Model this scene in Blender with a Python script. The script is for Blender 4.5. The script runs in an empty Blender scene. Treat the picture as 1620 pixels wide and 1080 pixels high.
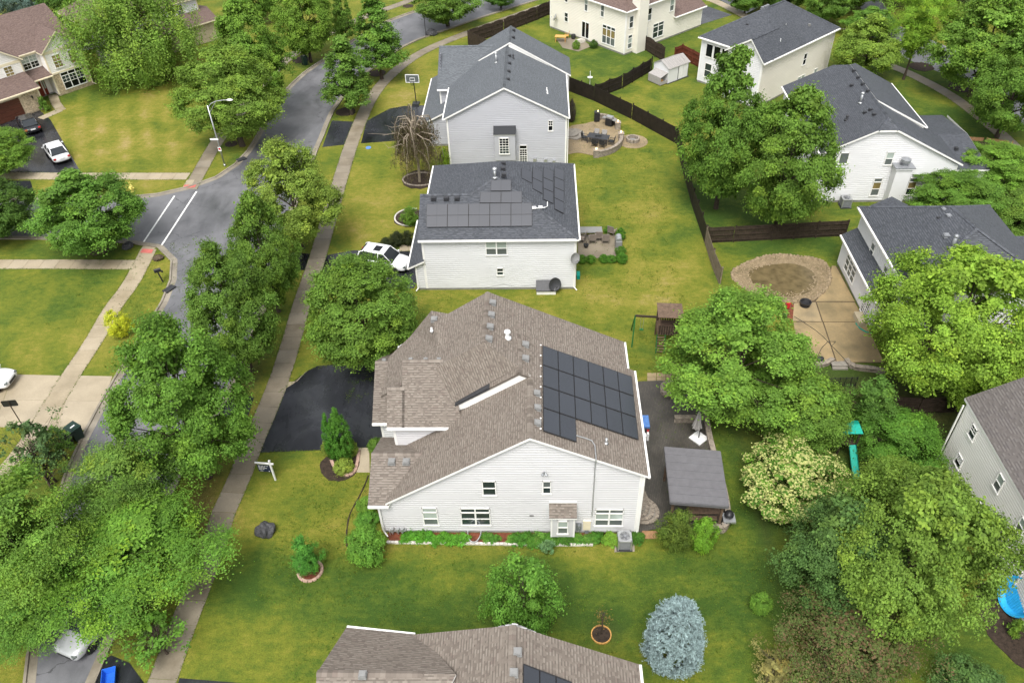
import bpy, bmesh, math, random
import numpy as np
from mathutils import Vector, Matrix
from mathutils.geometry import tessellate_polygon

SC = bpy.context.scene
COL = SC.collection
R = math.radians

# ------------------------------------------------------------ camera
CAM_H = 40.0
FPX = 1260.0                      # 28 mm lens on a 36 mm wide, 1620 px picture
PITCH, ROLL, YAW = R(40.8866), R(-1.9942), R(-2.6026)
_f = Vector((math.sin(YAW) * math.cos(PITCH), math.cos(YAW) * math.cos(PITCH), -math.sin(PITCH)))
_r = Vector((math.cos(YAW), -math.sin(YAW), 0))
_u = _r.cross(_f)
CR = math.cos(ROLL) * _r + math.sin(ROLL) * _u
CU = -math.sin(ROLL) * _r + math.cos(ROLL) * _u
CF = _f
CO = Vector((0, 0, CAM_H))
cd = bpy.data.cameras.new('camera')
cam = bpy.data.objects.new('camera', cd)
COL.objects.link(cam)
m = Matrix.Identity(4)
for i in range(3):
    m[i][0] = CR[i]; m[i][1] = CU[i]; m[i][2] = -CF[i]; m[i][3] = CO[i]
cam.matrix_world = m
cd.lens = 28.0; cd.sensor_width = 36.0; cd.sensor_fit = 'HORIZONTAL'
cd.clip_start = 0.5; cd.clip_end = 3000
SC.camera = cam

# ------------------------------------------------------------ sky, sun, exposure
SUN_EL, SUN_AZ = R(62), R(192)     # high soft sun, from the south behind the camera
W = bpy.data.worlds.new('World'); SC.world = W; W.use_nodes = True
nt = W.node_tree; nt.nodes.clear()
sky = nt.nodes.new('ShaderNodeTexSky'); sky.sky_type = 'NISHITA'; sky.sun_disc = False
sky.sun_elevation = SUN_EL; sky.sun_rotation = SUN_AZ
sky.air_density = 1.0; sky.dust_density = 4.0; sky.ozone_density = 1.0
hs = nt.nodes.new('ShaderNodeHueSaturation'); hs.inputs['Saturation'].default_value = 0.18
bg = nt.nodes.new('ShaderNodeBackground'); bg.inputs['Strength'].default_value = 0.15
wo = nt.nodes.new('ShaderNodeOutputWorld')
nt.links.new(sky.outputs[0], hs.inputs['Color']); nt.links.new(hs.outputs[0], bg.inputs['Color'])
nt.links.new(bg.outputs[0], wo.inputs['Surface'])
sl = bpy.data.lights.new('sun', 'SUN'); sl.energy = 1.5; sl.angle = R(26); sl.color = (1.0, 0.965, 0.91)
so = bpy.data.objects.new('sun', sl); COL.objects.link(so)
_sd = Vector((math.sin(SUN_AZ) * math.cos(SUN_EL), math.cos(SUN_AZ) * math.cos(SUN_EL), math.sin(SUN_EL)))
so.rotation_euler = _sd.to_track_quat('Z', 'Y').to_euler()
so.location = (0, 0, 60)
SC.view_settings.view_transform = 'Standard'; SC.view_settings.look = 'None'
SC.view_settings.gamma = 1.0; SC.view_settings.use_curve_mapping = False
SC.view_settings.exposure = 0.93

# ------------------------------------------------------------ survey helpers: where a sight line meets a real plane
def _ray(px, py):
    return (px - 810) / FPX * CR - (py - 540) / FPX * CU + CF
def G(px, py, z=0.0):
    d = _ray(px, py); t = (z - CO.z) / d.z
    p = CO + d * t
    return Vector((p.x, p.y, z))
def on_plane(px, py, p0, n):
    d = _ray(px, py); t = (Vector(p0) - CO).dot(n) / d.dot(n)
    return CO + d * t

# ------------------------------------------------------------ tags
def tag(o, label=None, cat=None, group=None, kind=None):
    if label: o['label'] = label
    if cat: o['category'] = cat
    if group: o['group'] = group
    if kind: o['kind'] = kind
    return o
def empty(name, loc, rz=0.0, label=None, cat=None, group=None, kind=None):
    o = bpy.data.objects.new(name, None); COL.objects.link(o)
    o.location = loc; o.rotation_euler = (0, 0, rz); o.empty_display_size = 0.3
    return tag(o, label, cat, group, kind)
def link_copy(o, parent=None, loc=None, rz=None, scale=None):
    c = o.copy(); COL.objects.link(c)
    if parent is not None: c.parent = parent
    if loc is not None: c.location = loc
    if rz is not None: c.rotation_euler = (0, 0, rz)
    if scale is not None: c.scale = scale
    return c
def dup(root, loc, rz=0.0, label=None, scale=None):
    c = link_copy(root, None, loc, rz, scale)
    if label: c['label'] = label
    for ch in root.children:
        k = link_copy(ch, c)
        for g in ch.children:
            link_copy(g, k)
    return c

# ------------------------------------------------------------ mesh builder
class MB:
    def __init__(s):
        s.v = []; s.f = []; s.m = []; s.uv = []; s.T = None; s.cur = 0
    def _p(s, p):
        p = Vector(p)
        return s.T @ p if s.T is not None else p
    def face(s, pts, mat=None, uv=None):
        n = len(s.v)
        for p in pts: s.v.append(tuple(s._p(p)))
        s.f.append(tuple(range(n, n + len(pts))))
        s.m.append(s.cur if mat is None else mat)
        s.uv.append(uv if uv else [(0, 0)] * len(pts))
    def box(s, lo, hi, mat=None, bottom=True):
        x0, y0, z0 = lo; x1, y1, z1 = hi
        c = [(x0, y0, z0), (x1, y0, z0), (x1, y1, z0), (x0, y1, z0), (x0, y0, z1), (x1, y0, z1), (x1, y1, z1), (x0, y1, z1)]
        fs = [(4, 5, 6, 7), (0, 1, 5, 4), (1, 2, 6, 5), (2, 3, 7, 6), (3, 0, 4, 7)]
        if bottom: fs.append((3, 2, 1, 0))
        n = len(s.v)
        for p in c: s.v.append(tuple(s._p(p)))
        for f in fs:
            s.f.append(tuple(n + i for i in f)); s.m.append(s.cur if mat is None else mat); s.uv.append([(0, 0)] * 4)
    def cbox(s, c, size, mat=None, rz=0.0, rx=0.0, ry=0.0):
        old = s.T
        t = Matrix.Translation(Vector(c)) @ Matrix.Rotation(rz, 4, 'Z') @ Matrix.Rotation(ry, 4, 'Y') @ Matrix.Rotation(rx, 4, 'X')
        s.T = (old @ t) if old is not None else t
        a, b, d = size[0] / 2, size[1] / 2, size[2] / 2
        s.box((-a, -b, -d), (a, b, d), mat)
        s.T = old
    def tube(s, p0, p1, r0, r1=None, n=8, mat=None, caps=True):
        r1 = r0 if r1 is None else r1
        p0 = Vector(p0); p1 = Vector(p1); d = (p1 - p0)
        if d.length < 1e-6: return
        q = d.to_track_quat('Z', 'Y'); k = len(s.v)
        for p, r in ((p0, r0), (p1, r1)):
            for i in range(n):
                a = 2 * math.pi * i / n
                s.v.append(tuple(s._p(p + q @ Vector((r * math.cos(a), r * math.sin(a), 0)))))
        for i in range(n):
            j = (i + 1) % n
            s.f.append((k + i, k + j, k + n + j, k + n + i)); s.m.append(s.cur if mat is None else mat); s.uv.append([(0, 0)] * 4)
        if caps:
            s.f.append(tuple(k + n + i for i in range(n))); s.m.append(s.cur if mat is None else mat); s.uv.append([(0, 0)] * n)
            s.f.append(tuple(k + i for i in reversed(range(n)))); s.m.append(s.cur if mat is None else mat); s.uv.append([(0, 0)] * n)
    def path(s, pts, r, n=6, mat=None):
        for a, b in zip(pts[:-1], pts[1:]): s.tube(a, b, r, r, n, mat, True)
    def lathe(s, c, prof, n=20, mat=None, sx=1.0, sy=1.0):
        k = len(s.v); c = Vector(c)
        for r, z in prof:
            for i in range(n):
                a = 2 * math.pi * i / n
                s.v.append(tuple(s._p(c + Vector((r * sx * math.cos(a), r * sy * math.sin(a), z)))))
        for q in range(len(prof) - 1):
            for i in range(n):
                j = (i + 1) % n
                s.f.append((k + q * n + i, k + q * n + j, k + (q + 1) * n + j, k + (q + 1) * n + i))
                s.m.append(s.cur if mat is None else mat); s.uv.append([(0, 0)] * 4)
        for q, rev in ((0, True), (len(prof) - 1, False)):
            if prof[q][0] > 1e-4:
                ids = [k + q * n + i for i in range(n)]
                s.f.append(tuple(reversed(ids)) if rev else tuple(ids)); s.m.append(s.cur if mat is None else mat); s.uv.append([(0, 0)] * n)
    def prism(s, poly, z0, z1, mat=None, matside=None):
        n = len(poly)
        area = sum(poly[i][0] * poly[(i + 1) % n][1] - poly[(i + 1) % n][0] * poly[i][1] for i in range(n))
        if area < 0: poly = list(reversed(poly))
        pv = [Vector((p[0], p[1], 0)) for p in poly]
        for t in tessellate_polygon([pv]):
            a, b, c = [pv[i] for i in t]
            if (b - a).cross(c - a).z < 0: b, c = c, b
            s.face([(a.x, a.y, z1), (b.x, b.y, z1), (c.x, c.y, z1)], mat)
        for i in range(n):
            j = (i + 1) % n
            s.face([(pv[i].x, pv[i].y, z0), (pv[j].x, pv[j].y, z0), (pv[j].x, pv[j].y, z1), (pv[i].x, pv[i].y, z1)], mat if matside is None else matside)
    def build(s, name, mats, parent=None, smooth=False, bevel=0.0, loc=None):
        me = bpy.data.meshes.new(name)
        me.from_pydata(s.v, [], s.f)
        if not isinstance(mats, (list, tuple)): mats = [mats]
        for mt in mats: me.materials.append(mt)
        if len(mats) > 1: me.polygons.foreach_set('material_index', s.m)
        uvl = me.uv_layers.new(name='UVMap')
        flat = [c for fu in s.uv for uv in fu for c in uv]
        uvl.data.foreach_set('uv', flat)
        if smooth: me.polygons.foreach_set('use_smooth', [True] * len(s.f))
        me.update()
        o = bpy.data.objects.new(name, me); COL.objects.link(o)
        if parent is not None: o.parent = parent
        if loc is not None: o.location = loc
        if bevel > 0:
            b = o.modifiers.new('bevel', 'BEVEL'); b.width = bevel; b.segments = 2; b.limit_method = 'ANGLE'
            w = o.modifiers.new('weld', 'WELD'); w.merge_threshold = 0.0005
            o.modifiers.move(1, 0)
        return o

# ------------------------------------------------------------ materials
MATS = {}
def newmat(name):
    mt = bpy.data.materials.new(name); mt.use_nodes = True
    n = mt.node_tree; n.nodes.clear()
    out = n.nodes.new('ShaderNodeOutputMaterial'); p = n.nodes.new('ShaderNodeBsdfPrincipled')
    n.links.new(p.outputs[0], out.inputs['Surface'])
    MATS[name] = mt
    return mt, n, p, out
def N(n, t, **k):
    x = n.nodes.new(t)
    for a, b in k.items(): setattr(x, a, b)
    return x
def ramp(n, fac, stops):
    r = n.nodes.new('ShaderNodeValToRGB'); e = r.color_ramp.elements
    while len(e) > 1: e.remove(e[0])
    e[0].position = stops[0][0]; e[0].color = stops[0][1] + (1,) if len(stops[0][1]) == 3 else stops[0][1]
    for p, c in stops[1:]:
        q = e.new(p); q.color = c + (1,) if len(c) == 3 else c
    n.links.new(fac, r.inputs[0])
    return r.outputs[0]
def noise(n, scale, detail=4, rough=0.55, vec=None, dist=0.0):
    x = N(n, 'ShaderNodeTexNoise'); x.inputs['Scale'].default_value = scale
    x.inputs['Detail'].default_value = detail; x.inputs['Roughness'].default_value = rough
    x.inputs['Distortion'].default_value = dist
    if vec is not None: n.links.new(vec, x.inputs['Vector'])
    return x.outputs['Fac']
def mixc(n, fac, a, b, mode='MIX'):
    x = N(n, 'ShaderNodeMix', data_type='RGBA', blend_type=mode)
    for sock, v in ((x.inputs[0], fac), (x.inputs[6], a), (x.inputs[7], b)):
        if isinstance(v, (int, float)): sock.default_value = v
        elif isinstance(v, tuple): sock.default_value = v + (1,) if len(v) == 3 else v
        else: n.links.new(v, sock)
    return x.outputs[2]
def mth(n, op, a, b=None, c=None):
    x = N(n, 'ShaderNodeMath', operation=op)
    for i, v in enumerate((a, b, c)):
        if v is None: continue
        if isinstance(v, (int, float)): x.inputs[i].default_value = v
        else: n.links.new(v, x.inputs[i])
    return x.outputs[0]
def bump(n, p, h, strength=0.3, dist=0.02):
    b = N(n, 'ShaderNodeBump'); b.inputs['Strength'].default_value = strength; b.inputs['Distance'].default_value = dist
    n.links.new(h, b.inputs['Height']); n.links.new(b.outputs[0], p.inputs['Normal'])
def pos(n): return N(n, 'ShaderNodeNewGeometry').outputs['Position']
def vmul(n, v, s):
    x = N(n, 'ShaderNodeVectorMath', operation='MULTIPLY'); n.links.new(v, x.inputs[0]); x.inputs[1].default_value = s
    return x.outputs[0]
def weathered(name, c, rough=0.6, var=0.12, scale=3.0, spec=0.3, metal=0.0, fine=40.0):
    mt, n, p, o = newmat(name)
    f = noise(n, scale, 5, 0.6, pos(n)); g = noise(n, fine, 2, 0.5, pos(n))
    f = mth(n, 'ADD', mth(n, 'MULTIPLY', f, 0.7), mth(n, 'MULTIPLY', g, 0.3))
    lo = tuple(max(0, x * (1 - var * 1.6)) for x in c); hi = tuple(min(1, x * (1 + var * 1.6)) for x in c)
    n.links.new(ramp(n, f, [(0.3, lo), (0.7, hi)]), p.inputs['Base Color'])
    p.inputs['Roughness'].default_value = rough; p.inputs['Specular IOR Level'].default_value = spec
    p.inputs['Metallic'].default_value = metal
    return mt

# siding: vinyl courses are real laps; colour has slight panel and dirt variation
def siding(name, c):
    mt, n, p, o = newmat(name)
    P = pos(n)
    f = noise(n, 0.35, 3, 0.6, vmul(n, P, (1, 1, 2.5))); g = noise(n, 6, 3, 0.6, vmul(n, P, (0.3, 0.3, 4)))
    f = mth(n, 'ADD', mth(n, 'MULTIPLY', f, 0.6), mth(n, 'MULTIPLY', g, 0.4))
    n.links.new(ramp(n, f, [(0.3, tuple(x * 0.93 for x in c)), (0.7, tuple(min(1, x * 1.04) for x in c))]), p.inputs['Base Color'])
    p.inputs['Roughness'].default_value = 0.5; p.inputs['Specular IOR Level'].default_value = 0.35
    return mt
siding('siding_main', (0.555, 0.55, 0.555)); siding('siding_middle', (0.60, 0.605, 0.61)); siding('siding_grey', (0.40, 0.405, 0.435))
siding('siding_cream', (0.73, 0.70, 0.61)); siding('siding_ivory', (0.70, 0.66, 0.585)); siding('siding_white', (0.74, 0.74, 0.75))
siding('siding_stonegrey', (0.53, 0.51, 0.48)); siding('siding_pale', (0.76, 0.735, 0.70)); siding('siding_bright', (0.66, 0.66, 0.665))

def shingle(name, cols, cw=0.17, ch=0.15, wet=0.0):
    # architectural shingles: staggered tabs in courses, UV in metres (u along the eave, v up the slope)
    mt, n, p, o = newmat(name)
    uv = N(n, 'ShaderNodeUVMap').outputs[0]
    sep = N(n, 'ShaderNodeSeparateXYZ'); n.links.new(uv, sep.inputs[0])
    U, V = sep.outputs[0], sep.outputs[1]
    row = mth(n, 'FLOOR', mth(n, 'DIVIDE', V, ch))
    wn = N(n, 'ShaderNodeTexWhiteNoise', noise_dimensions='1D'); n.links.new(row, wn.inputs['W'])
    us = mth(n, 'ADD', mth(n, 'DIVIDE', U, cw), mth(n, 'MULTIPLY', wn.outputs['Value'], 7.0))
    # uneven tab widths
    wob = N(n, 'ShaderNodeTexNoise', noise_dimensions='2D'); wob.inputs['Scale'].default_value = 1.0; wob.inputs['Detail'].default_value = 0
    cv = N(n, 'ShaderNodeCombineXYZ'); n.links.new(us, cv.inputs[0]); n.links.new(mth(n, 'MULTIPLY', row, 3.7), cv.inputs[1])
    n.links.new(cv.outputs[0], wob.inputs['Vector'])
    us2 = mth(n, 'ADD', us, mth(n, 'MULTIPLY', wob.outputs['Fac'], 1.1))
    col = mth(n, 'FLOOR', us2)
    cc = N(n, 'ShaderNodeCombineXYZ'); n.links.new(col, cc.inputs[0]); n.links.new(row, cc.inputs[1])
    w2 = N(n, 'ShaderNodeTexWhiteNoise', noise_dimensions='2D'); n.links.new(cc.outputs[0], w2.inputs['Vector'])
    base = ramp(n, w2.outputs['Value'], cols)
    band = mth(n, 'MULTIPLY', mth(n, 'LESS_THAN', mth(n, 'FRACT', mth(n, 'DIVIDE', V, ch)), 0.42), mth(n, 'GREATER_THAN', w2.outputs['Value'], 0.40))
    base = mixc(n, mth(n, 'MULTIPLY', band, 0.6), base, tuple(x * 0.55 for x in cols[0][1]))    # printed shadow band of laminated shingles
    big = noise(n, 0.5, 4, 0.6, pos(n))
    base = mixc(n, mth(n, 'MULTIPLY', mth(n, 'SUBTRACT', big, 0.35), 0.55), base, tuple(x * 0.66 for x in cols[0][1]))
    gr = noise(n, 60, 2, 0.7, pos(n))
    base = mixc(n, 0.35, base, ramp(n, gr, [(0.25, (0.35, 0.35, 0.35)), (0.75, (0.75, 0.75, 0.75))]), 'OVERLAY')
    n.links.new(base, p.inputs['Base Color'])
    fv = mth(n, 'FRACT', mth(n, 'DIVIDE', V, ch))
    h = mth(n, 'ADD', mth(n, 'SUBTRACT', 1.0, fv), mth(n, 'MULTIPLY', mth(n, 'GREATER_THAN', w2.outputs['Value'], 0.45), 0.8))
    bump(n, p, h, 0.75, 0.016)
    p.inputs['Roughness'].default_value = 0.78 - wet; p.inputs['Specular IOR Level'].default_value = 0.3
    return mt
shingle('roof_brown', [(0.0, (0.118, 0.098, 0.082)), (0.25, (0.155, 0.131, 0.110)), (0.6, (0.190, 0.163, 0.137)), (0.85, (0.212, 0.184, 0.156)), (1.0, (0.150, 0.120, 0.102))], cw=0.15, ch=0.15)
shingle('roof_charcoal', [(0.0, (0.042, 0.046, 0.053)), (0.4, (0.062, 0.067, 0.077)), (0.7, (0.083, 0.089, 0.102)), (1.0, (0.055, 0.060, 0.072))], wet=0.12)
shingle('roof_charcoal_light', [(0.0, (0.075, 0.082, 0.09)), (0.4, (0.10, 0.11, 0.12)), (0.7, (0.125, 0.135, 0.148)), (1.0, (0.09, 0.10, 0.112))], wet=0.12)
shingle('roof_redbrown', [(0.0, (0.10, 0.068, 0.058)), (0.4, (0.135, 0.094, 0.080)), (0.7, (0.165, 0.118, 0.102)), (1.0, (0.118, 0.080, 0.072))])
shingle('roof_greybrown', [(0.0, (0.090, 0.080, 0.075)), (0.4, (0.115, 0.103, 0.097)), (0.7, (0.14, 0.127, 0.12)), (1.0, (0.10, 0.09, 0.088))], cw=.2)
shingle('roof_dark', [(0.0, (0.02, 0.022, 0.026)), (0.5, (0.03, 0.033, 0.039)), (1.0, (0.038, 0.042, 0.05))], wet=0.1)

weathered('trim_white', (0.76, 0.75, 0.72), 0.45, 0.05, 2)
weathered('trim_cream', (0.70, 0.62, 0.46), 0.5, 0.06, 2)
weathered('vent_grey', (0.20, 0.20, 0.195), 0.5, 0.1, 5, 0.4)
weathered('vent_dark', (0.035, 0.036, 0.04), 0.5, 0.2, 5, 0.4)
weathered('metal_galv', (0.48, 0.49, 0.50), 0.35, 0.12, 8, 0.5, 0.7)
weathered('metal_grey', (0.25, 0.26, 0.275), 0.4, 0.12, 6, 0.5, 0.3)
weathered('black_metal', (0.018, 0.018, 0.02), 0.42, 0.3, 10, 0.4)
weathered('plastic_black', (0.025, 0.027, 0.028), 0.5, 0.25, 12, 0.4)
weathered('plastic_green', (0.01, 0.03, 0.022), 0.45, 0.25, 12, 0.4)
weathered('plastic_blue', (0.02, 0.12, 0.55), 0.4, 0.12, 8)
weathered('pool_blue', (0.03, 0.36, 0.68), 0.35, 0.1, 4)
weathered('teal_plastic', (0.0, 0.27, 0.20), 0.45, 0.15, 6)
weathered('blue_cover', (0.10, 0.22, 0.52), 0.4, 0.18, 5)
weathered('plastic_white', (0.72, 0.72, 0.71), 0.4, 0.06, 6)
weathered('red_paint', (0.42, 0.02, 0.025), 0.5, 0.2, 8)
weathered('door_red', (0.17, 0.022, 0.012), 0.4, 0.2, 6)
weathered('garage_brown', (0.085, 0.030, 0.018), 0.5, 0.2, 5)
weathered('garage_tan', (0.42, 0.36, 0.25), 0.55, 0.08, 3)
weathered('foundation', (0.27, 0.26, 0.245), 0.8, 0.15, 3)
weathered('stone_face', (0.46, 0.37, 0.25), 0.8, 0.35, 5, fine=9)
weathered('wood_dark', (0.040, 0.028, 0.020), 0.7, 0.35, 3, fine=30)
weathered('wood_black', (0.019, 0.014, 0.011), 0.65, 0.35, 2, fine=25)
weathered('wood_weathered', (0.17, 0.135, 0.10), 0.8, 0.3, 3, fine=25)
weathered('wood_red', (0.13, 0.038, 0.022), 0.6, 0.25, 3, fine=25)
weathered('wood_brown', (0.12, 0.080, 0.055), 0.65, 0.3, 4, fine=25)
weathered('wood_yellow', (0.55, 0.30, 0.09), 0.5, 0.15, 4)
weathered('wicker', (0.22, 0.185, 0.155), 0.7, 0.2, 20)
weathered('bark', (0.06, 0.045, 0.033), 0.85, 0.4, 10)
weathered('bark_pale', (0.24, 0.20, 0.15), 0.8, 0.3, 10)
weathered('mulch_dark', (0.035, 0.024, 0.017), 0.9, 0.5, 6, fine=22)
weathered('mulch_red', (0.135, 0.042, 0.022), 0.9, 0.45, 6, fine=20)
weathered('soil', (0.075, 0.055, 0.035), 0.9, 0.4, 4, fine=20)
weathered('block_grey', (0.24, 0.205, 0.165), 0.8, 0.3, 5, fine=14)
weathered('block_pink', (0.40, 0.27, 0.21), 0.8, 0.3, 5, fine=14)
weathered('block_pale', (0.52, 0.49, 0.44), 0.75, 0.2, 5, fine=14)
weathered('rock_dark', (0.055, 0.055, 0.058), 0.85, 0.5, 6, fine=18)
weathered('rock_tan', (0.235, 0.180, 0.112), 0.85, 0.3, 4, fine=14)
weathered('paint_white', (0.72, 0.72, 0.70), 0.6, 0.16, 3, fine=12)
weathered('tactile_red', (0.46, 0.13, 0.11), 0.75, 0.15, 3)
weathered('navy', (0.012, 0.02, 0.05), 0.4, 0.2, 5)
weathered('flower_cream', (0.70, 0.62, 0.40), 0.7, 0.15, 3)
weathered('canopy_grey', (0.115, 0.112, 0.118), 0.45, 0.1, 3, 0.4)
weathered('fabric_grey', (0.30, 0.285, 0.27), 0.85, 0.15, 10)
weathered('tyre', (0.016, 0.016, 0.017), 0.75, 0.2, 10)
weathered('rim', (0.42, 0.43, 0.44), 0.3, 0.1, 10, 0.5, 0.8)
weathered('green_paint', (0.008, 0.11, 0.03), 0.45, 0.15, 6)
weathered('yellow_paint', (0.68, 0.58, 0.16), 0.5, 0.1, 6)
weathered('stone_step', (0.23, 0.21, 0.18), 0.7, 0.2, 4)
weathered('playtan', (0.30, 0.17, 0.085), 0.7, 0.25, 5)
weathered('stain_brown', (0.15, 0.10, 0.045), 0.6, 0.3, 2)

def glassy(name, c, rough=0.08, spec=0.5, var=0.25, scale=1.3):
    mt, n, p, o = newmat(name)
    oi = N(n, 'ShaderNodeObjectInfo')
    f = noise(n, scale, 3, 0.5, pos(n))
    f2 = mth(n, 'ADD', mth(n, 'MULTIPLY', f, 0.6), mth(n, 'MULTIPLY', oi.outputs['Random'], 0.4))
    n.links.new(ramp(n, f2, [(0.25, tuple(x * (1 - var) for x in c)), (0.75, tuple(x * (1 + var) for x in c))]), p.inputs['Base Color'])
    p.inputs['Roughness'].default_value = rough; p.inputs['Specular IOR Level'].default_value = spec
    return mt
glassy('glass_dark', (0.028, 0.04, 0.042), 0.06, 0.6, 0.5)
glassy('glass_blind', (0.33, 0.38, 0.345), 0.12, 0.5, 0.12)
glassy('glass_screen', (0.105, 0.12, 0.115), 0.25, 0.4, 0.2)
glassy('glass_amber', (0.22, 0.17, 0.07), 0.1, 0.5, 0.3)
glassy('glass_black', (0.006, 0.007, 0.009), 0.1, 0.35, 0.4)
glassy('car_glass', (0.02, 0.024, 0.028), 0.08, 0.45, 0.3)
glassy('solar_cell', (0.026, 0.030, 0.038), 0.26, 0.8, 0.10, 0.6)
glassy('solar_cell_grey', (0.034, 0.037, 0.046), 0.34, 0.6, 0.08, 0.6)
glassy('water', (0.105, 0.080, 0.040), 0.22, 0.4, 0.7, 1.6)
def paint(name, c, rough=0.25):
    mt, n, p, o = newmat(name)
    p.inputs['Base Color'].default_value = c + (1,); p.inputs['Roughness'].default_value = rough
    p.inputs['Coat Weight'].default_value = 0.7; p.inputs['Coat Roughness'].default_value = 0.06
    f = noise(n, 3, 4, 0.6, pos(n)); n.links.new(ramp(n, f, [(0.3, tuple(x * 0.9 for x in c)), (0.7, c)]), p.inputs['Base Color'])
    return mt
paint('car_white', (0.72, 0.73, 0.74)); paint('car_black', (0.012, 0.013, 0.015)); paint('car_silver', (0.36, 0.37, 0.38))
mt, n, p, o = newmat('lamp_red'); p.inputs['Base Color'].default_value = (0.35, 0.02, 0.02, 1); p.inputs['Roughness'].default_value = 0.2
mt, n, p, o = newmat('lamp_lit'); p.inputs['Base Color'].default_value = (0.9, 0.7, 0.45, 1); p.inputs['Emission Color'].default_value = (1, 0.62, 0.28, 1); p.inputs['Emission Strength'].default_value = 2.5

mt, n, p, o = newmat('bank_soil'); P = pos(n)
f = mth(n, 'ADD', mth(n, 'MULTIPLY', noise(n, .7, 6, .7, P), .6), mth(n, 'MULTIPLY', noise(n, 7, 4, .8, P), .4))
n.links.new(ramp(n, f, [(.32, (.10, .085, .035)), (.45, (.14, .105, .055)), (.56, (.22, .165, .095)), (.7, (.27, .21, .13))]), p.inputs['Base Color']); p.inputs['Roughness'].default_value = .85; bump(n, p, f, .8, .05)

# concrete slabs: tan-grey, damp blotches, per-slab shade
def concrete(name, c, damp):
    mt, n, p, o = newmat(name)
    P = pos(n); oi = N(n, 'ShaderNodeObjectInfo')
    f = noise(n, 0.45, 5, 0.62, P); g = noise(n, 9, 4, 0.7, P)
    a = ramp(n, f, [(0.35, damp), (0.62, c)])
    a = mixc(n, 0.5, a, ramp(n, g, [(0.3, (0.40, 0.40, 0.40)), (0.75, (0.60, 0.60, 0.60))]), 'OVERLAY')
    b = N(n, 'ShaderNodeBrightContrast'); n.links.new(a, b.inputs[0])
    n.links.new(mth(n, 'MULTIPLY', mth(n, 'SUBTRACT', oi.outputs['Random'], 0.5), 0.035), b.inputs[1])
    n.links.new(b.outputs[0], p.inputs['Base Color'])
    n.links.new(ramp(n, f, [(0.35, (0.42,) * 3), (0.6, (0.75,) * 3)]), p.inputs['Roughness'])
    bump(n, p, g, 0.25, 0.01)
    return mt
concrete('concrete_tan', (0.34, 0.285, 0.20), (0.26, 0.215, 0.145))
concrete('concrete_grey', (0.225, 0.192, 0.142), (0.150, 0.125, 0.090))
concrete('concrete_kerb', (0.26, 0.23, 0.18), (0.16, 0.138, 0.105))
concrete('concrete_patio', (0.33, 0.245, 0.13), (0.19, 0.15, 0.085))

# wet street asphalt
def asphalt(name, dry, wet, r0, r1, scale=0.12, tex=1.0, wetspec=0.75):
    mt, n, p, o = newmat(name)
    P = pos(n)
    f = noise(n, scale, 6, 0.6, P, 0.6); s = noise(n, 0.9, 4, 0.65, vmul(n, P, (1.0, 0.35, 1)), 0.5); g = noise(n, 26, 3, 0.7, P)
    k = mth(n, 'ADD', mth(n, 'MULTIPLY', f, 0.72), mth(n, 'MULTIPLY', s, 0.28))
    a = ramp(n, k, [(0.36, wet), (0.60, dry)])
    a = mixc(n, 0.5 * tex, a, ramp(n, g, [(0.3, (0.36,) * 3), (0.75, (0.64,) * 3)]), 'OVERLAY')
    n.links.new(a, p.inputs['Base Color'])
    n.links.new(ramp(n, k, [(0.34, (r0,) * 3), (0.62, (r1,) * 3)]), p.inputs['Roughness'])
    n.links.new(ramp(n, noise(n, scale * 1.6, 5, 0.6, P, 0.8), [(0.42, (0.25,) * 3), (0.6, (wetspec,) * 3)]), p.inputs['Specular IOR Level'])
    vo = N(n, 'ShaderNodeTexVoronoi', feature='DISTANCE_TO_EDGE'); vo.inputs['Scale'].default_value = 0.22
    dn = N(n, 'ShaderNodeTexNoise'); dn.inputs['Scale'].default_value = 1.3; dn.inputs['Detail'].default_value = 5; n.links.new(P, dn.inputs['Vector'])
    va = N(n, 'ShaderNodeVectorMath', operation='ADD'); n.links.new(P, va.inputs[0]); n.links.new(vmul(n, dn.outputs['Color'], (1.4, 1.4, 0)), va.inputs[1]); n.links.new(va.outputs[0], vo.inputs['Vector'])
    cr = mth(n, 'MULTIPLY', mth(n, 'LESS_THAN', vo.outputs['Distance'], 0.006), mth(n, 'GREATER_THAN', noise(n, 0.16, 2, 0.5, P), 0.50))
    n.links.new(mixc(n, mth(n, 'MULTIPLY', cr, 0.55 * tex), a, (0.012, 0.012, 0.013)), p.inputs['Base Color'])
    bump(n, p, g, 0.2, 0.006)
    return mt
asphalt('street_asphalt', (0.160, 0.160, 0.170), (0.065, 0.066, 0.071), 0.28, 0.62)
asphalt('sealed_asphalt', (0.030, 0.032, 0.038), (0.008, 0.0085, 0.010), 0.10, 0.34, 0.16, 0.35, 1.0)

# lawn: vertex colour holds the grass tone from dark green to straw, noise breaks it up
mt, n, p, o = newmat('lawn')
P = pos(n)
vc = N(n, 'ShaderNodeVertexColor', layer_name='turf')
sp = N(n, 'ShaderNodeSeparateColor'); n.links.new(vc.outputs[0], sp.inputs[0])
n1 = noise(n, 0.22, 6, 0.62, P, 0.3); n2 = noise(n, 1.6, 6, 0.7, vmul(n, P, (1.0, 1.6, 1))); n3 = noise(n, 14, 4, 0.75, P)
dry = mth(n, 'ADD', mth(n, 'ADD', sp.outputs[0], mth(n, 'MULTIPLY', mth(n, 'SUBTRACT', n1, 0.5), 1.5)), mth(n, 'MULTIPLY', mth(n, 'SUBTRACT', n2, 0.5), 0.9))
c = ramp(n, dry, [(0.0, (0.040, 0.078, 0.012)), (0.25, (0.076, 0.112, 0.015)), (0.5, (0.132, 0.148, 0.019)), (0.75, (0.198, 0.182, 0.034)), (1.0, (0.275, 0.215, 0.085))])
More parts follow.
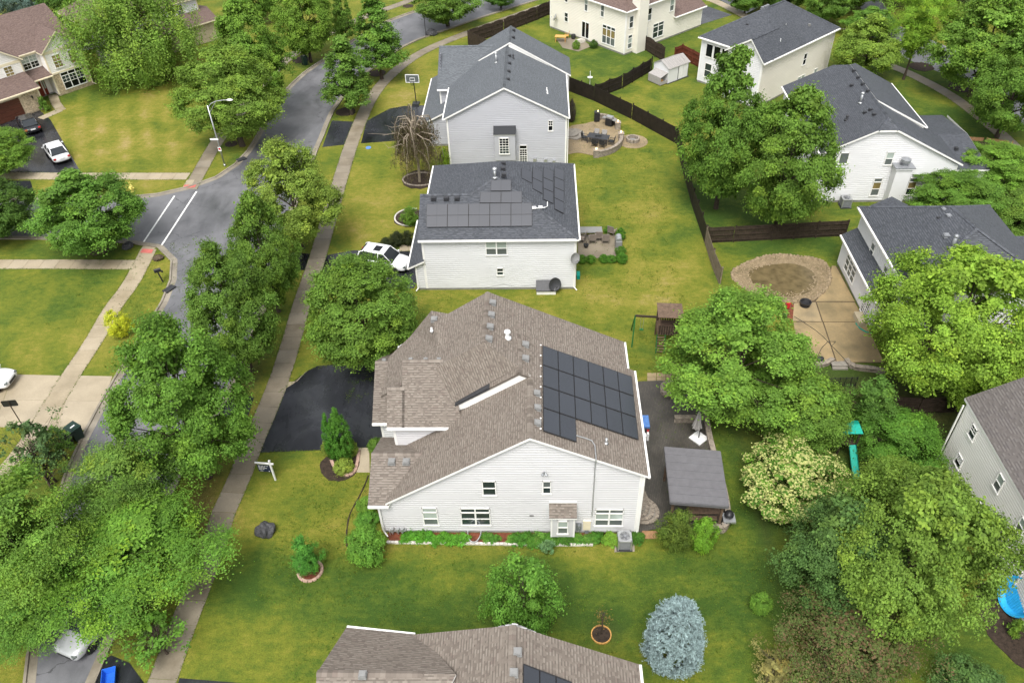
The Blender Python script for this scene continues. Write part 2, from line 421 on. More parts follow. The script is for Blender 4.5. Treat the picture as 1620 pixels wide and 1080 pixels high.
c = mixc(n, sp.outputs[1], c, (0.06, 0.042, 0.025))
n4 = noise(n, 4.5, 5, 0.8, P)
c = mixc(n, 0.9, c, ramp(n, n3, [(0.25, (0.25,) * 3), (0.78, (0.75,) * 3)]), 'OVERLAY')
c = mixc(n, 0.5, c, ramp(n, n4, [(0.3, (0.28, .33, .28)), (0.72, (0.72, .67, .6))]), 'OVERLAY')
n.links.new(c, p.inputs['Base Color']); p.inputs['Roughness'].default_value = 0.85; p.inputs['Specular IOR Level'].default_value = 0.15
bump(n, p, mth(n, 'ADD', n3, mth(n, 'MULTIPLY', n2, 0.6)), 0.7, 0.06)

# foliage: tint per leaf (vertex colour), species colour from the object
def foliage(name, trans=0.30):
    mt, n, p, out = newmat(name)
    oi = N(n, 'ShaderNodeObjectInfo'); vc = N(n, 'ShaderNodeVertexColor', layer_name='leaf')
    c = mixc(n, 1.0, oi.outputs['Color'], vc.outputs[0], 'MULTIPLY')
    n.links.new(c, p.inputs['Base Color']); p.inputs['Roughness'].default_value = 0.6; p.inputs['Specular IOR Level'].default_value = 0.14
    tr = N(n, 'ShaderNodeBsdfTranslucent'); n.links.new(mixc(n, 1.0, c, (1.25, 1.3, 0.55), 'MULTIPLY'), tr.inputs['Color'])
    mx = N(n, 'ShaderNodeMixShader'); mx.inputs[0].default_value = trans
    n.links.new(p.outputs[0], mx.inputs[1]); n.links.new(tr.outputs[0], mx.inputs[2]); n.links.new(mx.outputs[0], out.inputs['Surface'])
    return mt
foliage('leaves', 0.32); foliage('needles', 0.08)

# brick-laid pavers (too small to pick apart): joints in the relief
def pavers(name, c1, c2, cm, s=8.0, rough=0.5, rot=0.0):
    mt, n, p, o = newmat(name)
    b = N(n, 'ShaderNodeTexBrick'); P = pos(n)
    mp = N(n, 'ShaderNodeMapping'); mp.inputs['Rotation'].default_value = (0, 0, rot); n.links.new(P, mp.inputs[0]); n.links.new(mp.outputs[0], b.inputs['Vector'])
    b.inputs['Color1'].default_value = c1 + (1,); b.inputs['Color2'].default_value = c2 + (1,); b.inputs['Mortar'].default_value = cm + (1,)
    b.inputs['Scale'].default_value = 1.0; b.inputs['Brick Width'].default_value = 0.22; b.inputs['Row Height'].default_value = 0.11
    b.inputs['Mortar Size'].default_value = 0.009; b.inputs['Bias'].default_value = 0.1
    f = noise(n, 0.7, 5, 0.6, P)
    c = mixc(n, 0.75, b.outputs['Color'], ramp(n, f, [(0.3, (0.33,) * 3), (0.7, (0.66,) * 3)]), 'OVERLAY')
    n.links.new(c, p.inputs['Base Color']); n.links.new(ramp(n, f, [(0.35, (rough - .15,) * 3), (0.65, (rough + .15,) * 3)]), p.inputs['Roughness'])
    bump(n, p, mth(n, 'SUBTRACT', 1.0, b.outputs['Fac']), 0.6, 0.01)
    return mt
pavers('paver_dark', (0.085, 0.075, 0.062), (0.062, 0.056, 0.048), (0.03, 0.028, 0.024), rough=0.48, rot=R(90))
pavers('paver_sand', (0.31, 0.235, 0.135), (0.25, 0.19, 0.11), (0.15, 0.12, 0.08), rough=0.6, rot=R(35))
M = MATS
# ============================================================ GROUND
def catmull(pts, step=0.8, closed=False):
    P = [Vector((p[0], p[1], 0)) for p in pts]; n = len(P); out = []
    rng = n if closed else n - 1
    for i in range(rng):
        if closed: a, b, c, d = P[(i - 1) % n], P[i], P[(i + 1) % n], P[(i + 2) % n]
        else: a, b, c, d = P[max(i - 1, 0)], P[i], P[i + 1], P[min(i + 2, n - 1)]
        k = max(1, int((c - b).length / step))
        for j in range(k):
            t = j / k
            out.append(0.5 * ((2 * b) + (c - a) * t + (2 * a - 5 * b + 4 * c - d) * t * t + (3 * b - a - 3 * c + d) * t ** 3))
    if not closed: out.append(P[-1])
    return out
def gp(lst): return [G(*p) for p in lst]
def resample(pts, step):
    out = [pts[0].copy()]; acc = 0.0
    for a, b in zip(pts[:-1], pts[1:]):
        L = (b - a).length; t = step - acc
        while t <= L and L > 0:
            out.append(a + (b - a) * (t / L)); t += step
        acc = (acc + L) % step if L > 0 else acc
    return out
def cum_resample(pts, step):
    d = [0.0]
    for a, b in zip(pts[:-1], pts[1:]): d.append(d[-1] + (b - a).length)
    n = max(1, int(round(d[-1] / step))); out = []
    for i in range(n + 1):
        t = d[-1] * i / n
        k = max(0, min(len(pts) - 2, int(np.searchsorted(d, t) - 1)))
        L = d[k + 1] - d[k]
        out.append(pts[k].lerp(pts[k + 1], (t - d[k]) / L if L > 1e-9 else 0))
    return out
def normals(pts):
    out = []
    for i in range(len(pts)):
        a = pts[max(i - 1, 0)]; b = pts[min(i + 1, len(pts) - 1)]
        t = (b - a); t.z = 0; t.normalize(); out.append(Vector((-t.y, t.x, 0)))
    return out

def build_ground():
    xs = np.concatenate([[-1500, -700, -350, -200, -150, -120], np.arange(-100, 85, 0.6), [100, 130, 180, 300, 700, 1500]])
    ys = np.concatenate([[-300, -100, -30], np.arange(0, 175, 0.6), [190, 220, 300, 450, 800, 1500, 2500]])
    X, Y = np.meshgrid(xs, ys); nx, ny = len(xs), len(ys)
    dry = np.full(X.shape, 0.44); soil = np.zeros(X.shape)
    blobs = [(200, 205, 11, 13, .20), (110, 230, 7, 6, .12), (60, 470, 9, 5, -.16), (60, 560, 9, 4, .10), (235, 440, 3, 7, .12), (650, 45, 10, 6, .05),
             (650, 160, 5, 14, .20), (600, 330, 5, 5, .24), (600, 270, 4, 3, .08), (1000, 300, 6, 8, .10), (1050, 450, 4, 9, .20), (1040, 340, 3, 3, .12),
             (960, 330, 3, 2, .12), (880, 480, 10, 2.5, .16), (700, 920, 17, 2.2, -.22), (480, 930, 6, 3, -.20), (980, 925, 6, 2.6, -.24), (1190, 960, 4, 6, -.30),
             (700, 985, 13, 2, -.12), (450, 790, 6, 5, .06), (440, 1010, 6, 3, .14), (720, 885, 8, 1.6, .10), (960, 895, 7, 1.6, .20), (1100, 870, 4, 2, .06),
             (1190, 760, 2.5, 9, -.36), (1170, 320, 8, 9, -.40), (1230, 395, 6, 2, -.18), (1350, 400, 5, 3, -.12), (980, 95, 12, 12, -.20), (1055, 45, 10, 12, -.18),
             (1030, 165, 8, 10, .06), (1000, 200, 6, 9, .0), (1480, 165, 10, 10, -.06), (1470, 155, 4, 5, .10), (1400, 110, 12, 5, -.3), (1560, 180, 8, 12, -.3),
             (1340, 600, 7, 3, -.34), (1430, 670, 6, 4, -.4), (1350, 700, 5, 5, -.36), (1530, 1010, 5, 3, -.26), (400, 200, 5, 12, -.06), (500, 120, 4, 8, -.1),
             (640, 90, 5, 10, .05), (800, 45, 10, 6, -.06), (330, 860, 1.4, 4, .26), (330, 800, 1.2, 4, .22), (240, 290, 6, 1.5, .12), (100, 395, 12, 1.5, -.22),
             (540, 450, 3, 4, .06), (470, 590, 2, 3, .06), (630, 240, 4, 4, -.02), (800, 1000, 4, 3, -.2), (640, 1040, 8, 3, -.12), (1500, 260, 8, 8, -.34),
             (120, 150, 6, 5, -.14), (900, 70, 6, 8, -.05), (1085, 520, 4, 4, -.05), (200, 130, 9, 3, -.16)]
    for px, py, rx, ry, a in blobs:  # negative amounts make the grass darker and greener, most strongly under trees
        c = G(px, py); dry += a * np.exp(-(((X - c.x) / rx) ** 2 + ((Y - c.y) / ry) ** 2))
    # mowing stripes of slightly different blade lie and growth
    cJ = G(200, 205); w = np.exp(-(((X - cJ.x) / 14) ** 2 + ((Y - cJ.y) / 15) ** 2))
    dry += w * 0.13 * np.sin((X * 0.93 + Y * 0.36) * 2.6 + .4 * np.sin(Y * .3))
    w = ((X > -13) & (X < 14) & (Y > 17) & (Y < 28)).astype(float)
    dry += w * 0.10 * np.sin(Y * 2.1 + 0.6 * np.sin(X * 0.5))
    w = ((X > 3) & (X < 13) & (Y > 40) & (Y < 85)).astype(float); dry += w * 0.05 * np.sin(Y * 2.6)
    for px, py, rx, ry, a in [(330, 790, 1.0, 3.0, .35), (390, 600, 1.3, 3.5, .5), (350, 700, .9, 3, .4), (1200, 800, .5, 5, .25), (175, 1005, 1, 2, .2), (1330, 640, 8, 3, .4), (1430, 655, 6, 3, .45),
                              (960, 1000, .8, .8, .25), (700, 866, 9, .5, .12), (1275, 850, 1, 8, .5), (1240, 640, 3, 5, .3), (300, 840, .8, 4, .3)]:
        c = G(px, py); soil += a * np.exp(-(((X - c.x) / rx) ** 2 + ((Y - c.y) / ry) ** 2))
    v = np.zeros((nx * ny, 3), dtype=np.float32); v[:, 0] = X.ravel(); v[:, 1] = Y.ravel()
    idx = np.arange(nx * ny).reshape(ny, nx)
    q = np.stack([idx[:-1, :-1], idx[:-1, 1:], idx[1:, 1:], idx[1:, :-1]], axis=-1).reshape(-1, 4)
    me = bpy.data.meshes.new('lawn'); me.vertices.add(len(v)); me.vertices.foreach_set('co', v.ravel())
    me.loops.add(q.size); me.loops.foreach_set('vertex_index', q.ravel().astype(np.int32))
    me.polygons.add(len(q)); me.polygons.foreach_set('loop_start', np.arange(0, q.size, 4, dtype=np.int32)); me.polygons.foreach_set('loop_total', np.full(len(q), 4, dtype=np.int32))
    me.update()
    ca = me.color_attributes.new('turf', 'FLOAT_COLOR', 'POINT')
    col = np.ones((nx * ny, 4), dtype=np.float32); col[:, 0] = np.clip(dry, 0, 1).ravel(); col[:, 1] = np.clip(soil, 0, 1).ravel(); col[:, 2] = 0
    ca.data.foreach_set('color', col.ravel())
    me.materials.append(M['lawn'])
    o = bpy.data.objects.new('lawn', me); COL.objects.link(o); tag(o, kind='structure')
build_ground()

def sheet(name, poly, z, mat, kind='structure', parent=None, z0=None, label=None):
    b = MB()
    b.prism([(p[0], p[1]) for p in poly], z - 0.003 if z0 is None else z0, z, 0)
    o = b.build(name, mat, parent)
    if kind: tag(o, label, kind=kind)
    return o

# street outline (kerb faces): west kerb with the side street, and east kerb
W_S = gp([(30, 1300), (42, 1080), (60, 960), (78, 850), (100, 768), (127, 703), (152, 655), (180, 605), (212, 552), (245, 500), (262, 470), (272, 442), (275, 420), (268, 402), (252, 391), (232, 387), (205, 384)])
W_S2 = gp([(205, 384), (120, 379), (0, 377), (-400, 372)])
W_N2 = gp([(-420, 318), (0, 314), (150, 313), (200, 313)])
W_N = gp([(200, 313), (232, 311), (270, 304), (302, 296), (332, 286), (356, 273), (378, 256), (396, 235), (412, 207), (425, 182), (445, 152), (480, 117), (520, 90), (560, 64), (600, 40), (640, 24), (700, 4), (770, -18), (860, -40)])
E_K = gp([(118, 1300), (140, 1078), (168, 1030), (205, 940), (240, 850), (268, 780), (318, 700), (370, 610), (400, 540), (425, 470), (443, 405), (462, 340), (483, 285), (502, 235), (513, 210), (524, 182), (540, 158), (566, 128), (600, 101), (632, 78), (665, 62), (705, 48), (745, 34), (800, 16), (880, -8), (1000, -40)])
cWS, cWN, cEK = catmull(W_S), catmull(W_N), catmull(E_K)
cWS2, cWN2 = catmull(W_S2, 3), catmull(W_N2, 3)
street_poly = cWS + cWS2[1:] + cWN2 + cWN[1:] + list(reversed(cEK))
sheet('street', street_poly, 0.004, M['street_asphalt'])

def kerb(line, side, name='kerb'):
    root = empty(name, line[0], kind='structure')
    pts = cum_resample(line, 3.0); nn = normals(pts)
    for i in range(len(pts) - 1):
        a, b = pts[i], pts[i + 1]; na, nb = nn[i] * side, nn[i + 1] * side
        g = 0.012; d = (b - a).normalized(); a2, b2 = a + d * g, b - d * g
        prof = [(-0.42, 0.0), (-0.42, 0.012), (0.0, 0.022), (0.03, 0.115), (0.17, 0.125), (0.17, 0.0)]
        mb = MB(); o0 = root.location
        A = [a2 + na * u + Vector((0, 0, w)) - o0 for u, w in prof]; B = [b2 + nb * u + Vector((0, 0, w)) - o0 for u, w in prof]
        for k in range(5): mb.face([A[k], B[k], B[k + 1], A[k + 1]] if side > 0 else [B[k], A[k], A[k + 1], B[k + 1]])
        mb.face(A if side > 0 else A[::-1]); mb.face(B[::-1] if side > 0 else B)
        mb.build('kerb_segment', M['concrete_kerb'], root)
    return root
kerb(cWS, 1); kerb(cWS2, 1); kerb(cWN2, 1); kerb(cWN, 1); kerb(cEK, -1)

EDGES = []
def slab_walk(line, width, name='sidewalk', mat='concrete_grey', step=None, z=0.022, wfun=None):
    step = step or width
    pts = cum_resample(line, step); nn = normals(pts)
    root = empty(name, pts[0], kind='structure'); o0 = root.location
    rnd = random.Random(len(pts))
    for i in range(len(pts) - 1):
        a, b = pts[i], pts[i + 1]; d = (b - a).normalized() * 0.012
        wa = wb = width / 2
        if wfun: wa, wb = wfun(i / (len(pts) - 1)), wfun((i + 1) / (len(pts) - 1))
        q = [a + d - nn[i] * wa, b - d - nn[i + 1] * wb, b - d + nn[i + 1] * wb, a + d + nn[i] * wa]
        q = [p - o0 for p in q]; dz = rnd.uniform(-0.004, 0.004)
        mb = MB(); e = 0.03
        mb.prism([(p.x, p.y) for p in q], 0.0, z + dz)
        mb.build('slab', M[mat], root)
        EDGES.append((q[0] + o0, q[1] + o0)); EDGES.append((q[3] + o0, q[2] + o0))
    return root
# east sidewalk, west sidewalk (north and south of the side street), side street walks
E_W = [(236, 1120), (256, 1080), (286, 997), (326, 895), (354, 810), (375, 765), (398, 705), (422, 650), (440, 605), (458, 550), (478, 480), (500, 415), (522, 340), (541, 275), (557, 225), (571, 190), (585, 160), (607, 130), (640, 101), (668, 83), (705, 66), (760, 45), (830, 20), (900, -4), (1000, -36)]
slab_walk(catmull(gp(E_W)), 1.52)
slab_walk(catmull(gp([(300, 300), (317, 270), (345, 222), (378, 180), (414, 135), (455, 93), (500, 65), (548, 40), (590, 22), (630, 8), (700, -18)])), 1.5)
slab_walk(catmull(gp([(235, 395), (225, 415), (205, 452), (179, 486), (148, 540), (112, 594), (78, 650), (50, 695), (20, 735), (-15, 775), (-60, 840)])), 1.5, mat='concrete_tan')
slab_walk(catmull(gp([(214, 419), (100, 418), (0, 418), (-250, 417)])), 1.4, mat='concrete_tan')
slab_walk(catmull(gp([(298, 279), (200, 279), (100, 279), (0, 278), (-200, 277)])), 1.4, mat='concrete_tan')
slab_walk(catmull(gp([(1340, 45), (1400, 98), (1440, 117), (1502, 150), (1560, 193), (1602, 230), (1640, 275), (1700, 350)])), 1.5)
slab_walk(catmull(gp([(1090, -10), (1130, 2), (1175, 24), (1210, 45)])), 1.5, mat='concrete_tan')
# kerb ramps with tactile pads
for pts in ([(287, 300), (301, 297), (308, 285), (296, 285)], [(221, 397), (240, 400), (246, 392), (227, 389)]):
    sheet('kerb_ramp', gp(pts), 0.030, M['concrete_tan'], z0=0.0)
for pts in ([(289, 298), (308, 297), (311, 293), (292, 293)], [(222, 400), (240, 401), (243, 395), (226, 394)]):
    b = MB(); g = gp(pts); b.prism([(q.x, q.y) for q in g], 0.03, 0.045)
    c = sum(g, Vector()) / 4
    for i in range(5):
        for j in range(3):
            q = g[0].lerp(g[1], (i + .5) / 5).lerp(g[3].lerp(g[2], (i + .5) / 5), (j + .5) / 3); b.cbox((q.x, q.y, 0.048), (0.05, 0.05, 0.008))
    o = b.build('tactile_pad', M['tactile_red']); tag(o, kind='structure')
# crosswalk lines
def stripe(a, b, w, name='crosswalk_line'):
    A, B = G(*a), G(*b); d = (B - A).normalized(); q = Vector((-d.y, d.x, 0)) * (w / 2)
    sheet(name, [A - q, B - q, B + q, A + q], 0.009, M['paint_white'], z0=0.005)
stripe((227, 383), (276, 310), 0.16); stripe((255, 389), (311, 303), 0.16)

# driveways
sheet('driveway', gp([(383, 625), (402, 628), (391, 663), (372, 663), (340, 660), (352, 628)]), 0.014, M['sealed_asphalt'], z0=0)
DRV_EDGE = gp([(405, 716), (520, 711), (583, 708)]) ; DRV_EDGE2 = gp([(440, 622), (489, 585), (527, 577), (560, 577)])
drv = gp([(405, 716), (408, 700), (428, 640), (440, 622), (489, 585), (502, 579), (527, 577), (600, 578), (640, 600), (640, 640), (611, 700), (583, 708), (520, 711)])
sheet('driveway', drv, 0.014, M['sealed_asphalt'], z0=0)
sheet('driveway_patch', gp([(441, 621), (439, 612), (443, 605), (470, 603), (487, 585), (464, 607)]), 0.016, M['concrete_tan'], z0=0)
sheet('driveway', gp([(445, 425), (487, 428), (500, 402), (462, 400)]), 0.014, M['sealed_asphalt'], z0=0)
sheet('driveway', gp([(500, 448), (516, 404), (560, 396), (660, 398), (662, 440), (655, 456), (560, 455)]), 0.014, M['sealed_asphalt'], z0=0)
sheet('driveway', gp([(525, 191), (562, 193), (547, 229), (510, 233)]), 0.014, M['sealed_asphalt'], z0=0)
sheet('driveway', gp([(580, 192), (590, 186), (617, 172), (640, 168), (705, 166), (706, 216), (640, 222), (571, 227)]), 0.014, M['sealed_asphalt'], z0=0)
sheet('driveway', gp([(-60, 205), (0, 190), (60, 172), (80, 190), (100, 225), (128, 273), (-60, 274)]), 0.014, M['sealed_asphalt'], z0=0)
sheet('driveway', gp([(-30, 286), (48, 286), (56, 312), (-40, 313)]), 0.014, M['sealed_asphalt'], z0=0)
sheet('driveway', gp([(1092, 22), (1112, 8), (1158, 24), (1100, 42)]), 0.014, M['sealed_asphalt'], z0=0)
sheet('driveway', gp([(1122, -8), (1165, -14), (1200, 12), (1180, 22)]), 0.014, M['sealed_asphalt'], z0=0)
sheet('driveway', gp([(148, 1080), (166, 1042), (176, 1036), (205, 1048), (232, 1085), (215, 1140), (130, 1140)]), 0.014, M['sealed_asphalt'], z0=0)
sheet('driveway', gp([(284, 1072), (420, 1083), (470, 1085), (480, 1150), (262, 1150)]), 0.014, M['sealed_asphalt'], z0=0)
sheet('street', gp([(1300, -30), (1345, -30), (1380, 60), (1440, 96), (1500, 120), (1580, 165), (1660, 230), (1700, 200), (1600, 120), (1500, 75), (1420, 40), (1375, -30)]), 0.004, M['street_asphalt'])
# concrete driveway of the house out of frame to the left, in big panels
dr = empty('driveway', G(80, 630), kind='structure')
colsA = [[(-90, 588), (-92, 632), (-95, 677)], [(20, 592), (6, 632), (-10, 675)], [(96, 594), (80, 633), (62, 678)], [(125, 594), (104, 634), (90, 680)], [(178, 595), (165, 634), (138, 680)]]
for i in range(4):
    for j in range(2):
        q = [G(*colsA[i][j]), G(*colsA[i + 1][j]), G(*colsA[i + 1][j + 1]), G(*colsA[i][j + 1])]
        c = sum(q, Vector()) / 4; q = [c + (p - c) * 0.994 - dr.location for p in q]
        b = MB(); b.prism([(p.x, p.y) for p in q], 0, 0.016); b.build('slab', M['concrete_tan'], dr)
# front walks
sheet('front_walk', gp([(563, 708), (584, 708), (585, 747), (561, 747)]), 0.02, M['concrete_tan'], z0=0)
slab_walk(catmull(gp([(84, 150), (88, 163), (97, 175)]), 1), 1.1, 'front_walk', 'concrete_tan'); slab_walk(catmull(gp([(96, 174), (82, 180), (64, 188)]), 1), 1.1, 'front_walk', 'concrete_tan')
slab_walk(catmull(gp([(632, 393), (660, 391)]), 1), 1.0, 'front_walk', 'concrete_tan')
# ============================================================ HOUSES
def clip_band(poly, z0, z1):
    def cl(P, keep, zc):
        out = []
        for i in range(len(P)):
            a, b = P[i], P[(i + 1) % len(P)]
            ka, kb = keep(a[1]), keep(b[1])
            if ka: out.append(a)
            if ka != kb:
                t = (zc - a[1]) / (b[1] - a[1]); out.append((a[0] + (b[0] - a[0]) * t, zc))
        return out
    p = cl(poly, lambda z: z >= z0 - 1e-9, z0)
    return cl(p, lambda z: z <= z1 + 1e-9, z1) if p else p
class Wall: pass
class House:
    def __init__(s, label, origin, rot=0.0, name='house', cat='house', shingles='roof_brown', side='siding_main', trim='trim_white'):
        s.rot = R(rot); s.world = (rot == 0)
        s.root = empty(name, (origin[0], origin[1], 0), s.rot, label, cat)
        s.o = Vector((origin[0], origin[1], 0)); s.off = s.o if s.world else Vector((0, 0, 0))
        s.shingles, s.side, s.trim = shingles, side, trim
        s.roof = MB(); s.caps = MB(); s.rnd = random.Random(int(abs(origin[0] * 10 + origin[1])))
        s.w2l = Matrix.Rotation(-s.rot, 4, 'Z') @ Matrix.Translation(-s.o)
    def A(s, x, y, z=0.0):                       # author coordinates -> local
        return Vector((x, y, z)) - s.off
    def wall(s, p0, p1, poly, mat=None, name='wall', course=0.2, lap=True, corner=True):
        w = Wall(); a = s.A(*p0); b = s.A(*p1); u = (b - a).normalized(); nn = Vector((u.y, -u.x, 0))
        w.T = Matrix(((u.x, nn.x, 0, a.x), (u.y, nn.y, 0, a.y), (0, 0, 1, 0), (0, 0, 0, 1)))
        w.L = (b - a).length
        if poly is None: poly = [(0, 0), (w.L, 0), (w.L, 5.3), (0, 5.3)]
        if isinstance(poly, (int, float)): poly = [(0, 0), (w.L, 0), (w.L, poly), (0, poly)]
        mb = MB(); mb.T = w.T
        zt = max(p[1] for p in poly); zb = min(p[1] for p in poly)
        if lap:
            z = zb
            if zb < 0.05:
                q = clip_band(poly, 0, 0.22); z = 0.22
                mb.face([(x, -0.02, zz) for x, zz in q], 1)
            while z < zt - 1e-3:
                q = clip_band(poly, z, min(z + course, zt))
                if len(q) >= 3:
                    zk = z + course * .66          # dutch lap: flat face, then a groove under the next course
                    for k_, (za, zb_) in enumerate(((z, min(zk, zt)), (zk, min(z + course, zt)))):
                        if zb_ <= za: continue
                        qq = clip_band(poly, za, zb_)
                        if len(qq) >= 3: mb.face([(x, 0.045 if k_ == 0 else 0.045 * (1 - (zz - zk) / (course * .34)), zz) for x, zz in qq], 0)
                    lo = [p for p in q if abs(p[1] - z) < 1e-6]
                    if len(lo) >= 2:
                        x0, x1 = min(p[0] for p in lo), max(p[0] for p in lo)
                        mb.face([(x0, 0, z), (x1, 0, z), (x1, 0.045, z), (x0, 0.045, z)][::-1], 0)
                z += course
        else:
            mb.face([(x, 0.0, zz) for x, zz in poly], 0)
        mb.face([(x, -0.12, zz) for x, zz in reversed(poly)], 0)
        mb.build(name, [M[mat or s.side], M['foundation']], s.root)
        if corner:
            for x in (0.0, w.L):
                cb = MB(); cb.T = w.T
                zz = [p[1] for p in poly if abs(p[0] - x) < 0.02]
                if len(zz) >= 2:
                    sg = 0.11 if x == 0 else -0.11
                    cb.box((min(x, x + sg), 0.0, max(0.2, min(zz))), (max(x, x + sg), 0.055, max(zz) - 0.02))
                if cb.f: cb.build('corner_trim', M[s.trim], s.root)
        w.n = s.root.matrix_world.to_3x3() if False else (Matrix.Rotation(s.rot, 3, 'Z') @ nn)
        w.p0 = Matrix.Rotation(s.rot, 3, 'Z') @ (Vector((a.x, a.y, 0))) + s.o
        w.ud = Matrix.Rotation(s.rot, 3, 'Z') @ u
        return w
    def uz(s, w, px, py):
        p = on_plane(px, py, w.p0, w.n); return (p - w.p0).dot(w.ud), p.z
    def pwin(s, w, pts, **k):
        """window from its sill-left, sill-right and head corners as surveyed on the wall"""
        (x0, y0), (x1, y1) = pts[0], pts[1]
        a = s.uz(w, x0, y0); b = s.uz(w, x1, y1)
        return s.window(w, min(a[0], b[0]), min(a[1], b[1]), abs(b[0] - a[0]), abs(b[1] - a[1]), **k)
    def window(s, w, u, z, W_, H_, n=1, transom=False, grid=None, top='glass_blind', bot='glass_screen', frame=None, slider=False, gridbot=True, label=None, proud=0.0, single=False):
        fr = MB(); fr.T = w.T; b = 0.058; d1 = 0.10 + proud
        def bar(x0, z0, x1, z1, d=d1): fr.box((x0, 0.0, z0), (x1, d, z1))
        bar(u - .03, z - .04, u + W_ + .03, z + b, d1 + 0.02); bar(u - .02, z + H_ - b, u + W_ + .02, z + H_)
        bar(u, z, u + b, z + H_); bar(u + W_ - b, z, u + W_, z + H_)
        zt = z + H_ - b
        panes = []
        if transom:
            th = min(0.34, H_ * 0.2); bar(u, zt - th - 0.07, u + W_, zt - th)
            tw = (W_ - 2 * b) / n
            for i in range(n):
                panes.append((u + b + i * tw + .01, zt - th, u + b + (i + 1) * tw - .01, zt, transom))
                if i: bar(u + b + i * tw - .04, zt - th, u + b + i * tw + .04, zt)
            zt -= th + 0.07
        uw = (W_ - 2 * b) / n; zm = (z + b + zt) / 2
        for i in range(n):
            x0 = u + b + i * uw; x1 = x0 + uw
            if i: bar(x0 - 0.05, z, x0 + 0.05, zt)
            if slider or single: panes.append((x0, z + b, x1, zt, bot))
            else:
                bar(x0, zm - 0.024, x1, zm + 0.024, d1 - 0.01)
                panes.append((x0, zm, x1, zt, top)); panes.append((x0, z + b, x1, zm, bot))
            if grid:
                for (a0, b0, a1, b1) in ([(x0, zm, x1, zt)] + ([(x0, z + b, x1, zm)] if gridbot else [])):
                    for k in range(1, grid[0]): q = a0 + (a1 - a0) * k / grid[0]; fr.box((q - .016, 0.02, b0), (q + .014, d1 - 0.018, b1))
                    for k in range(1, grid[1]): q = b0 + (b1 - b0) * k / grid[1]; fr.box((a0, 0.02, q - .014), (a1, d1 - 0.021, q + .014))
        o = fr.build('window', M[frame or s.trim], s.root)
        if label: o['label'] = label
        for (x0, z0, x1, z1, mt) in panes:
            if x1 - x0 < .03 or z1 - z0 < .03: continue
            mb = MB(); mb.T = w.T; mb.box((x0, 0.040, z0), (x1, 0.052, z1))
            mb.build('pane', M[mt if isinstance(mt, str) else 'glass_dark'], o)
        return o
    def slab(s, pts, thick=0.17, mb=None, side=1, ed=None):
        P = [s.A(*p) for p in pts]; mb = mb or s.roof
        e = (P[1] - P[0]).normalized(); nrm = Vector((0, 0, 0))
        for i in range(len(P)): nrm += P[i].cross(P[(i + 1) % len(P)])
        nrm.normalize()
        if nrm.z < 0: P = P[::-1]; nrm = -nrm; e = -e
        up = nrm.cross(e); 
        if up.z < 0: up = -up; e = -e
        if ed: e = Vector(ed); e = (e - nrm * e.dot(nrm)).normalized(); up = nrm.cross(e)
        o0 = P[0]; ru, rv = s.rnd.uniform(0, 40), s.rnd.randint(0, 40) * 0.14
        uv = [((p - pts0).dot(e) + ru, (p - pts0).dot(up) + rv) for p in P for pts0 in (s.A(*pts[0]),)]
        Q = [p - Vector((0, 0, thick)) for p in P]
        for t in tessellate_polygon([[Vector((p.x, p.y, 0)) for p in P]]):
            i, j, k = t
            if (P[j] - P[i]).cross(P[k] - P[i]).z < 0: j, k = k, j
            mb.face([P[i], P[j], P[k]], 0, [uv[i], uv[j], uv[k]]); mb.face([Q[i], Q[k], Q[j]], 1)
        for i in range(len(P)):
            j = (i + 1) % len(P); mb.face([Q[i], Q[j], P[j], P[i]], side, [(0, 0)] * 4)
    def cap(s, a, b, w=0.16, da=None):
        """ridge cap: overlapping bent shingles along a ridge"""
        a = s.A(*a); b = s.A(*b); d = (b - a); L = d.length; d.normalize()
        side = Vector((d.y, -d.x, 0)); side.normalize(); n = max(1, int(L / 0.22))
        for i in range(n):
            p = a + d * (L * i / n); q = a + d * (L * (i + 1.25) / n)
            if i == n - 1: q = b
            u0 = (s.rnd.uniform(0, 90), s.rnd.randint(0, 90) * .15 + .1); lift0, lift1 = 0.052, 0.022
            for sg in (1, -1):
                e0 = p + side * (w * sg) + Vector((0, 0, lift0 - w * 0.5)); e1 = q + side * (w * sg) + Vector((0, 0, lift1 - w * 0.5))
                t0 = p + Vector((0, 0, lift0)); t1 = q + Vector((0, 0, lift1))
                f = [t0, t1, e1, e0] if sg < 0 else [t0, e0, e1, t1]
                s.caps.face(f, 0, [u0] * 4)
    def gable(s, x0, x1, y0, y1, ze0, ze1, rx, rz, along='y', cap=True, oh=0.0, cuts=(None, None)):
        """roof with its ridge along y (or x): eave heights at both sides"""
        if along == 'y':
            s.slab([(x0, y0, ze0), (x0, y1, ze0), (rx, y1, rz), (rx, y0, rz)]); s.slab([(x1, y0, ze1), (x1, y1, ze1), (rx, y1, rz), (rx, y0, rz)])
            if cap: s.cap((rx, y0, rz), (rx, y1, rz))
        else:
            s.slab([(x0, y0, ze0), (x1, y0, ze0), (x1, rx, rz), (x0, rx, rz)]); s.slab([(x0, y1, ze1), (x1, y1, ze1), (x1, rx, rz), (x0, rx, rz)])
            if cap: s.cap((x0, rx, rz), (x1, rx, rz))
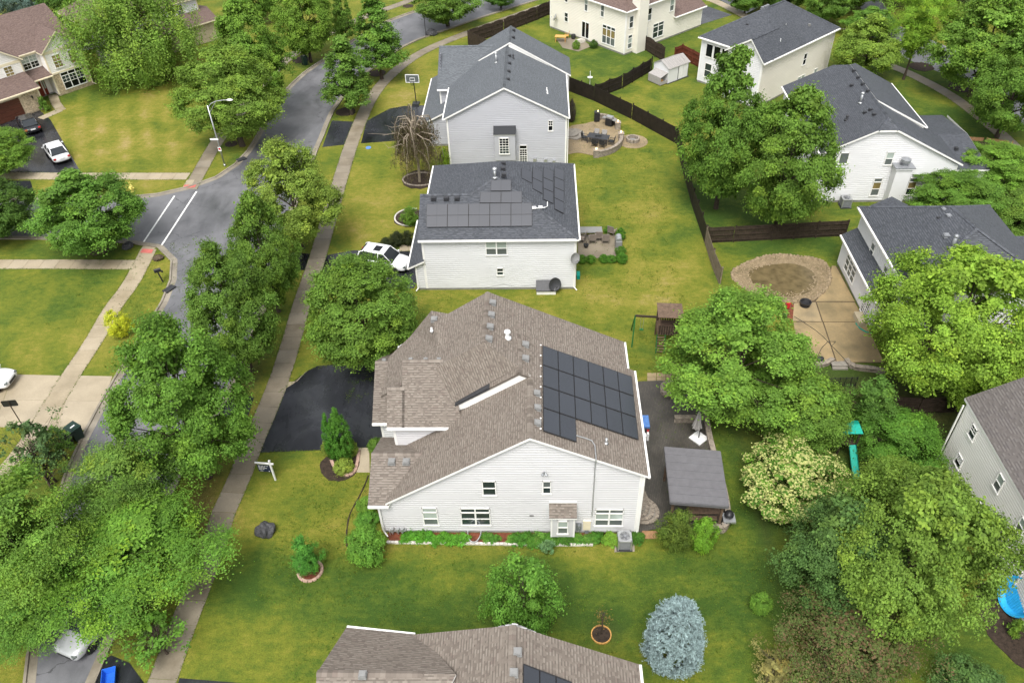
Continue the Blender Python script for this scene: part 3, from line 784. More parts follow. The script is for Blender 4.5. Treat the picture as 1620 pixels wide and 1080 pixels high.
    def hip(s, x0, x1, y0, y1, ze, a, b):
        """hip roof: ridge from a to b (x,y,z)"""
        c = [(x0, y0, ze), (x1, y0, ze), (x1, y1, ze), (x0, y1, ze)]
        horiz = abs(a[0] - b[0]) > abs(a[1] - b[1])
        if horiz:
            s.slab([c[0], c[1], b, a]); s.slab([c[2], c[3], a, b]); s.slab([c[1], c[2], b]); s.slab([c[3], c[0], a])
            hs_ = [(c[0], a), (c[3], a), (c[1], b), (c[2], b)]
        else:
            s.slab([c[1], c[2], b, a]); s.slab([c[3], c[0], a, b]); s.slab([c[0], c[1], a]); s.slab([c[2], c[3], b])
            hs_ = [(c[0], a), (c[1], a), (c[2], b), (c[3], b)]
        for p, q in hs_: s.cap(p, q)
        s.cap(a, b)
    def gutter(s, a, b):
        a = s.A(*a); b = s.A(*b); d = (b - a).normalized(); sd = Vector((d.y, -d.x, 0))
        mb = MB()
        o = [a + sd * .0, a + sd * .12, b + sd * .12, b]
        z0, z1 = -0.15, -0.03
        v = [o[0] + Vector((0, 0, z0)), o[1] + Vector((0, 0, z0)), o[1] + Vector((0, 0, z1)), o[0] + Vector((0, 0, z1))]
        w = [o[3] + Vector((0, 0, z0)), o[2] + Vector((0, 0, z0)), o[2] + Vector((0, 0, z1)), o[3] + Vector((0, 0, z1))]
        for i in range(4):
            j = (i + 1) % 4; mb.face([v[i], v[j], w[j], w[i]])
        mb.face(v[::-1]); mb.face(w); mb.build('gutter', M[s.trim], s.root)
    def spout(s, x, y, z, kick=(0.25, -0.25)):
        mb = MB(); p = s.A(x, y, 0)
        mb.box((p.x - .04, p.y - .035, 0.25), (p.x + .04, p.y + .035, z)); mb.tube((p.x, p.y, 0.27), (p.x + kick[0], p.y + kick[1], 0.1), 0.045, n=6)
        mb.build('downspout', M[s.trim], s.root)
    def vent(s, p, size=0.40, mat='vent_grey', h=0.20, tilt=(0, 0)):
        """square roof vent with a hooded top, p in world"""
        q = s.w2l @ Vector(p); mb = MB(); size *= .82
        mb.T = Matrix.Translation(q) @ Matrix.Rotation(tilt[1], 4, 'Y') @ Matrix.Rotation(tilt[0], 4, 'X')
        a = size / 2; mb.box((-a * .75, -a * .75, -.1), (a * .75, a * .75, h * .7))
        mb.face([(-a, -a, h * .62), (a, -a, h * .62), (a, a, h * .78), (-a, a, h * .78)]); mb.box((-a, -a, h * .6), (a, a, h * .75))
        mb.prism([(-a * .8, -a * .8), (a * .8, -a * .8), (a * .8, a * .8), (-a * .8, a * .8)], h * .75, h)
        mb.box((-a * 1.05, -a * 1.05, -.05), (a * 1.05, a * 1.05, 0.012))
        return mb.build('roof_vent', M[mat], s.root)
    def pipe(s, p, r=0.06, h=0.45, cap=0.0, mat='metal_galv'):
        q = s.w2l @ Vector(p); mb = MB(); mb.tube(q - Vector((0, 0, .15)), q + Vector((0, 0, h)), r, n=10)
        mb.lathe(q, [(r * 2.2, -.03), (r * 1.2, .08)], 10)
        if cap: mb.lathe(q + Vector((0, 0, h)), [(cap * .8, -.05), (cap, .0), (cap * .95, .08), (cap * .4, .16)], 12)
        return mb.build('vent_pipe', M[mat], s.root, smooth=True)
    def solar(s, c00, c10, c11, c01, nu, nv, keep=None, mat='solar_cell', lift=0.12, gap=0.02, split=False):
        C = [s.w2l @ Vector(c) for c in (c00, c10, c11, c01)]
        nrm = (C[1] - C[0]).cross(C[3] - C[0]).normalized()
        if nrm.z < 0: nrm = -nrm
        C = [c + nrm * lift for c in C]
        def bl(u, v): return C[0].lerp(C[1], u).lerp(C[3].lerp(C[2], u), v)
        for j in range(nv):
            for i in range(nu):
                if keep and not keep(i, j): continue
                q = [bl(i / nu, j / nv), bl((i + 1) / nu, j / nv), bl((i + 1) / nu, (j + 1) / nv), bl(i / nu, (j + 1) / nv)]
                c = sum(q, Vector()) / 4
                L = (q[1] - q[0]).length; k = 1 - gap / L
                q = [c + (p - c) * k for p in q]
                inn = [c + (p - c) * (1 - 0.055 / L) + nrm * 0.0025 for p in q]
                lo = [p - nrm * 0.045 for p in q]
                mb = MB()
                if (q[1] - q[0]).cross(q[3] - q[0]).dot(nrm) < 0: q = q[::-1]; inn = inn[::-1]; lo = lo[::-1]
                mb.face(q, 0); mb.face(lo[::-1], 0)
                for a in range(4):
                    b = (a + 1) % 4; mb.face([lo[a], lo[b], q[b], q[a]], 0)
                if split:
                    e = [inn[0].lerp(inn[1], .495), inn[3].lerp(inn[2], .495), inn[0].lerp(inn[1], .505), inn[3].lerp(inn[2], .505)]
                    mb.face([inn[0], e[0], e[1], inn[3]], 1); mb.face([e[2], inn[1], inn[2], e[3]], 1)
                else: mb.face(inn, 1)
                mb.build('solar_panel', [M['black_metal'], M[mat]], s.root)
        # mounting rails and feet under the array
        mb = MB()
        for j in range(nv):
            for t in (0.25, 0.75):
                a, b = bl(0, (j + t) / nv) - nrm * 0.08, bl(1, (j + t) / nv) - nrm * 0.08
                if keep is None or all(keep(i, j) for i in range(nu)): mb.tube(a, b, 0.022, n=4)
        if mb.f: mb.build('mounting_rails', M['black_metal'], s.root)
    def finish(s):
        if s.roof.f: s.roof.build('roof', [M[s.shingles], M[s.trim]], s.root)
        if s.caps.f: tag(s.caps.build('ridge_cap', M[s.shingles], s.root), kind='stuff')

# ---------------------------------------------------------------- A: the large house in the middle, brown shingles, solar panels on the east slope
h = House('large central house with brown shingles and a black solar array stepped at one corner', (-1.9, 34.0), shingles='roof_brown', side='siding_main')
Y0 = 28.63
SL = 0.48; SLL = 0.6625
pk = (-0.53, 28.35, 8.70)
sw = h.wall((-9.46, Y0), (5.67, Y0), [(0, 0), (15.13, 0), (15.13, 5.55), (8.93, 8.52), (0.75, 3.12), (0, 2.80)])
h.wall((5.67, Y0), (5.67, 36.8), 5.55); h.wall((5.67, 36.8), (5.25, 36.8), 5.5, corner=False); h.wall((5.25, 36.8), (5.25, 39.1), 5.65)
h.wall((5.25, 39.1), (-9.3, 39.1), [(0, 0), (14.55, 0), (14.55, 5.7), (8.45, 9.8), (0, 5.7)])
# right slope (one plane, jogging eave) and the three ridge steps
h.slab([(5.95, 28.35, 5.59), (5.95, 36.85, 5.59), (-0.53, 36.85, 8.70), (-0.53, 28.35, 8.70)])
h.slab([(5.52, 36.85, 5.80), (5.52, 39.36, 5.80), (-0.53, 39.36, 8.70), (-0.53, 36.85, 8.70)])
h.slab([(-0.53, 33.0, 8.70), (-0.53, 39.36, 8.70), (-1.17, 39.36, 9.01), (-1.17, 33.0, 9.01)], side=0)
h.slab([(-1.17, 33.55, 9.01), (-1.17, 39.36, 9.01), (-3.2, 39.36, 9.98), (-3.2, 34.6, 9.98)], side=0)
# left slopes
h.slab([(-8.92, 28.35, 3.14), (-8.92, 33.2, 3.14), (-0.53, 33.2, 8.70), (-0.53, 28.35, 8.70)])
h.slab([(-5.25, 33.0, 6.31), (-5.25, 37, 6.31), (-1.17, 37, 9.01), (-1.17, 33.0, 9.01)], side=0)
h.slab([(-9.75, 34.6, 5.64), (-9.75, 38.2, 5.64), (-8.1, 39.36, 6.73), (-3.2, 39.36, 9.98), (-3.2, 34.6, 9.98)], side=0)
h.slab([(-3.2, 34.6, 9.98), (-1.17, 33.55, 9.01), (-5.3, 33.1, 6.4)], side=0, ed=(0, 1, 0)); h.slab([(-3.2, 34.6, 9.98), (-5.3, 33.1, 6.4), (-7.2, 34.6, 7.33)], side=0, ed=(0, 1, 0))
h.slab([(-8.3, 39.36, 6.55), (-6.85, 39.36, 8.5), (-6.2, 36.6, 8.02), (-8.3, 36.6, 6.6)], side=0, ed=(0, 1, 0)); h.slab([(-5.75, 39.36, 8.25), (-6.85, 39.36, 8.5), (-6.2, 36.6, 8.02), (-5.7, 36.6, 8.3)], side=0, ed=(0, 1, 0))
h.cap((-0.53, 28.35, 8.70), (-0.53, 33.0, 8.70)); h.cap((-1.17, 33.0, 9.01), (-1.17, 34.4, 9.01)); h.cap((-1.17, 34.4, 9.01), (-1.3, 36.4, 9.08)); h.cap((-3.2, 34.6, 9.98), (-3.2, 39.36, 9.98))
# the sliver of gable where the roof steps up
h.wall((-5.0, 33.06), (-0.5, 33.06), [(0, 5.85), (1.0, 6.35), (4.5, 8.72), (3.83, 8.92), (0, 6.4)], 'trim_white', lap=False, corner=False)
mb = MB(); a_, b_ = h.A(-5.0, 33.0, 6.36), h.A(-2.9, 33.0, 7.76); q_ = [a_, b_, b_ + Vector((0, 0, .16)), a_ + Vector((0, 0, .16))]; mb.face([p + Vector((0, -.03, 0)) for p in q_]); mb.face([q_[3] + Vector((0, -.03, 0)), q_[2] + Vector((0, -.03, 0)), q_[2] + Vector((0, .3, 0)), q_[3] + Vector((0, .3, 0))]); mb.build('flashing', M['vent_dark'], h.root)
# bedroom wing over the garage, its lower bay, and the garage roof
def wing(x0, x1, ye, ze, yr, zr, x1b=None):
    x1b = x1 if x1b is None else x1b
    h.slab([(x0, ye, ze), (x1, ye, ze), (x1b, yr, zr), (x0, yr, zr)]); h.slab([(x0, 2 * yr - ye, ze), (x1, 2 * yr - ye, ze), (x1b, yr, zr), (x0, yr, zr)])
    h.cap((x0, yr, zr), (x1b, yr, zr))
    h.wall((x0 + .15, 2 * yr - ye), (x0 + .15, ye), [(.15, ze - .1), (2 * abs(yr - ye) - .15, ze - .1), (abs(yr - ye), zr - .12)], lap=False, corner=False)
wing(-8.15, -4.6, 32.1, 5.5, 34.9, 8.30, -5.2); wing(-9.05, -8.0, 32.1, 5.5, 33.75, 7.15)
h.gutter((-9.05, 32.1, 5.5), (-4.9, 32.1, 5.5))
h.wall((-8.75, 32.4), (-5.0, 32.4), [(0, 2.6), (3.75, 4.6), (3.75, 5.42), (0, 5.42)])
h.wall((-8.75, 35.0), (-8.75, 32.4), [(0, 2.5), (2.6, 2.5), (2.6, 5.35), (1.4, 5.6), (0, 5.0)])
wing(-10.75, -7.6, 34.95, 2.85, 38.3, 5.10)
h.gutter((-10.75, 34.95, 2.85), (-8.6, 34.95, 2.85))
h.wall((-10.3, 35.3), (-8.2, 35.3), 2.85, 'siding_middle'); gw = h.wall((-10.3, 41.3), (-10.3, 35.3), [(0, 0), (6, 0), (6, 2.9), (3, 4.8), (0, 2.9)], 'siding_middle')
h.wall((-6, 41.3), (-10.3, 41.3), 2.8, 'siding_middle')
mb = MB(); mb.T = gw.T
for i in range(4): mb.box((0.55, 0.02, 0.05 + i * .56), (5.45, 0.07, 0.58 + i * .56))
mb.build('garage_door', M['trim_white'], h.root)
# porch roof at the south-west corner
wing(-9.95, -8.75, 28.35, 2.95, 31.0, 4.42, -6.9)
h.wall((-9.46, 33.4), (-9.46, Y0), [(0, 0), (4.77, 0), (4.77, 2.9), (2.4, 4.1), (0, 2.9)])
h.gutter((-9.95, 28.35, 2.95), (-8.75, 28.35, 2.95)); h.spout(-9.38, 28.5, 2.85)
for px, py in ((620, 729), (643, 729)): h.vent(on_plane(px, py + 2, (0, 28.35, 2.95), Vector((0, -.555, 1))), .5)
for px, py in ((779, 480), (777, 499), (775, 518), (773, 537)): h.vent(on_plane(px, py, pk, Vector((SL, 0, 1))), .5, tilt=(0, R(12)))
for px, py in ((831, 546), (831, 568)): h.vent(on_plane(px, py, pk, Vector((SL, 0, 1))), .5, tilt=(0, R(12)))
for px, py in ((849, 623), (850, 646), (850, 670)): h.vent(on_plane(px, py, pk, Vector((SL, 0, 1))), .46, tilt=(0, R(12)))
h.vent((-6.6, 38.6, 8.35), .5); h.pipe((-6.7, 37.8, 8.15), .06, .25, mat='plastic_white')
h.pipe(on_plane(803, 534, pk, Vector((SL, 0, 1))), .12, .42, .20, mat='plastic_white'); h.pipe(on_plane(959, 701, pk, Vector((SL, 0, 1))), .07, .4)
for x_, y_, z_ in ((-10.2, 38.5, 5.0), (-9.6, 38.5, 5.0), (-7.7, 35.1, 8.15), (-6.8, 35.1, 8.15), (-6.0, 35.1, 8.15)): h.vent((x_, y_, z_), .3, h=.13)
def RP(px, py): return on_plane(px, py, pk, Vector((SL, 0, 1)))
# rows along y (4), columns down the slope (6); the south row only has its two upper panels
c00, c10 = RP(857, 548), RP(998, 597)
h.solar(RP(858, 683.5), RP(1013, 735), c10, c00, 6, 4, keep=lambda i, j: not (j == 0 and i >= 2))
mb = MB(); L = h.w2l
for t in range(9):
    p = L @ RP(856.5, 548 + 135 * t / 8.0 * 0.98); mb.cbox(p + Vector((-.04, 0, .12)), (.09, .06, .05))
mb.build('panel_clamps', M['trim_white'], h.root)
pts = [L @ (RP(*q) + Vector((0, 0, .08))) for q in ((911, 690), (925, 694), (936, 698), (941, 706), (942.5, 722))]
pts.append(Vector((pts[-1].x, 28.28 - 34, pts[-1].z - 0.02))); pts.append(pts[-1] + Vector((0, 0.05, -.3)))
pts.append(Vector((pts[-1].x, 28.54 - 34, pts[-1].z - .1))); pts.append(Vector((pts[-1].x, 28.54 - 34, 1.7)))
mb = MB(); mb.path(pts, .032, 6); mb.build('conduit', M['metal_galv'], h.root)
# south wall: windows, box bay, lights, meters
def SWn(x0, y0, x1, y1, **k):
    a = h.uz(sw, x0, y1); b = h.uz(sw, x1, y0); c = h.uz(sw, x0, y0); d = h.uz(sw, x1, y1)
    u0 = (a[0] + c[0]) / 2; u1 = (b[0] + d[0]) / 2
    return h.window(sw, u0, a[1], u1 - u0, c[1] - a[1], **k)
SWn(763, 759, 785, 782, top='glass_dark', bot='glass_dark'); SWn(858, 759, 872, 779.5, top='glass_screen', bot='glass_dark')
SWn(669, 801.5, 693, 829, transom='glass_blind'); SWn(729, 802, 776, 829, n=2, transom='glass_dark', top='glass_dark', bot='glass_dark')
SWn(941, 803.5, 986, 830, n=2, transom='glass_screen')
bu, bz = h.uz(sw, 871, 833); bu2, _ = h.uz(sw, 908, 833)
bay = MB(); bay.T = sw.T
bay.box((bu, 0.02, bz - .12), (bu2, 0.62, bz + 1.85)); bo = bay.build('bay_window', M['siding_main'], h.root)
bb = MB(); bb.T = sw.T
for x in (bu - .01, bu2 - .09): bb.box((x, 0.5, bz - .12), (x + .1, 0.64, bz + 1.85))
bb.box((bu, .6, bz + 1.7), (bu2, .645, bz + 1.86)); bb.build('bay_trim', M['trim_white'], bo)
br = MB(); br.T = sw.T; zt = bz + 1.86
uvq = [(0, 0), (bu2 - bu + .2, 0), (bu2 - bu + .2, .9), (0, .9)]
br.face([(bu - .1, .78, zt), (bu2 + .1, .78, zt), (bu2 + .1, .02, zt + .55), (bu - .1, .02, zt + .55)], 0, uvq)
br.face([(bu - .1, .78, zt - .1), (bu2 + .1, .78, zt - .1), (bu2 + .1, .78, zt), (bu - .1, .78, zt)], 1)
for x in (bu - .1, bu2 + .1): br.face([(x, .78, zt - .1), (x, .78, zt), (x, .02, zt + .55), (x, .02, zt - .1)], 1)
br.face([(bu - .1, .02, zt - .1), (bu2 + .1, .02, zt - .1), (bu2 + .1, .78, zt - .1), (bu - .1, .78, zt - .1)], 1)
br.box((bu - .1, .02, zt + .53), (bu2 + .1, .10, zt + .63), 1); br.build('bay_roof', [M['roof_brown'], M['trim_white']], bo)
w2 = Wall(); w2.T = sw.T @ Matrix.Translation((0, 0.62, 0))
h.window(w2, bu + .38, bz + .25, (bu2 - bu) - .76, 1.25)
for (px, py) in ((836, 706), (935, 706)): pass
mb = MB(); mb.T = sw.T
u, z = h.uz(sw, 861, 745); mb.tube((u, 0, z), (u, .12, z), .05, n=8); mb.tube((u - .07, .12, z), (u - .12, .25, z - .1), .05, .07, 8); mb.tube((u + .07, .12, z), (u + .12, .25, z - .1), .05, .07, 8)
mb.build('floodlight', M['metal_grey'], h.root)
mb = MB(); mb.T = sw.T; u, z = h.uz(sw, 841, 813.5); mb.box((u - .12, 0, z - .06), (u + .12, .1, z + .05)); mb.build('dryer_vent', M['vent_grey'], h.root)
mb = MB(); mb.T = sw.T; u, z = h.uz(sw, 928, 833)
mb.box((u - .22, .02, z - .1), (u + .22, .16, z + .75)); o = mb.build('electric_panel', M['trim_cream'], h.root)
mb = MB(); mb.T = sw.T; mb.box((u - .62, .02, z - .2), (u - .3, .12, z + .5)); mb.tube((u - .46, .12, z + .3), (u - .46, .24, z + .3), .1, n=12); mb.tube((u - .46, .12, z + .02), (u - .46, .2, z + .02), .08, n=12)
mb.tube((u - .4, .08, z - .2), (u - .4, .08, .1), .03); mb.box((u - .1, .02, z - .5), (u + .12, .12, z - .2)); mb.build('electric_meter', M['metal_grey'], h.root)
mb = MB(); mb.T = sw.T
for u in (0.62, 0.95, 1.22): mb.tube((u, .25, .42), (u, .25, .72), .11, n=10); mb.tube((u, .25, .2), (u, .25, .42), .04, n=6)
mb.path([(.45, .25, .1), (.45, .25, .5), (1.4, .25, .5), (1.4, .05, .5)], .03); mb.build('gas_meter', M['metal_galv'], h.root)
mb = MB(); mb.T = sw.T; u, _ = h.uz(sw, 996, 835)
mb.box((15.12, .06, .3), (15.22, .14, 5.3)); mb.tube((15.17, .1, .32), (15.35, .45, .12), .05, n=6); mb.build('downspout', M['trim_white'], h.root)
h.gutter((5.95, 28.3, 5.59), (5.95, 36.85, 5.59)); h.gutter((5.52, 36.85, 5.8), (5.52, 39.36, 5.8)); h.spout(5.78, 28.5, 5.4)
# window well below the twin window
mb = MB(); mb.T = sw.T; u0, _ = h.uz(sw, 741, 843); u1, _ = h.uz(sw, 761, 843); uc = (u0 + u1) / 2; rr = (u1 - u0) / 2 + .05
for i in range(14):
    a0, a1 = math.pi * i / 14, math.pi * (i + 1) / 14
    P0, P1 = (uc + rr * math.cos(a0), .02 + .85 * math.sin(a0)), (uc + rr * math.cos(a1), .02 + .85 * math.sin(a1))
    q0, q1 = (uc + (rr - .06) * math.cos(a0), .02 + .79 * math.sin(a0)), (uc + (rr - .06) * math.cos(a1), .02 + .79 * math.sin(a1))
    mb.face([(P0[0], P0[1], 0), (P1[0], P1[1], 0), (P1[0], P1[1], .24), (P0[0], P0[1], .24)]); mb.face([(P0[0], P0[1], .24), (P1[0], P1[1], .24), (q1[0], q1[1], .24), (q0[0], q0[1], .24)])
    mb.face([(q0[0], q0[1], .24), (q1[0], q1[1], .24), (q1[0], q1[1], .02), (q0[0], q0[1], .02)])
o = mb.build('window_well', M['metal_galv'], h.root)
mb = MB(); mb.T = sw.T; mb.prism([(uc + (rr - .07) * math.cos(math.pi * i / 12), .02 + .78 * math.sin(math.pi * i / 12)) for i in range(13)], .02, .03); mb.build('well_floor', M['vent_dark'], o)
h.finish()
HA, HA_sw = h, sw

# ---------------------------------------------------------------- B: middle house, charcoal hip roof with two solar arrays
h = House('white house with a dark hip roof and rows of grey solar panels', (-3.2, 58.6), shingles='roof_charcoal', side='siding_middle')
Y = 52.75
sw = h.wall((-9.3, Y), (2.95, Y), 5.0)
swl = h.wall((-10.05, Y + .02), (-9.28, Y + .02), [(0, 0), (.77, 0), (.77, 3.0), (0, 2.55)])
h.wall((2.95, Y), (2.95, 64.4), 5.0); h.wall((2.95, 64.4), (-9.3, 64.4), 5.0); h.wall((-9.3, 64.4), (-9.3, Y), [(0, 0), (11.65, 0), (11.65, 5.0), (8.2, 6.9), (4.7, 5.0), (0, 5.0)])
h.wall((-10.05, 59.5), (-10.05, Y), 2.5); h.wall((-9.3, 59.5), (-10.05, 59.5), 2.5, corner=False)
E0, E1, ze = 3.15, -9.55, 5.08
S_, N_ = (-3.4, 57.4, 7.95), (-3.1, 59.9, 7.95)
h.slab([(E1, 52.5, ze), (E0, 52.5, ze), S_, (-5.5, 56.05, 7.12), (E1, 56.05, 7.12)])
h.slab([(E0, 52.5, ze), (E0, 64.6, ze), N_, S_]); h.slab([(E0, 64.6, ze), (-9.45, 64.6, ze), N_])
h.slab([(-9.45, 64.6, ze), (-9.45, 58.4, ze), (-5.5, 56.05, 7.02), S_, N_]); h.slab([(E1, 59.6, ze), (E1, 56.05, 7.12), (-5.5, 56.05, 7.12), (-7.0, 58, 5.9)])
h.cap((E0, 52.5, ze), S_); h.cap(S_, N_); h.cap(S_, (-5.5, 56.05, 7.12)); h.cap((E1, 56.05, 7.12), (-5.5, 56.05, 7.12)); h.cap((E0, 64.6, ze), N_)
h.slab([(-10.6, 52.45, 2.45), (-10.6, 59.7, 2.45), (-9.25, 59.7, 3.12), (-9.25, 52.45, 3.12)])
h.gutter((E1, 52.5, ze), (E0, 52.5, ze)); h.gutter((E0, 52.5, ze), (E0, 64.6, ze)); h.gutter((-9.45, 64.6, ze), (-9.45, 59.0, ze)); h.gutter((-10.6, 59.7, 2.45), (-10.6, 52.45, 2.45))
h.spout(-10.0, 52.68, 2.4, (-.2, -.2)); h.spout(2.86, 52.68, 4.9)
sl_ = (S_[2] - ze) / (S_[1] - 52.5); pS = (0, 52.5, ze); nS = Vector((0, -sl_, 1))
def RS(px, py): return on_plane(px, py, pS, nS)
for px, py in ((686, 315), (706, 315), (723, 315)): h.vent(RS(px, py), .5, 'vent_dark')
h.solar(RS(674.5, 360.5), RS(842, 358.5), RS(842, 322), RS(675, 324), 5, 2, mat='solar_cell_grey', split=True)
h.solar(RS(759, 322), RS(826, 322), RS(826, 303.5), RS(760, 305), 2, 1, mat='solar_cell_grey', split=True)
h.solar(RS(776, 303), RS(809, 303), RS(809, 285.5), RS(777, 286), 1, 1, mat='solar_cell_grey', split=True)
slE = (S_[2] - ze) / (E0 - S_[0]); pE = (E0, 0, ze); nE = Vector((slE, 0, 1))
def RE(px, py): return on_plane(px, py, pE, nE)
for (x0, x1, yt0, yt1, yb0, yb1, n) in ((824, 841, 267, 273.5, 283.5, 292, 1), (841.5, 857.5, 266, 273.5, 300, 308.5, 2), (858.5, 874.5, 266, 273, 317, 324, 3), (876, 891.5, 266, 272, 332, 340, 4)):
    h.solar(RE(x0, yb0), RE(x1, yb1), RE(x1, yt1), RE(x0, yt0), 1, n, mat='solar_cell_grey')
mb = MB(); L = h.w2l; mb.path([L @ (RS(*q) + Vector((0, 0, .1))) for q in ((843, 331), (853, 331), (862, 330))] + [L @ (RE(*q) + Vector((0, 0, .1))) for q in ((866, 328), (866, 321))], .035)
for q in ((845, 331), (855, 330)): mb.cbox(L @ (RS(*q) + Vector((0, 0, .14))), (.32, .2, .14))
mb.build('conduit', M['plastic_white'], h.root)
h.pipe(RS(783, 281), .11, .75, .2); h.vent(RS(797, 277.5), .45, 'vent_dark'); h.vent((-2.9, 58.7, 7.85), .45, 'vent_dark'); h.vent((-2.9, 59.6, 7.85), .45, 'vent_dark')
h.pwin(sw, ((769, 403), (802, 381)), n=2); h.pwin(sw, ((786, 435), (796.5, 423)), top='glass_dark', bot='glass_dark')
# cellar hatch, dish, dead vine
mb = MB(); mb.T = sw.T; u0, _ = h.uz(sw, 849, 458); u1, _ = h.uz(sw, 879, 458)
mb.box((u0, .02, 0), (u1, .75, .42)); o = mb.build('crawl_hatch', M['trim_white'], h.root)
mb = MB(); mb.T = sw.T; mb.face([(u0 - .05, .82, .42), (u1 + .05, .82, .42), (u1 + .05, .02, .98), (u0 - .05, .02, .98)]); mb.box((u0 - .05, .02, .36), (u1 + .05, .82, .43))
for x in (u0 - .05, u1 + .05): mb.face([(x, .82, .36), (x, .82, .43), (x, .02, .98), (x, .02, .36)])
mb.build('hatch_roof', M['vent_dark'], o)
def dish(house, w, px, py, r, mat, aim=(0.3, 0.9, 0.35)):
    u, z = house.uz(w, px, py); mb = MB(); mb.T = w.T
    a = Vector(aim).normalized(); c = Vector((u, .45, z)); q = a.to_track_quat('Z', 'Y').to_matrix().to_4x4()
    mb.tube((u, .0, z - .35), (u, .3, z - .3), .03); mb.tube((u, .3, z - .3), c, .03)
    mb.T = w.T @ Matrix.Translation(c) @ q
    mb.lathe((0, 0, 0), [(.02, .0), (r * .5, .035), (r * .85, .11), (r, .17), (r + .015, .16), (r * .85, .085), (r * .5, .01), (.02, -.03)], 22, sx=1, sy=1.08)
    mb.tube((0, -r * .8, .1), (0, -r * .25, .55), .018); mb.cbox((0, -r * .2, .58), (.18, .1, .12))
    return mb.build('satellite_dish', M[mat], house.root, smooth=True)
dish(h, sw, 877, 444, .52, 'vent_dark'); dish(h, sw, 908, 403, .42, 'vent_grey', (.5, .8, .3))
mb = MB(); mb.T = sw.T; mb.path([(h.uz(sw, x, y)[0], .04, h.uz(sw, x, y)[1]) for x, y in ((765, 455), (780, 452), (797, 449), (815, 453), (849, 450))], .015, 5); mb.build('cable', M['vent_grey'], h.root)
h.finish(); HB = h

# ---------------------------------------------------------------- C: third house, grey siding
h = House('grey-sided house with a wide slate-coloured gable roof and a small box bay window', (-3.2, 80.0), shingles='roof_charcoal_light', side='siding_grey')
Y = 73.55
sw = h.wall((-9.04, Y), (2.79, Y), [(0, 0), (11.83, 0), (11.83, 5.35), (5.76, 8.35), (0, 5.35)])
h.wall((2.79, Y), (2.79, 83.8), 5.3); h.wall((2.79, 83.95), (3.3, 83.95), [(0, 0), (.5, 0), (.5, 5.2), (0, 5.4)], corner=False); h.wall((3.3, 83.95), (3.3, 88.5), 5.2)
h.wall((3.3, 88.4), (-9.0, 88.4), [(0, 0), (12.3, 0), (12.3, 5.5), (6.5, 8.6), (0, 5.2)]); h.wall((-10.4, 88.4), (-10.4, 80.9), [(0, 0), (7.5, 0), (7.5, 5.2), (4, 7.7), (0, 5.2)]); h.wall((-9.04, 88.4), (-9.04, Y), 5.3)
h.wall((-10.4, 80.9), (-9.04, 80.9), 5.2)
h.gable(-9.35, 3.0, 73.25, 83.9, 5.44, 5.42, -3.27, 8.55)
h.slab([(3.55, 83.8, 5.3), (3.55, 88.7, 5.3), (-2.95, 88.7, 8.95), (-2.95, 83.8, 8.95)]); h.slab([(-9.2, 83.8, 5.5), (-9.2, 88.7, 5.5), (-2.95, 88.7, 8.95), (-2.95, 83.8, 8.95)]); h.cap((-2.95, 83.8, 8.95), (-2.95, 88.7, 8.95))
h.wall((-3.2, 83.86), (3.3, 83.86), [(0, 8.3), (6.4, 5.0), (6.4, 5.2), (.2, 8.8)], 'trim_white', lap=False, corner=False)
# west wing, ridge east-west
h.slab([(-10.65, 80.6, 5.3), (-5.5, 80.6, 5.3), (-3.6, 85.6, 8.0), (-10.65, 85.6, 8.0)]); h.slab([(-10.65, 90.2, 5.3), (-5.5, 90.2, 5.3), (-3.6, 85.6, 8.0), (-10.65, 85.6, 8.0)]); h.cap((-10.65, 85.6, 8.0), (-4.0, 85.6, 8.0))
h.gutter((-10.65, 80.6, 5.3), (-9.3, 80.6, 5.3)); h.gutter((-9.35, 83.0, 5.44), (-9.35, 73.25, 5.44))
mb = MB(); mb.cbox((-9.0 + 3.2, 80.62 - 80 - .0, 5.2), (0.02, 0.02, 0.02)); 
# garage wing, low roof to the west
h.slab([(-12.35, 78.0, 2.65), (-12.35, 90, 2.65), (-10.2, 90, 3.7), (-10.2, 78.0, 3.7)]); h.slab([(-10.2, 78.0, 3.7), (-10.2, 80.9, 3.7), (-9.05, 80.9, 4.3), (-9.05, 78.0, 4.3)])
h.wall((-12.0, 90), (-12.0, 78.3), 2.6); h.wall((-12.0, 78.3), (-9.04, 78.3), [(0, 0), (2.96, 0), (2.96, 4.0), (0, 2.6)])
h.gutter((-12.35, 90, 2.65), (-12.35, 78.0, 2.65))
bu0, bz0 = h.uz(sw, 784, 249); bu1, bz1 = h.uz(sw, 815, 209)
mb = MB(); mb.T = sw.T; mb.box((bu0, .02, bz0), (bu1, .7, bz1)); bo = mb.build('bay_window', M['siding_grey'], h.root)
mb = MB(); mb.T = sw.T; mb.box((bu0 - .05, .02, bz1), (bu1 + .05, .75, bz1 + .1), 1)
mb.face([(bu0 - .08, .8, bz1 + .1), (bu1 + .08, .8, bz1 + .1), (bu1 + .08, .02, bz1 + .75), (bu0 - .08, .02, bz1 + .75)], 0)
for x in (bu0 - .08, bu1 + .08): mb.face([(x, .8, bz1 + .1), (x, .02, bz1 + .1), (x, .02, bz1 + .75)], 0)
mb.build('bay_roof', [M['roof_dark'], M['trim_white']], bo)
w2 = Wall(); w2.T = sw.T @ Matrix.Translation((0, .7, 0))
h.window(w2, bu0 + .45, bz0 + .75, 1.0, 1.75, grid=(3, 3), top='glass_black', bot='glass_dark')
h.pwin(sw, ((822, 257.5), (834, 229)), transom='glass_black', grid=(3, 3), top='glass_black', bot='glass_dark'); h.pwin(sw, ((867, 207), (875, 190)), grid=(2, 2), top='glass_black', bot='glass_black', gridbot=False)
pC, nC = (-3.27, 0, 8.55), Vector((.5, 0, 1))
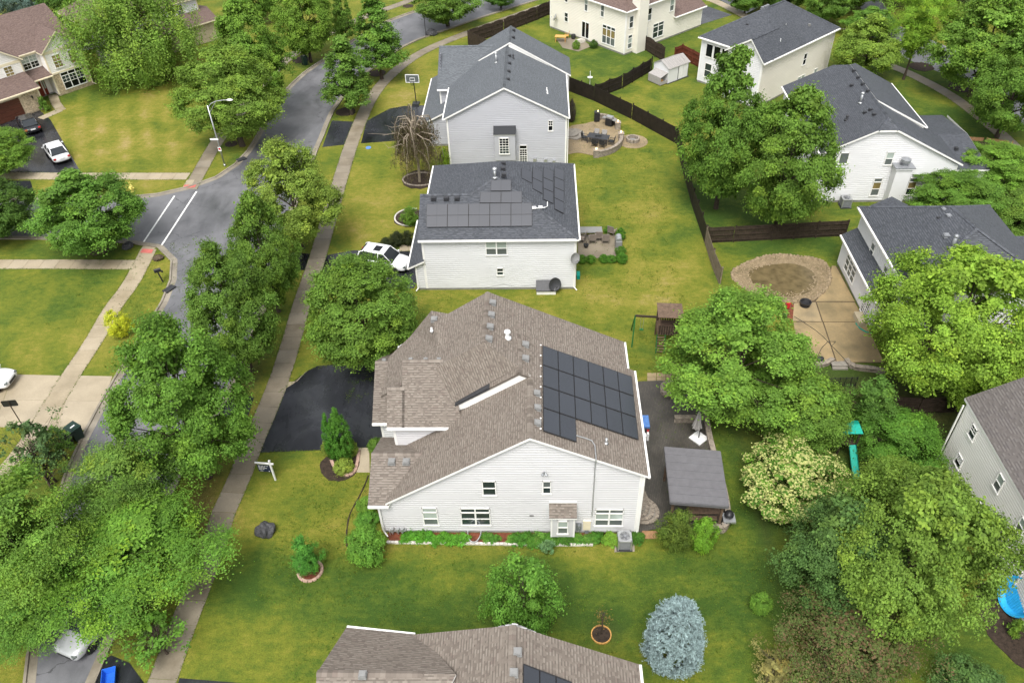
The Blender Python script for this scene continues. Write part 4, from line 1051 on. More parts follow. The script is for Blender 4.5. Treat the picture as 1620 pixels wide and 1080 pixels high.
for px, py in ((806, 89), (806, 101), (805, 113.5), (804, 126)): h.vent(on_plane(px, py, pC, nC), .42, 'vent_dark', .16)
for x, y in ((-2.6, 85.5), (-2.6, 87.6)): h.vent((x, y, 8.8), .42, 'vent_dark', .16)
h.pipe(on_plane(785, 99, (-3.27, 0, 8.55), Vector((-.51, 0, 1))), .09, .9, .14); h.pipe(on_plane(866, 148, pC, nC), .06, .3, mat='plastic_white'); h.pipe(on_plane(865, 143, pC, nC), .05, .3, mat='plastic_white'); h.pipe(on_plane(812, 93, pC, nC), .07, .3, .1, 'vent_dark')
for px, py, zz in ((863, 263, .6), (876, 264, .45), (846, 262, .7)):
    u, z = h.uz(sw, px, py); mb = MB(); mb.T = sw.T; mb.box((u - .15, .02, .3), (u + .15, .3, .3 + zz)); mb.build('utility_box', M['metal_galv'], h.root)
h.spout(2.95, 73.5, 5.2, (.2, -.2)); h.gutter((3.0, 73.25, 5.42), (3.0, 83.8, 5.42))
h.finish()
# small rear bay roof of the far block
# ---------------------------------------------------------------- D: cream house at the top, brown roof
h = House('cream house with a brown roof, chimney and patio door at the top edge', (11.14, 102.62), 41.5, shingles='roof_redbrown', side='siding_cream')
wA = h.wall((0, 0), (15.2, 0), [(0, 0), (15.2, 0), (15.2, 2.7), (9.3, 2.7), (9.3, 5.6), (0, 5.6)])
wB = h.wall((0, 14.2), (0, 0), 5.6)
h.wall((15.2, 0), (15.2, 8), 2.7); h.wall((15.2, 12), (0, 14.2), 2.7); h.wall((9.3, 12), (9.3, 12.01), 5)
h.hip(-.35, 9.6, -.35, 14.5, 5.66, (4.6, 5.2, 8.3), (4.6, 9.6, 8.3))
h.slab([(9.2, -.35, 2.75), (15.6, -.35, 2.75), (15.6, 4, 5.0), (9.2, 4, 5.0)]); h.slab([(9.2, 8.4, 2.75), (15.6, 8.4, 2.75), (15.6, 4, 5.0), (9.2, 4, 5.0)])
h.gutter((-.35, -.35, 5.66), (9.6, -.35, 5.66)); h.gutter((-.35, 14.5, 5.66), (-.35, -.35, 5.66)); h.gutter((9.3, -.35, 2.75), (15.6, -.35, 2.75))
mb = MB(); mb.box((1.6, -.72, 0), (3.3, 0.6, 9.3)); mb.box((1.55, -.77, 9.2), (3.35, .65, 9.35)); mb.build('chimney', M['siding_cream'], h.root)
def q4(w, p, **k):
    U = [h.uz(w, *c) for c in p]; u0, u1 = sorted(((U[0][0] + U[2][0]) / 2, (U[1][0] + U[3][0]) / 2)); z0, z1 = (U[0][1] + U[1][1]) / 2, (U[2][1] + U[3][1]) / 2
    return h.window(w, u0, z0, u1 - u0, z1 - z0, **k)
def pw(w, x0, y0, x1, y1, **k): return h.pwin(w, ((x0, y0), (x1, y1)), **k)
pw(wB, 893.5, 33.5, 899.5, 21, top='glass_dark', bot='glass_dark'); pw(wB, 925, 17, 931, -3); pw(wB, 950.5, 26, 957, 9, top='glass_screen')
pw(wB, 920.5, 58, 933, 37, n=2, slider=True, bot='glass_black'); pw(wB, 952.5, 67, 974.5, 45, n=3, transom='glass_dark', top='glass_amber', bot='glass_screen')
pw(wB, 894, 3, 899, -8, top='glass_dark', bot='glass_dark')
h.window(wA, .55, 3.3, .75, 1.5, top='glass_dark', bot='glass_dark'); h.window(wA, .5, .7, .8, 1.75, transom='glass_dark')
h.window(wA, 3.9, 3.4, .8, 1.6, top='glass_black', bot='glass_screen'); h.window(wA, 3.55, .6, .6, 2.0, transom='glass_screen'); h.window(wA, 5.2, .8, 2.1, 1.9, n=2, transom='glass_dark', top='glass_dark', bot='glass_dark'); h.window(wA, 8.2, 3.6, .8, 1.5)
dish(h, wB, 883, 27, .45, 'metal_galv', (-.6, .6, .3))
h.finish()

# ---------------------------------------------------------------- E: upper right house
h = House('ivory house with a dark roof and three black upper windows in a row', (24.57, 86.22), 43, shingles='roof_charcoal', side='siding_ivory')
wS = h.wall((0, 0), (14.6, 0), 5.3)
wG = h.wall((0, 4.6), (0, 0), [(0, 0), (4.6, 0), (4.6, 5.35), (2.9, 7.4), (0, 5.75)], 'siding_bright')
wW = h.wall((1.5, 9.4), (1.5, 4.6), 5.3, 'siding_bright'); h.wall((1.5, 4.6), (0, 4.6), 5.3); h.wall((14.6, 0), (14.6, 9.4), 5.3); h.wall((14.6, 9.4), (1.5, 9.4), 5.3)
h.hip(1.2, 14.9, -.35, 9.75, 5.38, (6.8, 4.7, 8.6), (9.8, 4.7, 8.6))
h.slab([(-.35, -.35, 5.38), (8, -.35, 5.38), (6.0, 1.7, 7.55), (-.35, 1.7, 7.55)]); h.slab([(-.35, 4.9, 5.55), (3.0, 4.9, 5.55), (6.2, 1.7, 7.55), (-.35, 1.7, 7.55)])
h.cap((-.35, 1.7, 7.55), (4.8, 1.7, 7.55)); h.gutter((-.35, -.35, 5.38), (14.9, -.35, 5.38)); h.gutter((1.2, 9.75, 5.38), (1.2, 4.9, 5.38))
for u in (.75, 1.85, 2.95): h.window(wW, u, 3.3, .98, 1.55, slider=True, bot='glass_black')
h.window(wW, .9, .9, 1.0, 1.7, top='glass_dark', bot='glass_dark'); h.window(wG, 1.4, 3.2, .9, 1.5, slider=True, bot='glass_black')
for p, k in (([(1268, 103.4), (1273, 102.6), (1272, 84.6), (1277, 84)], dict(top='glass_black', bot='glass_black')), ([(1259, 135), (1270, 131), (1261.3, 121), (1273.6, 118)], dict(n=2, bot='glass_dark')), ([(1284.7, 123.5), (1289.8, 121), (1287.5, 108.8), (1293, 108)], dict(bot='glass_screen'))): q4(wS, p, **k)
for i in range(3): h.vent(h.root.matrix_basis @ Vector((8.2, 6.2 - i * .55, 7.6)) if False else (Matrix.Rotation(R(43), 3, 'Z') @ Vector((7.2 + i * .5, 5.7, 8.05)) + Vector((24.57, 86.22, 0))), .42, 'metal_grey')
def lw(x, y, z): return Matrix.Rotation(h.rot, 3, 'Z') @ Vector((x, y, z)) + h.o
h.vent(lw(4.2, 5.4, 6.95), .4, 'vent_dark'); h.vent(lw(10.4, 1.2, 6.4), .35, 'vent_grey'); h.pipe(lw(3.9, .7, 6.45), .05, .3)
h.finish()

# ---------------------------------------------------------------- F: right house with the clipped gable and chimney
h = House('white house with a clipped gable and a capped chimney between two windows', (31.5, 73.0), shingles='roof_charcoal', side='siding_bright')
sw = h.wall((25.6, 65.9), (38.0, 65.9), [(0, 0), (12.4, 0), (12.4, 3.75), (5.95, 7.2), (4.3, 7.2), (0, 5.2)])
h.wall((38, 65.9), (38, 70.4), 3.7); h.wall((36.0, 70.4), (36.0, 80), 5.1); h.wall((36, 80), (25.6, 80), 5.2); h.wall((25.6, 80), (25.6, 65.9), 5.2)
RZ = 8.05
h.slab([(25.3, 65.6, 5.2), (25.3, 80.3, 5.2), (30.0, 80.3, 7.35), (31.0, 78.5, RZ), (30.9, 66.9, RZ), (29.8, 65.6, 7.38)])
h.slab([(38.3, 65.6, 3.95), (38.3, 71, 3.95), (31.3, 71, 7.85), (31.0, 66.9, 8.0), (31.6, 65.6, 7.38)])
h.slab([(29.8, 65.6, 7.38), (31.6, 65.6, 7.38), (30.95, 66.9, RZ)]); h.slab([(30.0, 80.3, 7.35), (32.2, 80.3, 7.35), (31.0, 78.5, RZ)])
h.slab([(36.35, 70.3, 5.35), (36.35, 80.3, 5.35), (32.2, 80.3, 7.5), (31.0, 78.5, RZ + .06), (31.0, 70.3, RZ + .06)])
h.wall((31.0, 70.36), (36.2, 70.36), [(0, 7.6), (5.1, 4.7), (5.1, 5.25), (0, 7.95)], 'trim_white', lap=False, corner=False)
h.cap((30.95, 66.9, RZ), (31.0, 78.5, RZ)); h.cap((31.6, 65.6, 7.38), (30.95, 66.9, RZ)); h.cap((29.8, 65.6, 7.38), (30.95, 66.9, RZ))
h.slab([(37.0, 66.8, 2.75), (41.6, 66.8, 2.75), (41.0, 71.5, 4.0), (37.0, 71.5, 4.0)]); h.slab([(37.0, 78.2, 2.75), (41.6, 78.2, 2.75), (41.0, 71.5, 4.0), (37.0, 71.5, 4.0)]); h.slab([(41.6, 66.8, 2.75), (42.1, 78.2, 2.75), (41.0, 71.5, 4.02)])
h.wall((37.5, 67.2), (41.4, 67.2), 2.7); h.wall((41.4, 67.2), (41.7, 78), 2.7)
h.gutter((36.35, 70.3, 5.35), (36.35, 80.3, 5.35)); h.gutter((25.3, 80.3, 5.2), (25.3, 65.6, 5.2))
for p, k in (([(1325.6, 259), (1340, 259), (1329, 241), (1344, 241)], dict(slider=True, bot='glass_screen')), ([(1397, 261), (1410, 260.7), (1403, 240), (1416, 240)], {}), ([(1375, 309.6), (1390, 309), (1383, 281), (1395.5, 281)], dict(transom='glass_screen', top='glass_amber')), ([(1430.4, 308), (1444.4, 308), (1439.3, 280.7), (1452.7, 280.7)], dict(transom='glass_screen', top='glass_amber', bot='glass_dark'))): q4(sw, p, **k)
u0, _ = h.uz(sw, 1390, 325); u1, _ = h.uz(sw, 1421, 325)
mb = MB(); mb.T = sw.T; mb.box((u0 + .15, .02, 0), (u1 - .3, 1.0, 3.9)); mb.box((u0, .02, 3.9), (u1 - .1, 1.12, 4.02)); o = mb.build('chimney', M['siding_bright'], h.root)
mb = MB(); mb.T = sw.T; mb.box((u0 - .02, .0, 4.02), (u1 - .08, 1.14, 4.1)); mb.lathe(((u0 + u1) / 2, .55, 4.1), [(.28, 0), (.24, .2), (.2, .3), (.42, .36), (.42, .62), (.1, .75)], 14); mb.build('chimney_cap', M['metal_grey'], o)
pF, nF = (25.3, 0, 5.2), Vector((-(RZ - 5.2) / 5.65, 0, 1))
for px, py in ((1351, 113), (1358, 123.5), (1365, 134), (1373, 145), (1377, 174.5), (1383, 182), (1347, 136), (1368, 179)): h.vent(on_plane(px, py, pF, nF), .4, 'vent_dark', .18)
h.pipe(on_plane(1361, 163, pF, nF), .1, .9, .16); h.pipe(on_plane(1339, 190, pF, nF), .1, .35, .14, 'vent_dark'); h.vent((39.3, 69.4, 3.5), .4, 'vent_dark')
h.finish()

# ---------------------------------------------------------------- G: right house beside the patio
h = House('white house with a lower lean-to roof facing the concrete patio', (30.5, 51.5), shingles='roof_charcoal', side='siding_bright')
wL = h.wall((25.3, 56.0), (25.3, 47.2), 2.75)
wU = h.wall((26.25, 56.2), (26.25, 46.3), [(0, 0), (9.9, 0), (9.9, 5.15), (0, 5.15)])
h.wall((25.3, 47.2), (29.5, 47.9), 2.75, 'siding_stonegrey'); h.wall((26.25, 46.3), (36, 46.3), 5.15); h.wall((36, 46.3), (36, 56.2), 5.15); h.wall((36, 56.2), (26.25, 56.2), 5.1); h.wall((26.3, 56.0), (25.3, 56.0), 2.75)
h.slab([(25.05, 47.0, 2.78), (25.05, 56.25, 2.78), (26.3, 56.25, 3.5), (26.3, 47.0, 3.5)])
h.hip(25.9, 36.3, 45.6, 56.5, 5.3, (31.0, 48.6, 8.3), (30.4, 51.5, 8.3))
h.gutter((25.9, 56.5, 5.3), (25.9, 45.6, 5.3)); h.gutter((25.05, 56.25, 2.78), (25.05, 47.0, 2.78))
h.slab([(36.2, 47.5, 3.3), (36.2, 55, 3.3), (40, 55, 3.3), (40, 47.5, 3.3)]); h.wall((39.8, 47.7), (39.8, 55), 3.2); h.wall((36, 47.7), (39.8, 47.7), 3.2)
h.slab([(27.0, 56.9, 5.15), (28.5, 56.9, 5.95), (28.5, 54, 5.95), (27.0, 54, 5.15)], side=0); h.slab([(30.0, 56.9, 5.15), (28.5, 56.9, 5.95), (28.5, 54, 5.95), (30.0, 54, 5.15)], side=0)
q4(wL, [(1336, 424), (1349, 450), (1343, 398), (1357, 428)], n=3, transom='glass_screen', top='glass_screen', bot='glass_screen')
q4(wL, [(1362, 491), (1371, 507), (1370, 462), (1379, 482)], n=2, grid=(2, 3), top='glass_screen', bot='glass_screen')
q4(wU, [(1375, 403), (1380, 410), (1382, 381), (1387, 389)], top='glass_screen', bot='glass_dark'); q4(wU, [(1395, 437), (1400, 444), (1402, 418), (1407, 426)], top='glass_screen', bot='glass_dark')
pG = (25.9, 0, 5.3); nG = Vector((-3 / 4.8, 0, 1))
for px, py in ((1494, 333), (1501, 343), (1497, 374)): h.vent(on_plane(px, py, pG, nG), .5, 'metal_grey')
h.vent(on_plane(1484, 347, pG, nG), .3, 'vent_dark'); h.pipe(on_plane(1506, 392, pG, nG), .12, .95, .17, 'metal_grey')
h.finish()

# ---------------------------------------------------------------- H: lower right house
h = House('pale grey house with a grey-brown shingle roof at the lower right edge', (30.0, 27.5), shingles='roof_greybrown', side='siding_pale')
wW = h.wall((25.7, 34.3), (25.7, 15.5), 5.15)
wN = h.wall((35.7, 34.3), (25.7, 34.3), [(0, 0), (10, 0), (10, 5.1), (5, 8.0), (0, 5.1)]); h.wall((25.5, 15.5), (35.5, 15.5), 5.1); h.wall((35.5, 15.5), (35.5, 34.3), 5.1)
h.gable(25.62, 35.8, 15.2, 34.65, 5.3, 5.2, 30.6, 8.3); h.spout(25.42, 34.2, 5.1, (-.3, .1))
for p, k in (([(1532, 685), (1539.5, 700), (1541, 668), (1549, 682)], dict(grid=(2, 2), gridbot=False, top='glass_dark', bot='glass_dark')), ([(1510, 729), (1518, 745), (1518, 714), (1526, 728)], dict(grid=(2, 3), gridbot=False, top='glass_dark', bot='glass_black')),
             ([(1571, 766), (1580, 782), (1584, 746), (1592, 761)], {}), ([(1607, 834), (1616, 850), (1619, 815), (1628, 830)], dict(bot='glass_screen')), ([(1543, 800), (1550, 806), (1549, 787), (1558, 803)], dict(slider=True, bot='glass_black'))): q4(wW, p, **k)
q4(wW, [(1580, 888), (1604, 930), (1597, 866), (1622, 905)], n=3, transom='glass_dark', grid=(2, 2), gridbot=False, top='glass_dark', bot='glass_black')
h.finish()

# ---------------------------------------------------------------- I: bottom house, only the brown roof in view
h = House('house at the bottom edge showing only its brown roof and some solar panels', (-2.0, 12.0), shingles='roof_brown', side='siding_main')
h.slab([(4.35, 7.0, 5.9), (4.35, 17.45, 5.9), (-1.2, 17.75, 8.62), (-1.2, 7.0, 8.62)])
h.slab([(-6.05, 7.0, 5.4), (-6.05, 19.05, 5.4), (-1.2, 17.75, 8.6), (-1.2, 7.0, 8.6)])
h.slab([(-9.2, 19.45, 5.3), (-5.6, 19.05, 5.4), (-3.6, 16.2, 7.35), (-9.55, 16.2, 7.35)]); h.slab([(-9.55, 13.0, 5.3), (-5.6, 13.0, 5.4), (-3.6, 16.2, 7.35), (-9.55, 16.2, 7.35)])
h.cap((-9.55, 16.2, 7.35), (-5.0, 16.2, 7.35)); h.cap((-1.2, 7, 8.62), (-1.2, 17.75, 8.62))
h.gutter((-5.9, 19.05, 5.4), (-9.2, 19.45, 5.3)); h.gutter((4.35, 7, 5.9), (4.35, 17.45, 5.9))
h.wall((-9.2, 17.2), (4.1, 17.2), 5.3); h.wall((4.1, 17.2), (-5.8, 18.7), [(0, 0), (10, 0), (10, 5.2), (5.3, 8.3), (0, 5.6)]); h.wall((4.1, 7), (4.1, 17.2), 5.7); h.wall((-5.8, 18.8), (-9.0, 19.1), 5.2); h.wall((-9.2, 19.1), (-9.2, 13.3), [(0, 0), (5.8, 0), (5.8, 5.2), (2.9, 7.1), (0, 5.2)])
pI, nI = (-1.2, 0, 8.62), Vector((.49, 0, 1))
def RI(px, py): return on_plane(px, py, pI, nI)
for px, py in ((819, 1032), (813, 1065)): h.vent(RI(px, py), .42, 'vent_grey')
h.vent(on_plane(574, 1068, (0, 16.2, 7.35), Vector((0, .6, 1))), .4, 'vent_grey')
a, b = RI(826, 1050), RI(903, 1079); dn = Vector((0, -1, 0)) * 3.4
h.solar(a + dn, b + dn, b, a, 3, 2)
h.finish()

# ---------------------------------------------------------------- J: top left house
h = House('cream and stone house with a red front door and a brown garage door', (-60.15, 88.2), 51, shingles='roof_redbrown', side='siding_pale', trim='trim_cream')
wm = h.wall((-14, 3.4), (9.2, 3.4), 5.3); wr = h.wall((4.3, 1.9), (8.7, 1.9), [(0, 2.75), (4.4, 2.75), (4.4, 5.3), (2.2, 7.2), (0, 5.3)]); ws = h.wall((4.3, 1.9), (8.7, 1.9), 2.72, 'stone_face', lap=False)
h.wall((4.3, 3.4), (4.3, 1.9), 5.3); we = h.wall((8.7, 1.9), (8.7, 12), [(0, 0), (10.1, 0), (10.1, 5.3), (6.5, 8.0), (1.5, 5.3), (0, 5.3)]); h.wall((8.7, 14), (-14, 14), 5.3)
wl = h.wall((-3.4, 2.3), (1.7, 2.3), [(0, 2.7), (5.1, 2.7), (5.1, 5.3), (2.6, 7.3), (0, 5.3)]); h.wall((1.7, 2.3), (1.7, 3.4), 5.3)
wg = h.wall((-7.5, -.2), (1.5, -.2), 2.7, 'stone_face', lap=False); h.wall((1.5, -.2), (1.5, 3.4), 2.7, 'siding_pale')
h.slab([(-14, 3.0, 5.35), (9.1, 3.0, 5.35), (9.1, 8.6, 8.6), (-14, 8.6, 8.6)]); h.slab([(-14, 14.3, 5.35), (9.1, 14.3, 5.35), (9.1, 8.6, 8.6), (-14, 8.6, 8.6)])
h.slab([(4.0, 1.55, 5.35), (4.0, 5.5, 5.35), (6.5, 5.8, 7.4), (6.5, 1.55, 7.4)]); h.slab([(9.0, 1.55, 5.35), (9.0, 5.5, 5.35), (6.5, 5.8, 7.4), (6.5, 1.55, 7.4)])
h.slab([(-3.7, 1.95, 5.35), (-3.7, 5.5, 5.35), (-.85, 5.8, 7.5), (-.85, 1.95, 7.5)]); h.slab([(2.0, 1.95, 5.35), (2.0, 5.5, 5.35), (-.85, 5.8, 7.5), (-.85, 1.95, 7.5)])
h.slab([(-7.8, -.6, 2.75), (1.7, -.6, 2.75), (1.7, 2.3, 3.9), (-7.8, 2.3, 3.9)]); h.slab([(1.7, 1.6, 2.75), (4.35, 1.6, 2.75), (4.35, 3.4, 3.5), (1.7, 3.4, 3.5)])
h.gutter((-7.8, -.6, 2.75), (1.7, -.6, 2.75)); h.gutter((1.7, 1.6, 2.75), (4.35, 1.6, 2.75)); h.gutter((2.0, 3.0, 5.5), (4.0, 3.0, 5.5))
mb = MB(); mb.T = wg.T
for i in range(4): mb.box((1.0, .02, .05 + i * .55), (6.6, .07, .57 + i * .55))
mb.build('garage_door', M['garage_brown'], h.root)
mb = MB(); mb.T = wg.T; mb.box((.6, .01, 2.3), (7.0, .09, 2.65)); mb.build('garage_header', M['trim_cream'], h.root)
for z0, z1, d_ in ((2.6, 2.8, .1), (5.05, 5.35, .08)): mb = MB(); mb.T = ws.T; mb.box((-.02, .01, z0), (4.42, d_, z1)); mb.build('belt_trim', M['trim_cream'], h.root)
mb = MB(); mb.T = wl.T; mb.box((0, .01, 5.05), (5.1, .08, 5.35)); mb.build('belt_trim', M['trim_cream'], h.root)
# individual facing stones on the two stone fronts
rs = random.Random(5)
for (w, a0, a1, skip) in ((ws, .1, 4.3, (.95, 3.75, .55, 2.6)), (wg, 7.1, 8.9, None)):
    mb = MB(); mb.T = w.T; z = .1
    while z < 2.5:
        u = a0; hh = rs.uniform(.14, .26)
        while u < a1 - .1:
            ww = min(rs.uniform(.22, .5), a1 - u)
            if not (skip and u + ww > skip[0] and u < skip[1] and z + hh > skip[2] and z < skip[3]): mb.box((u + .015, .0, z + .012), (u + ww - .015, rs.uniform(.02, .06), z + hh - .012))
            u += ww
        z += hh
    tag(mb.build('facing_stones', M['stone_face'], h.root), kind='stuff')
for u in (.75, 2.75): h.window(wr, u, 3.2, 1.05, 1.6, grid=(2, 2), top='glass_amber', bot='glass_amber', frame='trim_white')
h.window(ws, .95, .55, 2.8, 2.05, n=3, transom='glass_black', grid=(2, 2), gridbot=False, top='glass_dark', bot='glass_black', frame='trim_white')
h.window(wm, 16.1, 3.55, 1.9, 1.5, n=2, grid=(2, 2), top='glass_blind', bot='glass_black', frame='trim_white')
for u in (.3, 2.7): h.window(wl, u + .3, 3.5, 1.0, 1.5, grid=(2, 2), top='glass_amber', bot='glass_amber', frame='trim_white')
mb = MB(); mb.T = wm.T; mb.box((16.1, .03, .1), (17.2, .1, 2.2)); mb.box((17.35, .03, .1), (17.7, .1, 2.2)); mb.box((15.6, .03, .1), (15.95, .1, 2.2)); do = mb.build('door', M['door_red'], h.root)
mb = MB(); mb.T = wm.T; mb.box((16.35, .1, 1.1), (16.95, .115, 2.0)); mb.box((17.42, .1, .9), (17.62, .115, 2.0)); mb.build('pane', M['glass_blind'], do)
mb = MB(); mb.T = wg.T; mb.tube((8.0, .02, 1.9), (8.0, .2, 1.9), .03); mb.box((7.93, .15, 1.75), (8.07, .29, 2.0)); mb.build('wall_lantern', M['black_metal'], h.root)
h.spout(8.65, 1.8, 5.2)
h.finish()

# ---------------------------------------------------------------- K: house behind the pale willow, top left
o0 = G(345, 60); ang = 47
h = House('tan house with a row of upper windows, half hidden behind the drooping tree', (o0.x, o0.y), ang, shingles='roof_redbrown', side='siding_bright', trim='trim_cream')
wf = h.wall((-16, 1.5), (-1, 1.5), 5.4); wf2 = h.wall((-9, -.5), (0, -.5), 2.7, 'garage_tan', lap=False); h.wall((-.0, -.5), (0, 9), 2.7); h.wall((-1, 1.5), (-1, 10), 5.4); h.wall((-1, 10), (-16, 10), 5.4)
h.slab([(-9.3, -.9, 2.75), (.3, -.9, 2.75), (.3, 1.6, 3.9), (-9.3, 1.6, 3.9)]); h.hip(-16.3, -.7, 1.1, 10.3, 5.5, (-11, 5.7, 8.3), (-5, 5.7, 8.3))
h.slab([(.3, 1.6, 3.9), (.3, 8, 2.9), (-1, 8, 3.0), (-1, 1.6, 3.9)])
for u in (9.2, 10.5, 11.8): h.window(wf, u, 3.6, 1.0, 1.5, grid=(2, 2), gridbot=False, top='glass_black', bot='glass_screen', frame='trim_white')
mb = MB(); mb.T = wf2.T
for i in range(4): mb.box((2.2, .02, .05 + i * .54), (7.6, .07, .56 + i * .54))
mb.build('garage_door', M['garage_tan'], h.root)
h.finish()
# ============================================================ TREES AND SHRUBS
def leaf_mesh(name, P, Nn, size, tint, mat, asp=0.6, rng=None):
    """one kite-shaped, slightly folded leaf per point"""
    n = len(P); rng = rng or np.random.default_rng(1)
    Nn = Nn / (np.linalg.norm(Nn, axis=1, keepdims=True) + 1e-9)
    t = rng.normal(size=(n, 3)); t -= Nn * (t * Nn).sum(1, keepdims=True); t /= np.linalg.norm(t, axis=1, keepdims=True) + 1e-9
    b = np.cross(Nn, t); s = size[:, None]
    v = np.stack([P - t * s * .5, P + b * s * asp * .5 - Nn * s * .08, P + t * s * .5 - Nn * s * .10, P - b * s * asp * .5 - Nn * s * .08], axis=1).reshape(-1, 3).astype(np.float32)
    me = bpy.data.meshes.new(name); me.vertices.add(4 * n); me.vertices.foreach_set('co', v.ravel())
    me.loops.add(4 * n); me.loops.foreach_set('vertex_index', np.arange(4 * n, dtype=np.int32))
    me.polygons.add(n); me.polygons.foreach_set('loop_start', np.arange(0, 4 * n, 4, dtype=np.int32)); me.polygons.foreach_set('loop_total', np.full(n, 4, dtype=np.int32))
    me.update()
    ca = me.color_attributes.new('leaf', 'FLOAT_COLOR', 'POINT'); c = np.ones((4 * n, 4), dtype=np.float32); c[:, :3] = np.repeat(tint, 4, axis=0); ca.data.foreach_set('color', c.ravel())
    me.materials.append(M[mat]); return me

def prof_round(t): return np.sin(np.pi * np.clip(t * 0.94 + 0.06, 0, 1)) ** 0.62
def prof_ovate(t): return np.clip(np.sin(np.pi * np.clip(t, 0, 1) ** 0.72) ** 0.7, 0, 1) * (1 - 0.18 * t)
def prof_taper(t):
    t = np.clip(t, 0, 1); return np.where(t < .3, (np.clip(t, 0.004, 1) / .3) ** .42, (1 - ((np.clip(t, .3, 1) - .3) / .7) ** 1.7) ** .72 + .04)
def prof_pyr(t): return np.clip((1 - t) ** 0.75 * np.clip(t * 9, 0, 1) ** .5 + .03, 0, 1)
def prof_vase(t): return np.sin(np.pi * np.clip(t * .9 + .05, 0, 1) ** 1.35) ** 0.6
def prof_column(t): return np.clip(t * 6, 0, 1) ** .5 * np.clip((1 - t) * 2.2, 0, 1) ** .6
def prof_dome(t): return np.sqrt(np.clip(1 - t ** 2, 0, 1)) * np.clip(.82 + t, 0, 1)

def make_crown(name, seed, prof, H, Rm, fb, n_cl, n_lf, leaf, clr, flat=.62, lump=.16, hole=.0, shell=.86, tintv=.14, yellow=.25, mat='leaves', droop=0.0, asp=.6, second=None, spiky=0.0, outn=.55, bough=0):
    rng = np.random.default_rng(seed)
    t = rng.random(n_cl * 4); w = prof(t); keep = rng.random(len(t)) < w * .9 + .08; t = t[keep][:n_cl]; nC = len(t)
    ph = rng.random(nC) * 2 * np.pi
    k1, k2 = rng.integers(2, 4), rng.integers(4, 7); p1, p2, p3 = rng.random(3) * 6.28
    lm = 1 + lump * (np.sin(k1 * ph + p1 + 2 * t) * .6 + np.sin(k2 * ph + p2 + 7 * t) * .6 + np.sin(11 * t + p3) * .4) + rng.normal(size=nC) * lump * .45
    rr = np.where(rng.random(nC) < .66, rng.uniform(shell, 1.0, nC), rng.uniform(.30, shell, nC))
    r = prof(t) * Rm * lm * rr - clr * .35; r = np.clip(r, 0, None)
    z0 = fb * H; z = z0 + t * (H - z0) * (1 + rng.normal(size=nC) * .02)
    C = np.stack([r * np.cos(ph), r * np.sin(ph), z], 1)
    if bough > 0:      # clumps gather on boughs, with gaps between the boughs
        nB = bough; Bi = rng.choice(nC, nB, replace=False); far_ = np.hypot(C[Bi, 0], C[Bi, 1]) * 1.0
        which = np.argmin(np.linalg.norm(C[:, None, :] - C[Bi][None, :, :], axis=2), axis=1)
        pull = np.where(rng.random(nC) < .78, rng.uniform(.25, .55, nC), 0.0)[:, None]
        C = C * (1 - pull) + C[Bi][which] * pull
        up_ = np.clip(1 - np.hypot(*(C - C[Bi][which])[:, :2].T) / (Rm * .4), 0, 1) * Rm * .07; C[:, 2] += up_
    if hole > 0:
        keepc = np.ones(nC, bool)
        for _ in range(int(hole)):
            a, hh = rng.random() * 6.28, rng.uniform(.2, .9)
            c0 = np.array([Rm * .9 * np.cos(a) * prof(np.array(hh)), Rm * .9 * np.sin(a) * prof(np.array(hh)), z0 + hh * (H - z0)])
            keepc &= np.linalg.norm((C - c0) * [1, 1, .8], axis=1) > clr * rng.uniform(1.0, 1.7)
        C = C[keepc]; nC = len(C)
    cr = clr * rng.uniform(.6, 1.35, nC)
    m_ = int(n_lf); n = nC * m_
    ci = np.repeat(np.arange(nC), m_)
    d = rng.normal(size=(n, 3)); d[:, 2] += .60; inner = np.zeros(nC, bool); inner[(np.hypot(C[:, 0], C[:, 1]) < Rm * .5 * prof(t[:nC] if len(t) >= nC else np.full(nC, .5))[:nC])] = True; out = C[ci].copy(); out[:, 2] = (C[ci][:, 2] - (z0 + (H - z0) * .35)) * .8
    out /= np.linalg.norm(out, axis=1, keepdims=True) + 1e-9
    d += out * .5; d /= np.linalg.norm(d, axis=1, keepdims=True)
    rad = rng.random(n) ** .34
    # twigs: leaves gather along short shoots, which gives a ragged outline
    tw = rng.integers(0, 7, n); twd = rng.normal(size=(nC * 7, 3)) + np.repeat(out[::m_] * .9, 7, axis=0); twd /= np.linalg.norm(twd, axis=1, keepdims=True)
    dd = twd[ci * 7 + tw]; mixk = rng.random(n) < .45
    d = np.where(mixk[:, None], dd + rng.normal(size=(n, 3)) * .16, d); rad = np.where(mixk, rng.random(n) ** .6 * (1.15 + spiky), rad)
    P = C[ci] + d * (rad * cr[ci])[:, None] * np.array([1, 1, flat])
    if droop: P[:, 2] -= droop * rng.random(n) ** 1.5 * (.4 + np.linalg.norm(P[:, :2], axis=1) / Rm)
    Nn = d * outn + out * .35 + np.array([0, 0, .55]) + rng.normal(size=(n, 3)) * .45
    ct = 1 + rng.normal(size=nC) * tintv; lt = 1 + rng.normal(size=n) * .16
    v = np.clip(ct[ci] * lt, .45, 1.8)
    ye = np.clip(rng.normal(size=nC) * .5, 0, 1.2)[ci] * yellow + np.clip(rad - .85, 0, .3) * yellow * 1.2
    tint = np.stack([v * (1 + ye), v * (1 + ye * .45), v * (1 - ye * .25)], 1)
    if second is not None:
        frac, colr, outer = second
        k = (rng.random(n) < frac) & (rad > outer); tint[k] = np.array(colr) * rng.uniform(.75, 1.1, (k.sum(), 1))
    size = leaf * rng.uniform(.65, 1.35, n) * np.where(inner[ci], 1.7, 1.0)
    P[:, 2] = np.maximum(P[:, 2], 0.03)
    return leaf_mesh(name, P, Nn, size, tint, mat, asp, rng), C, cr

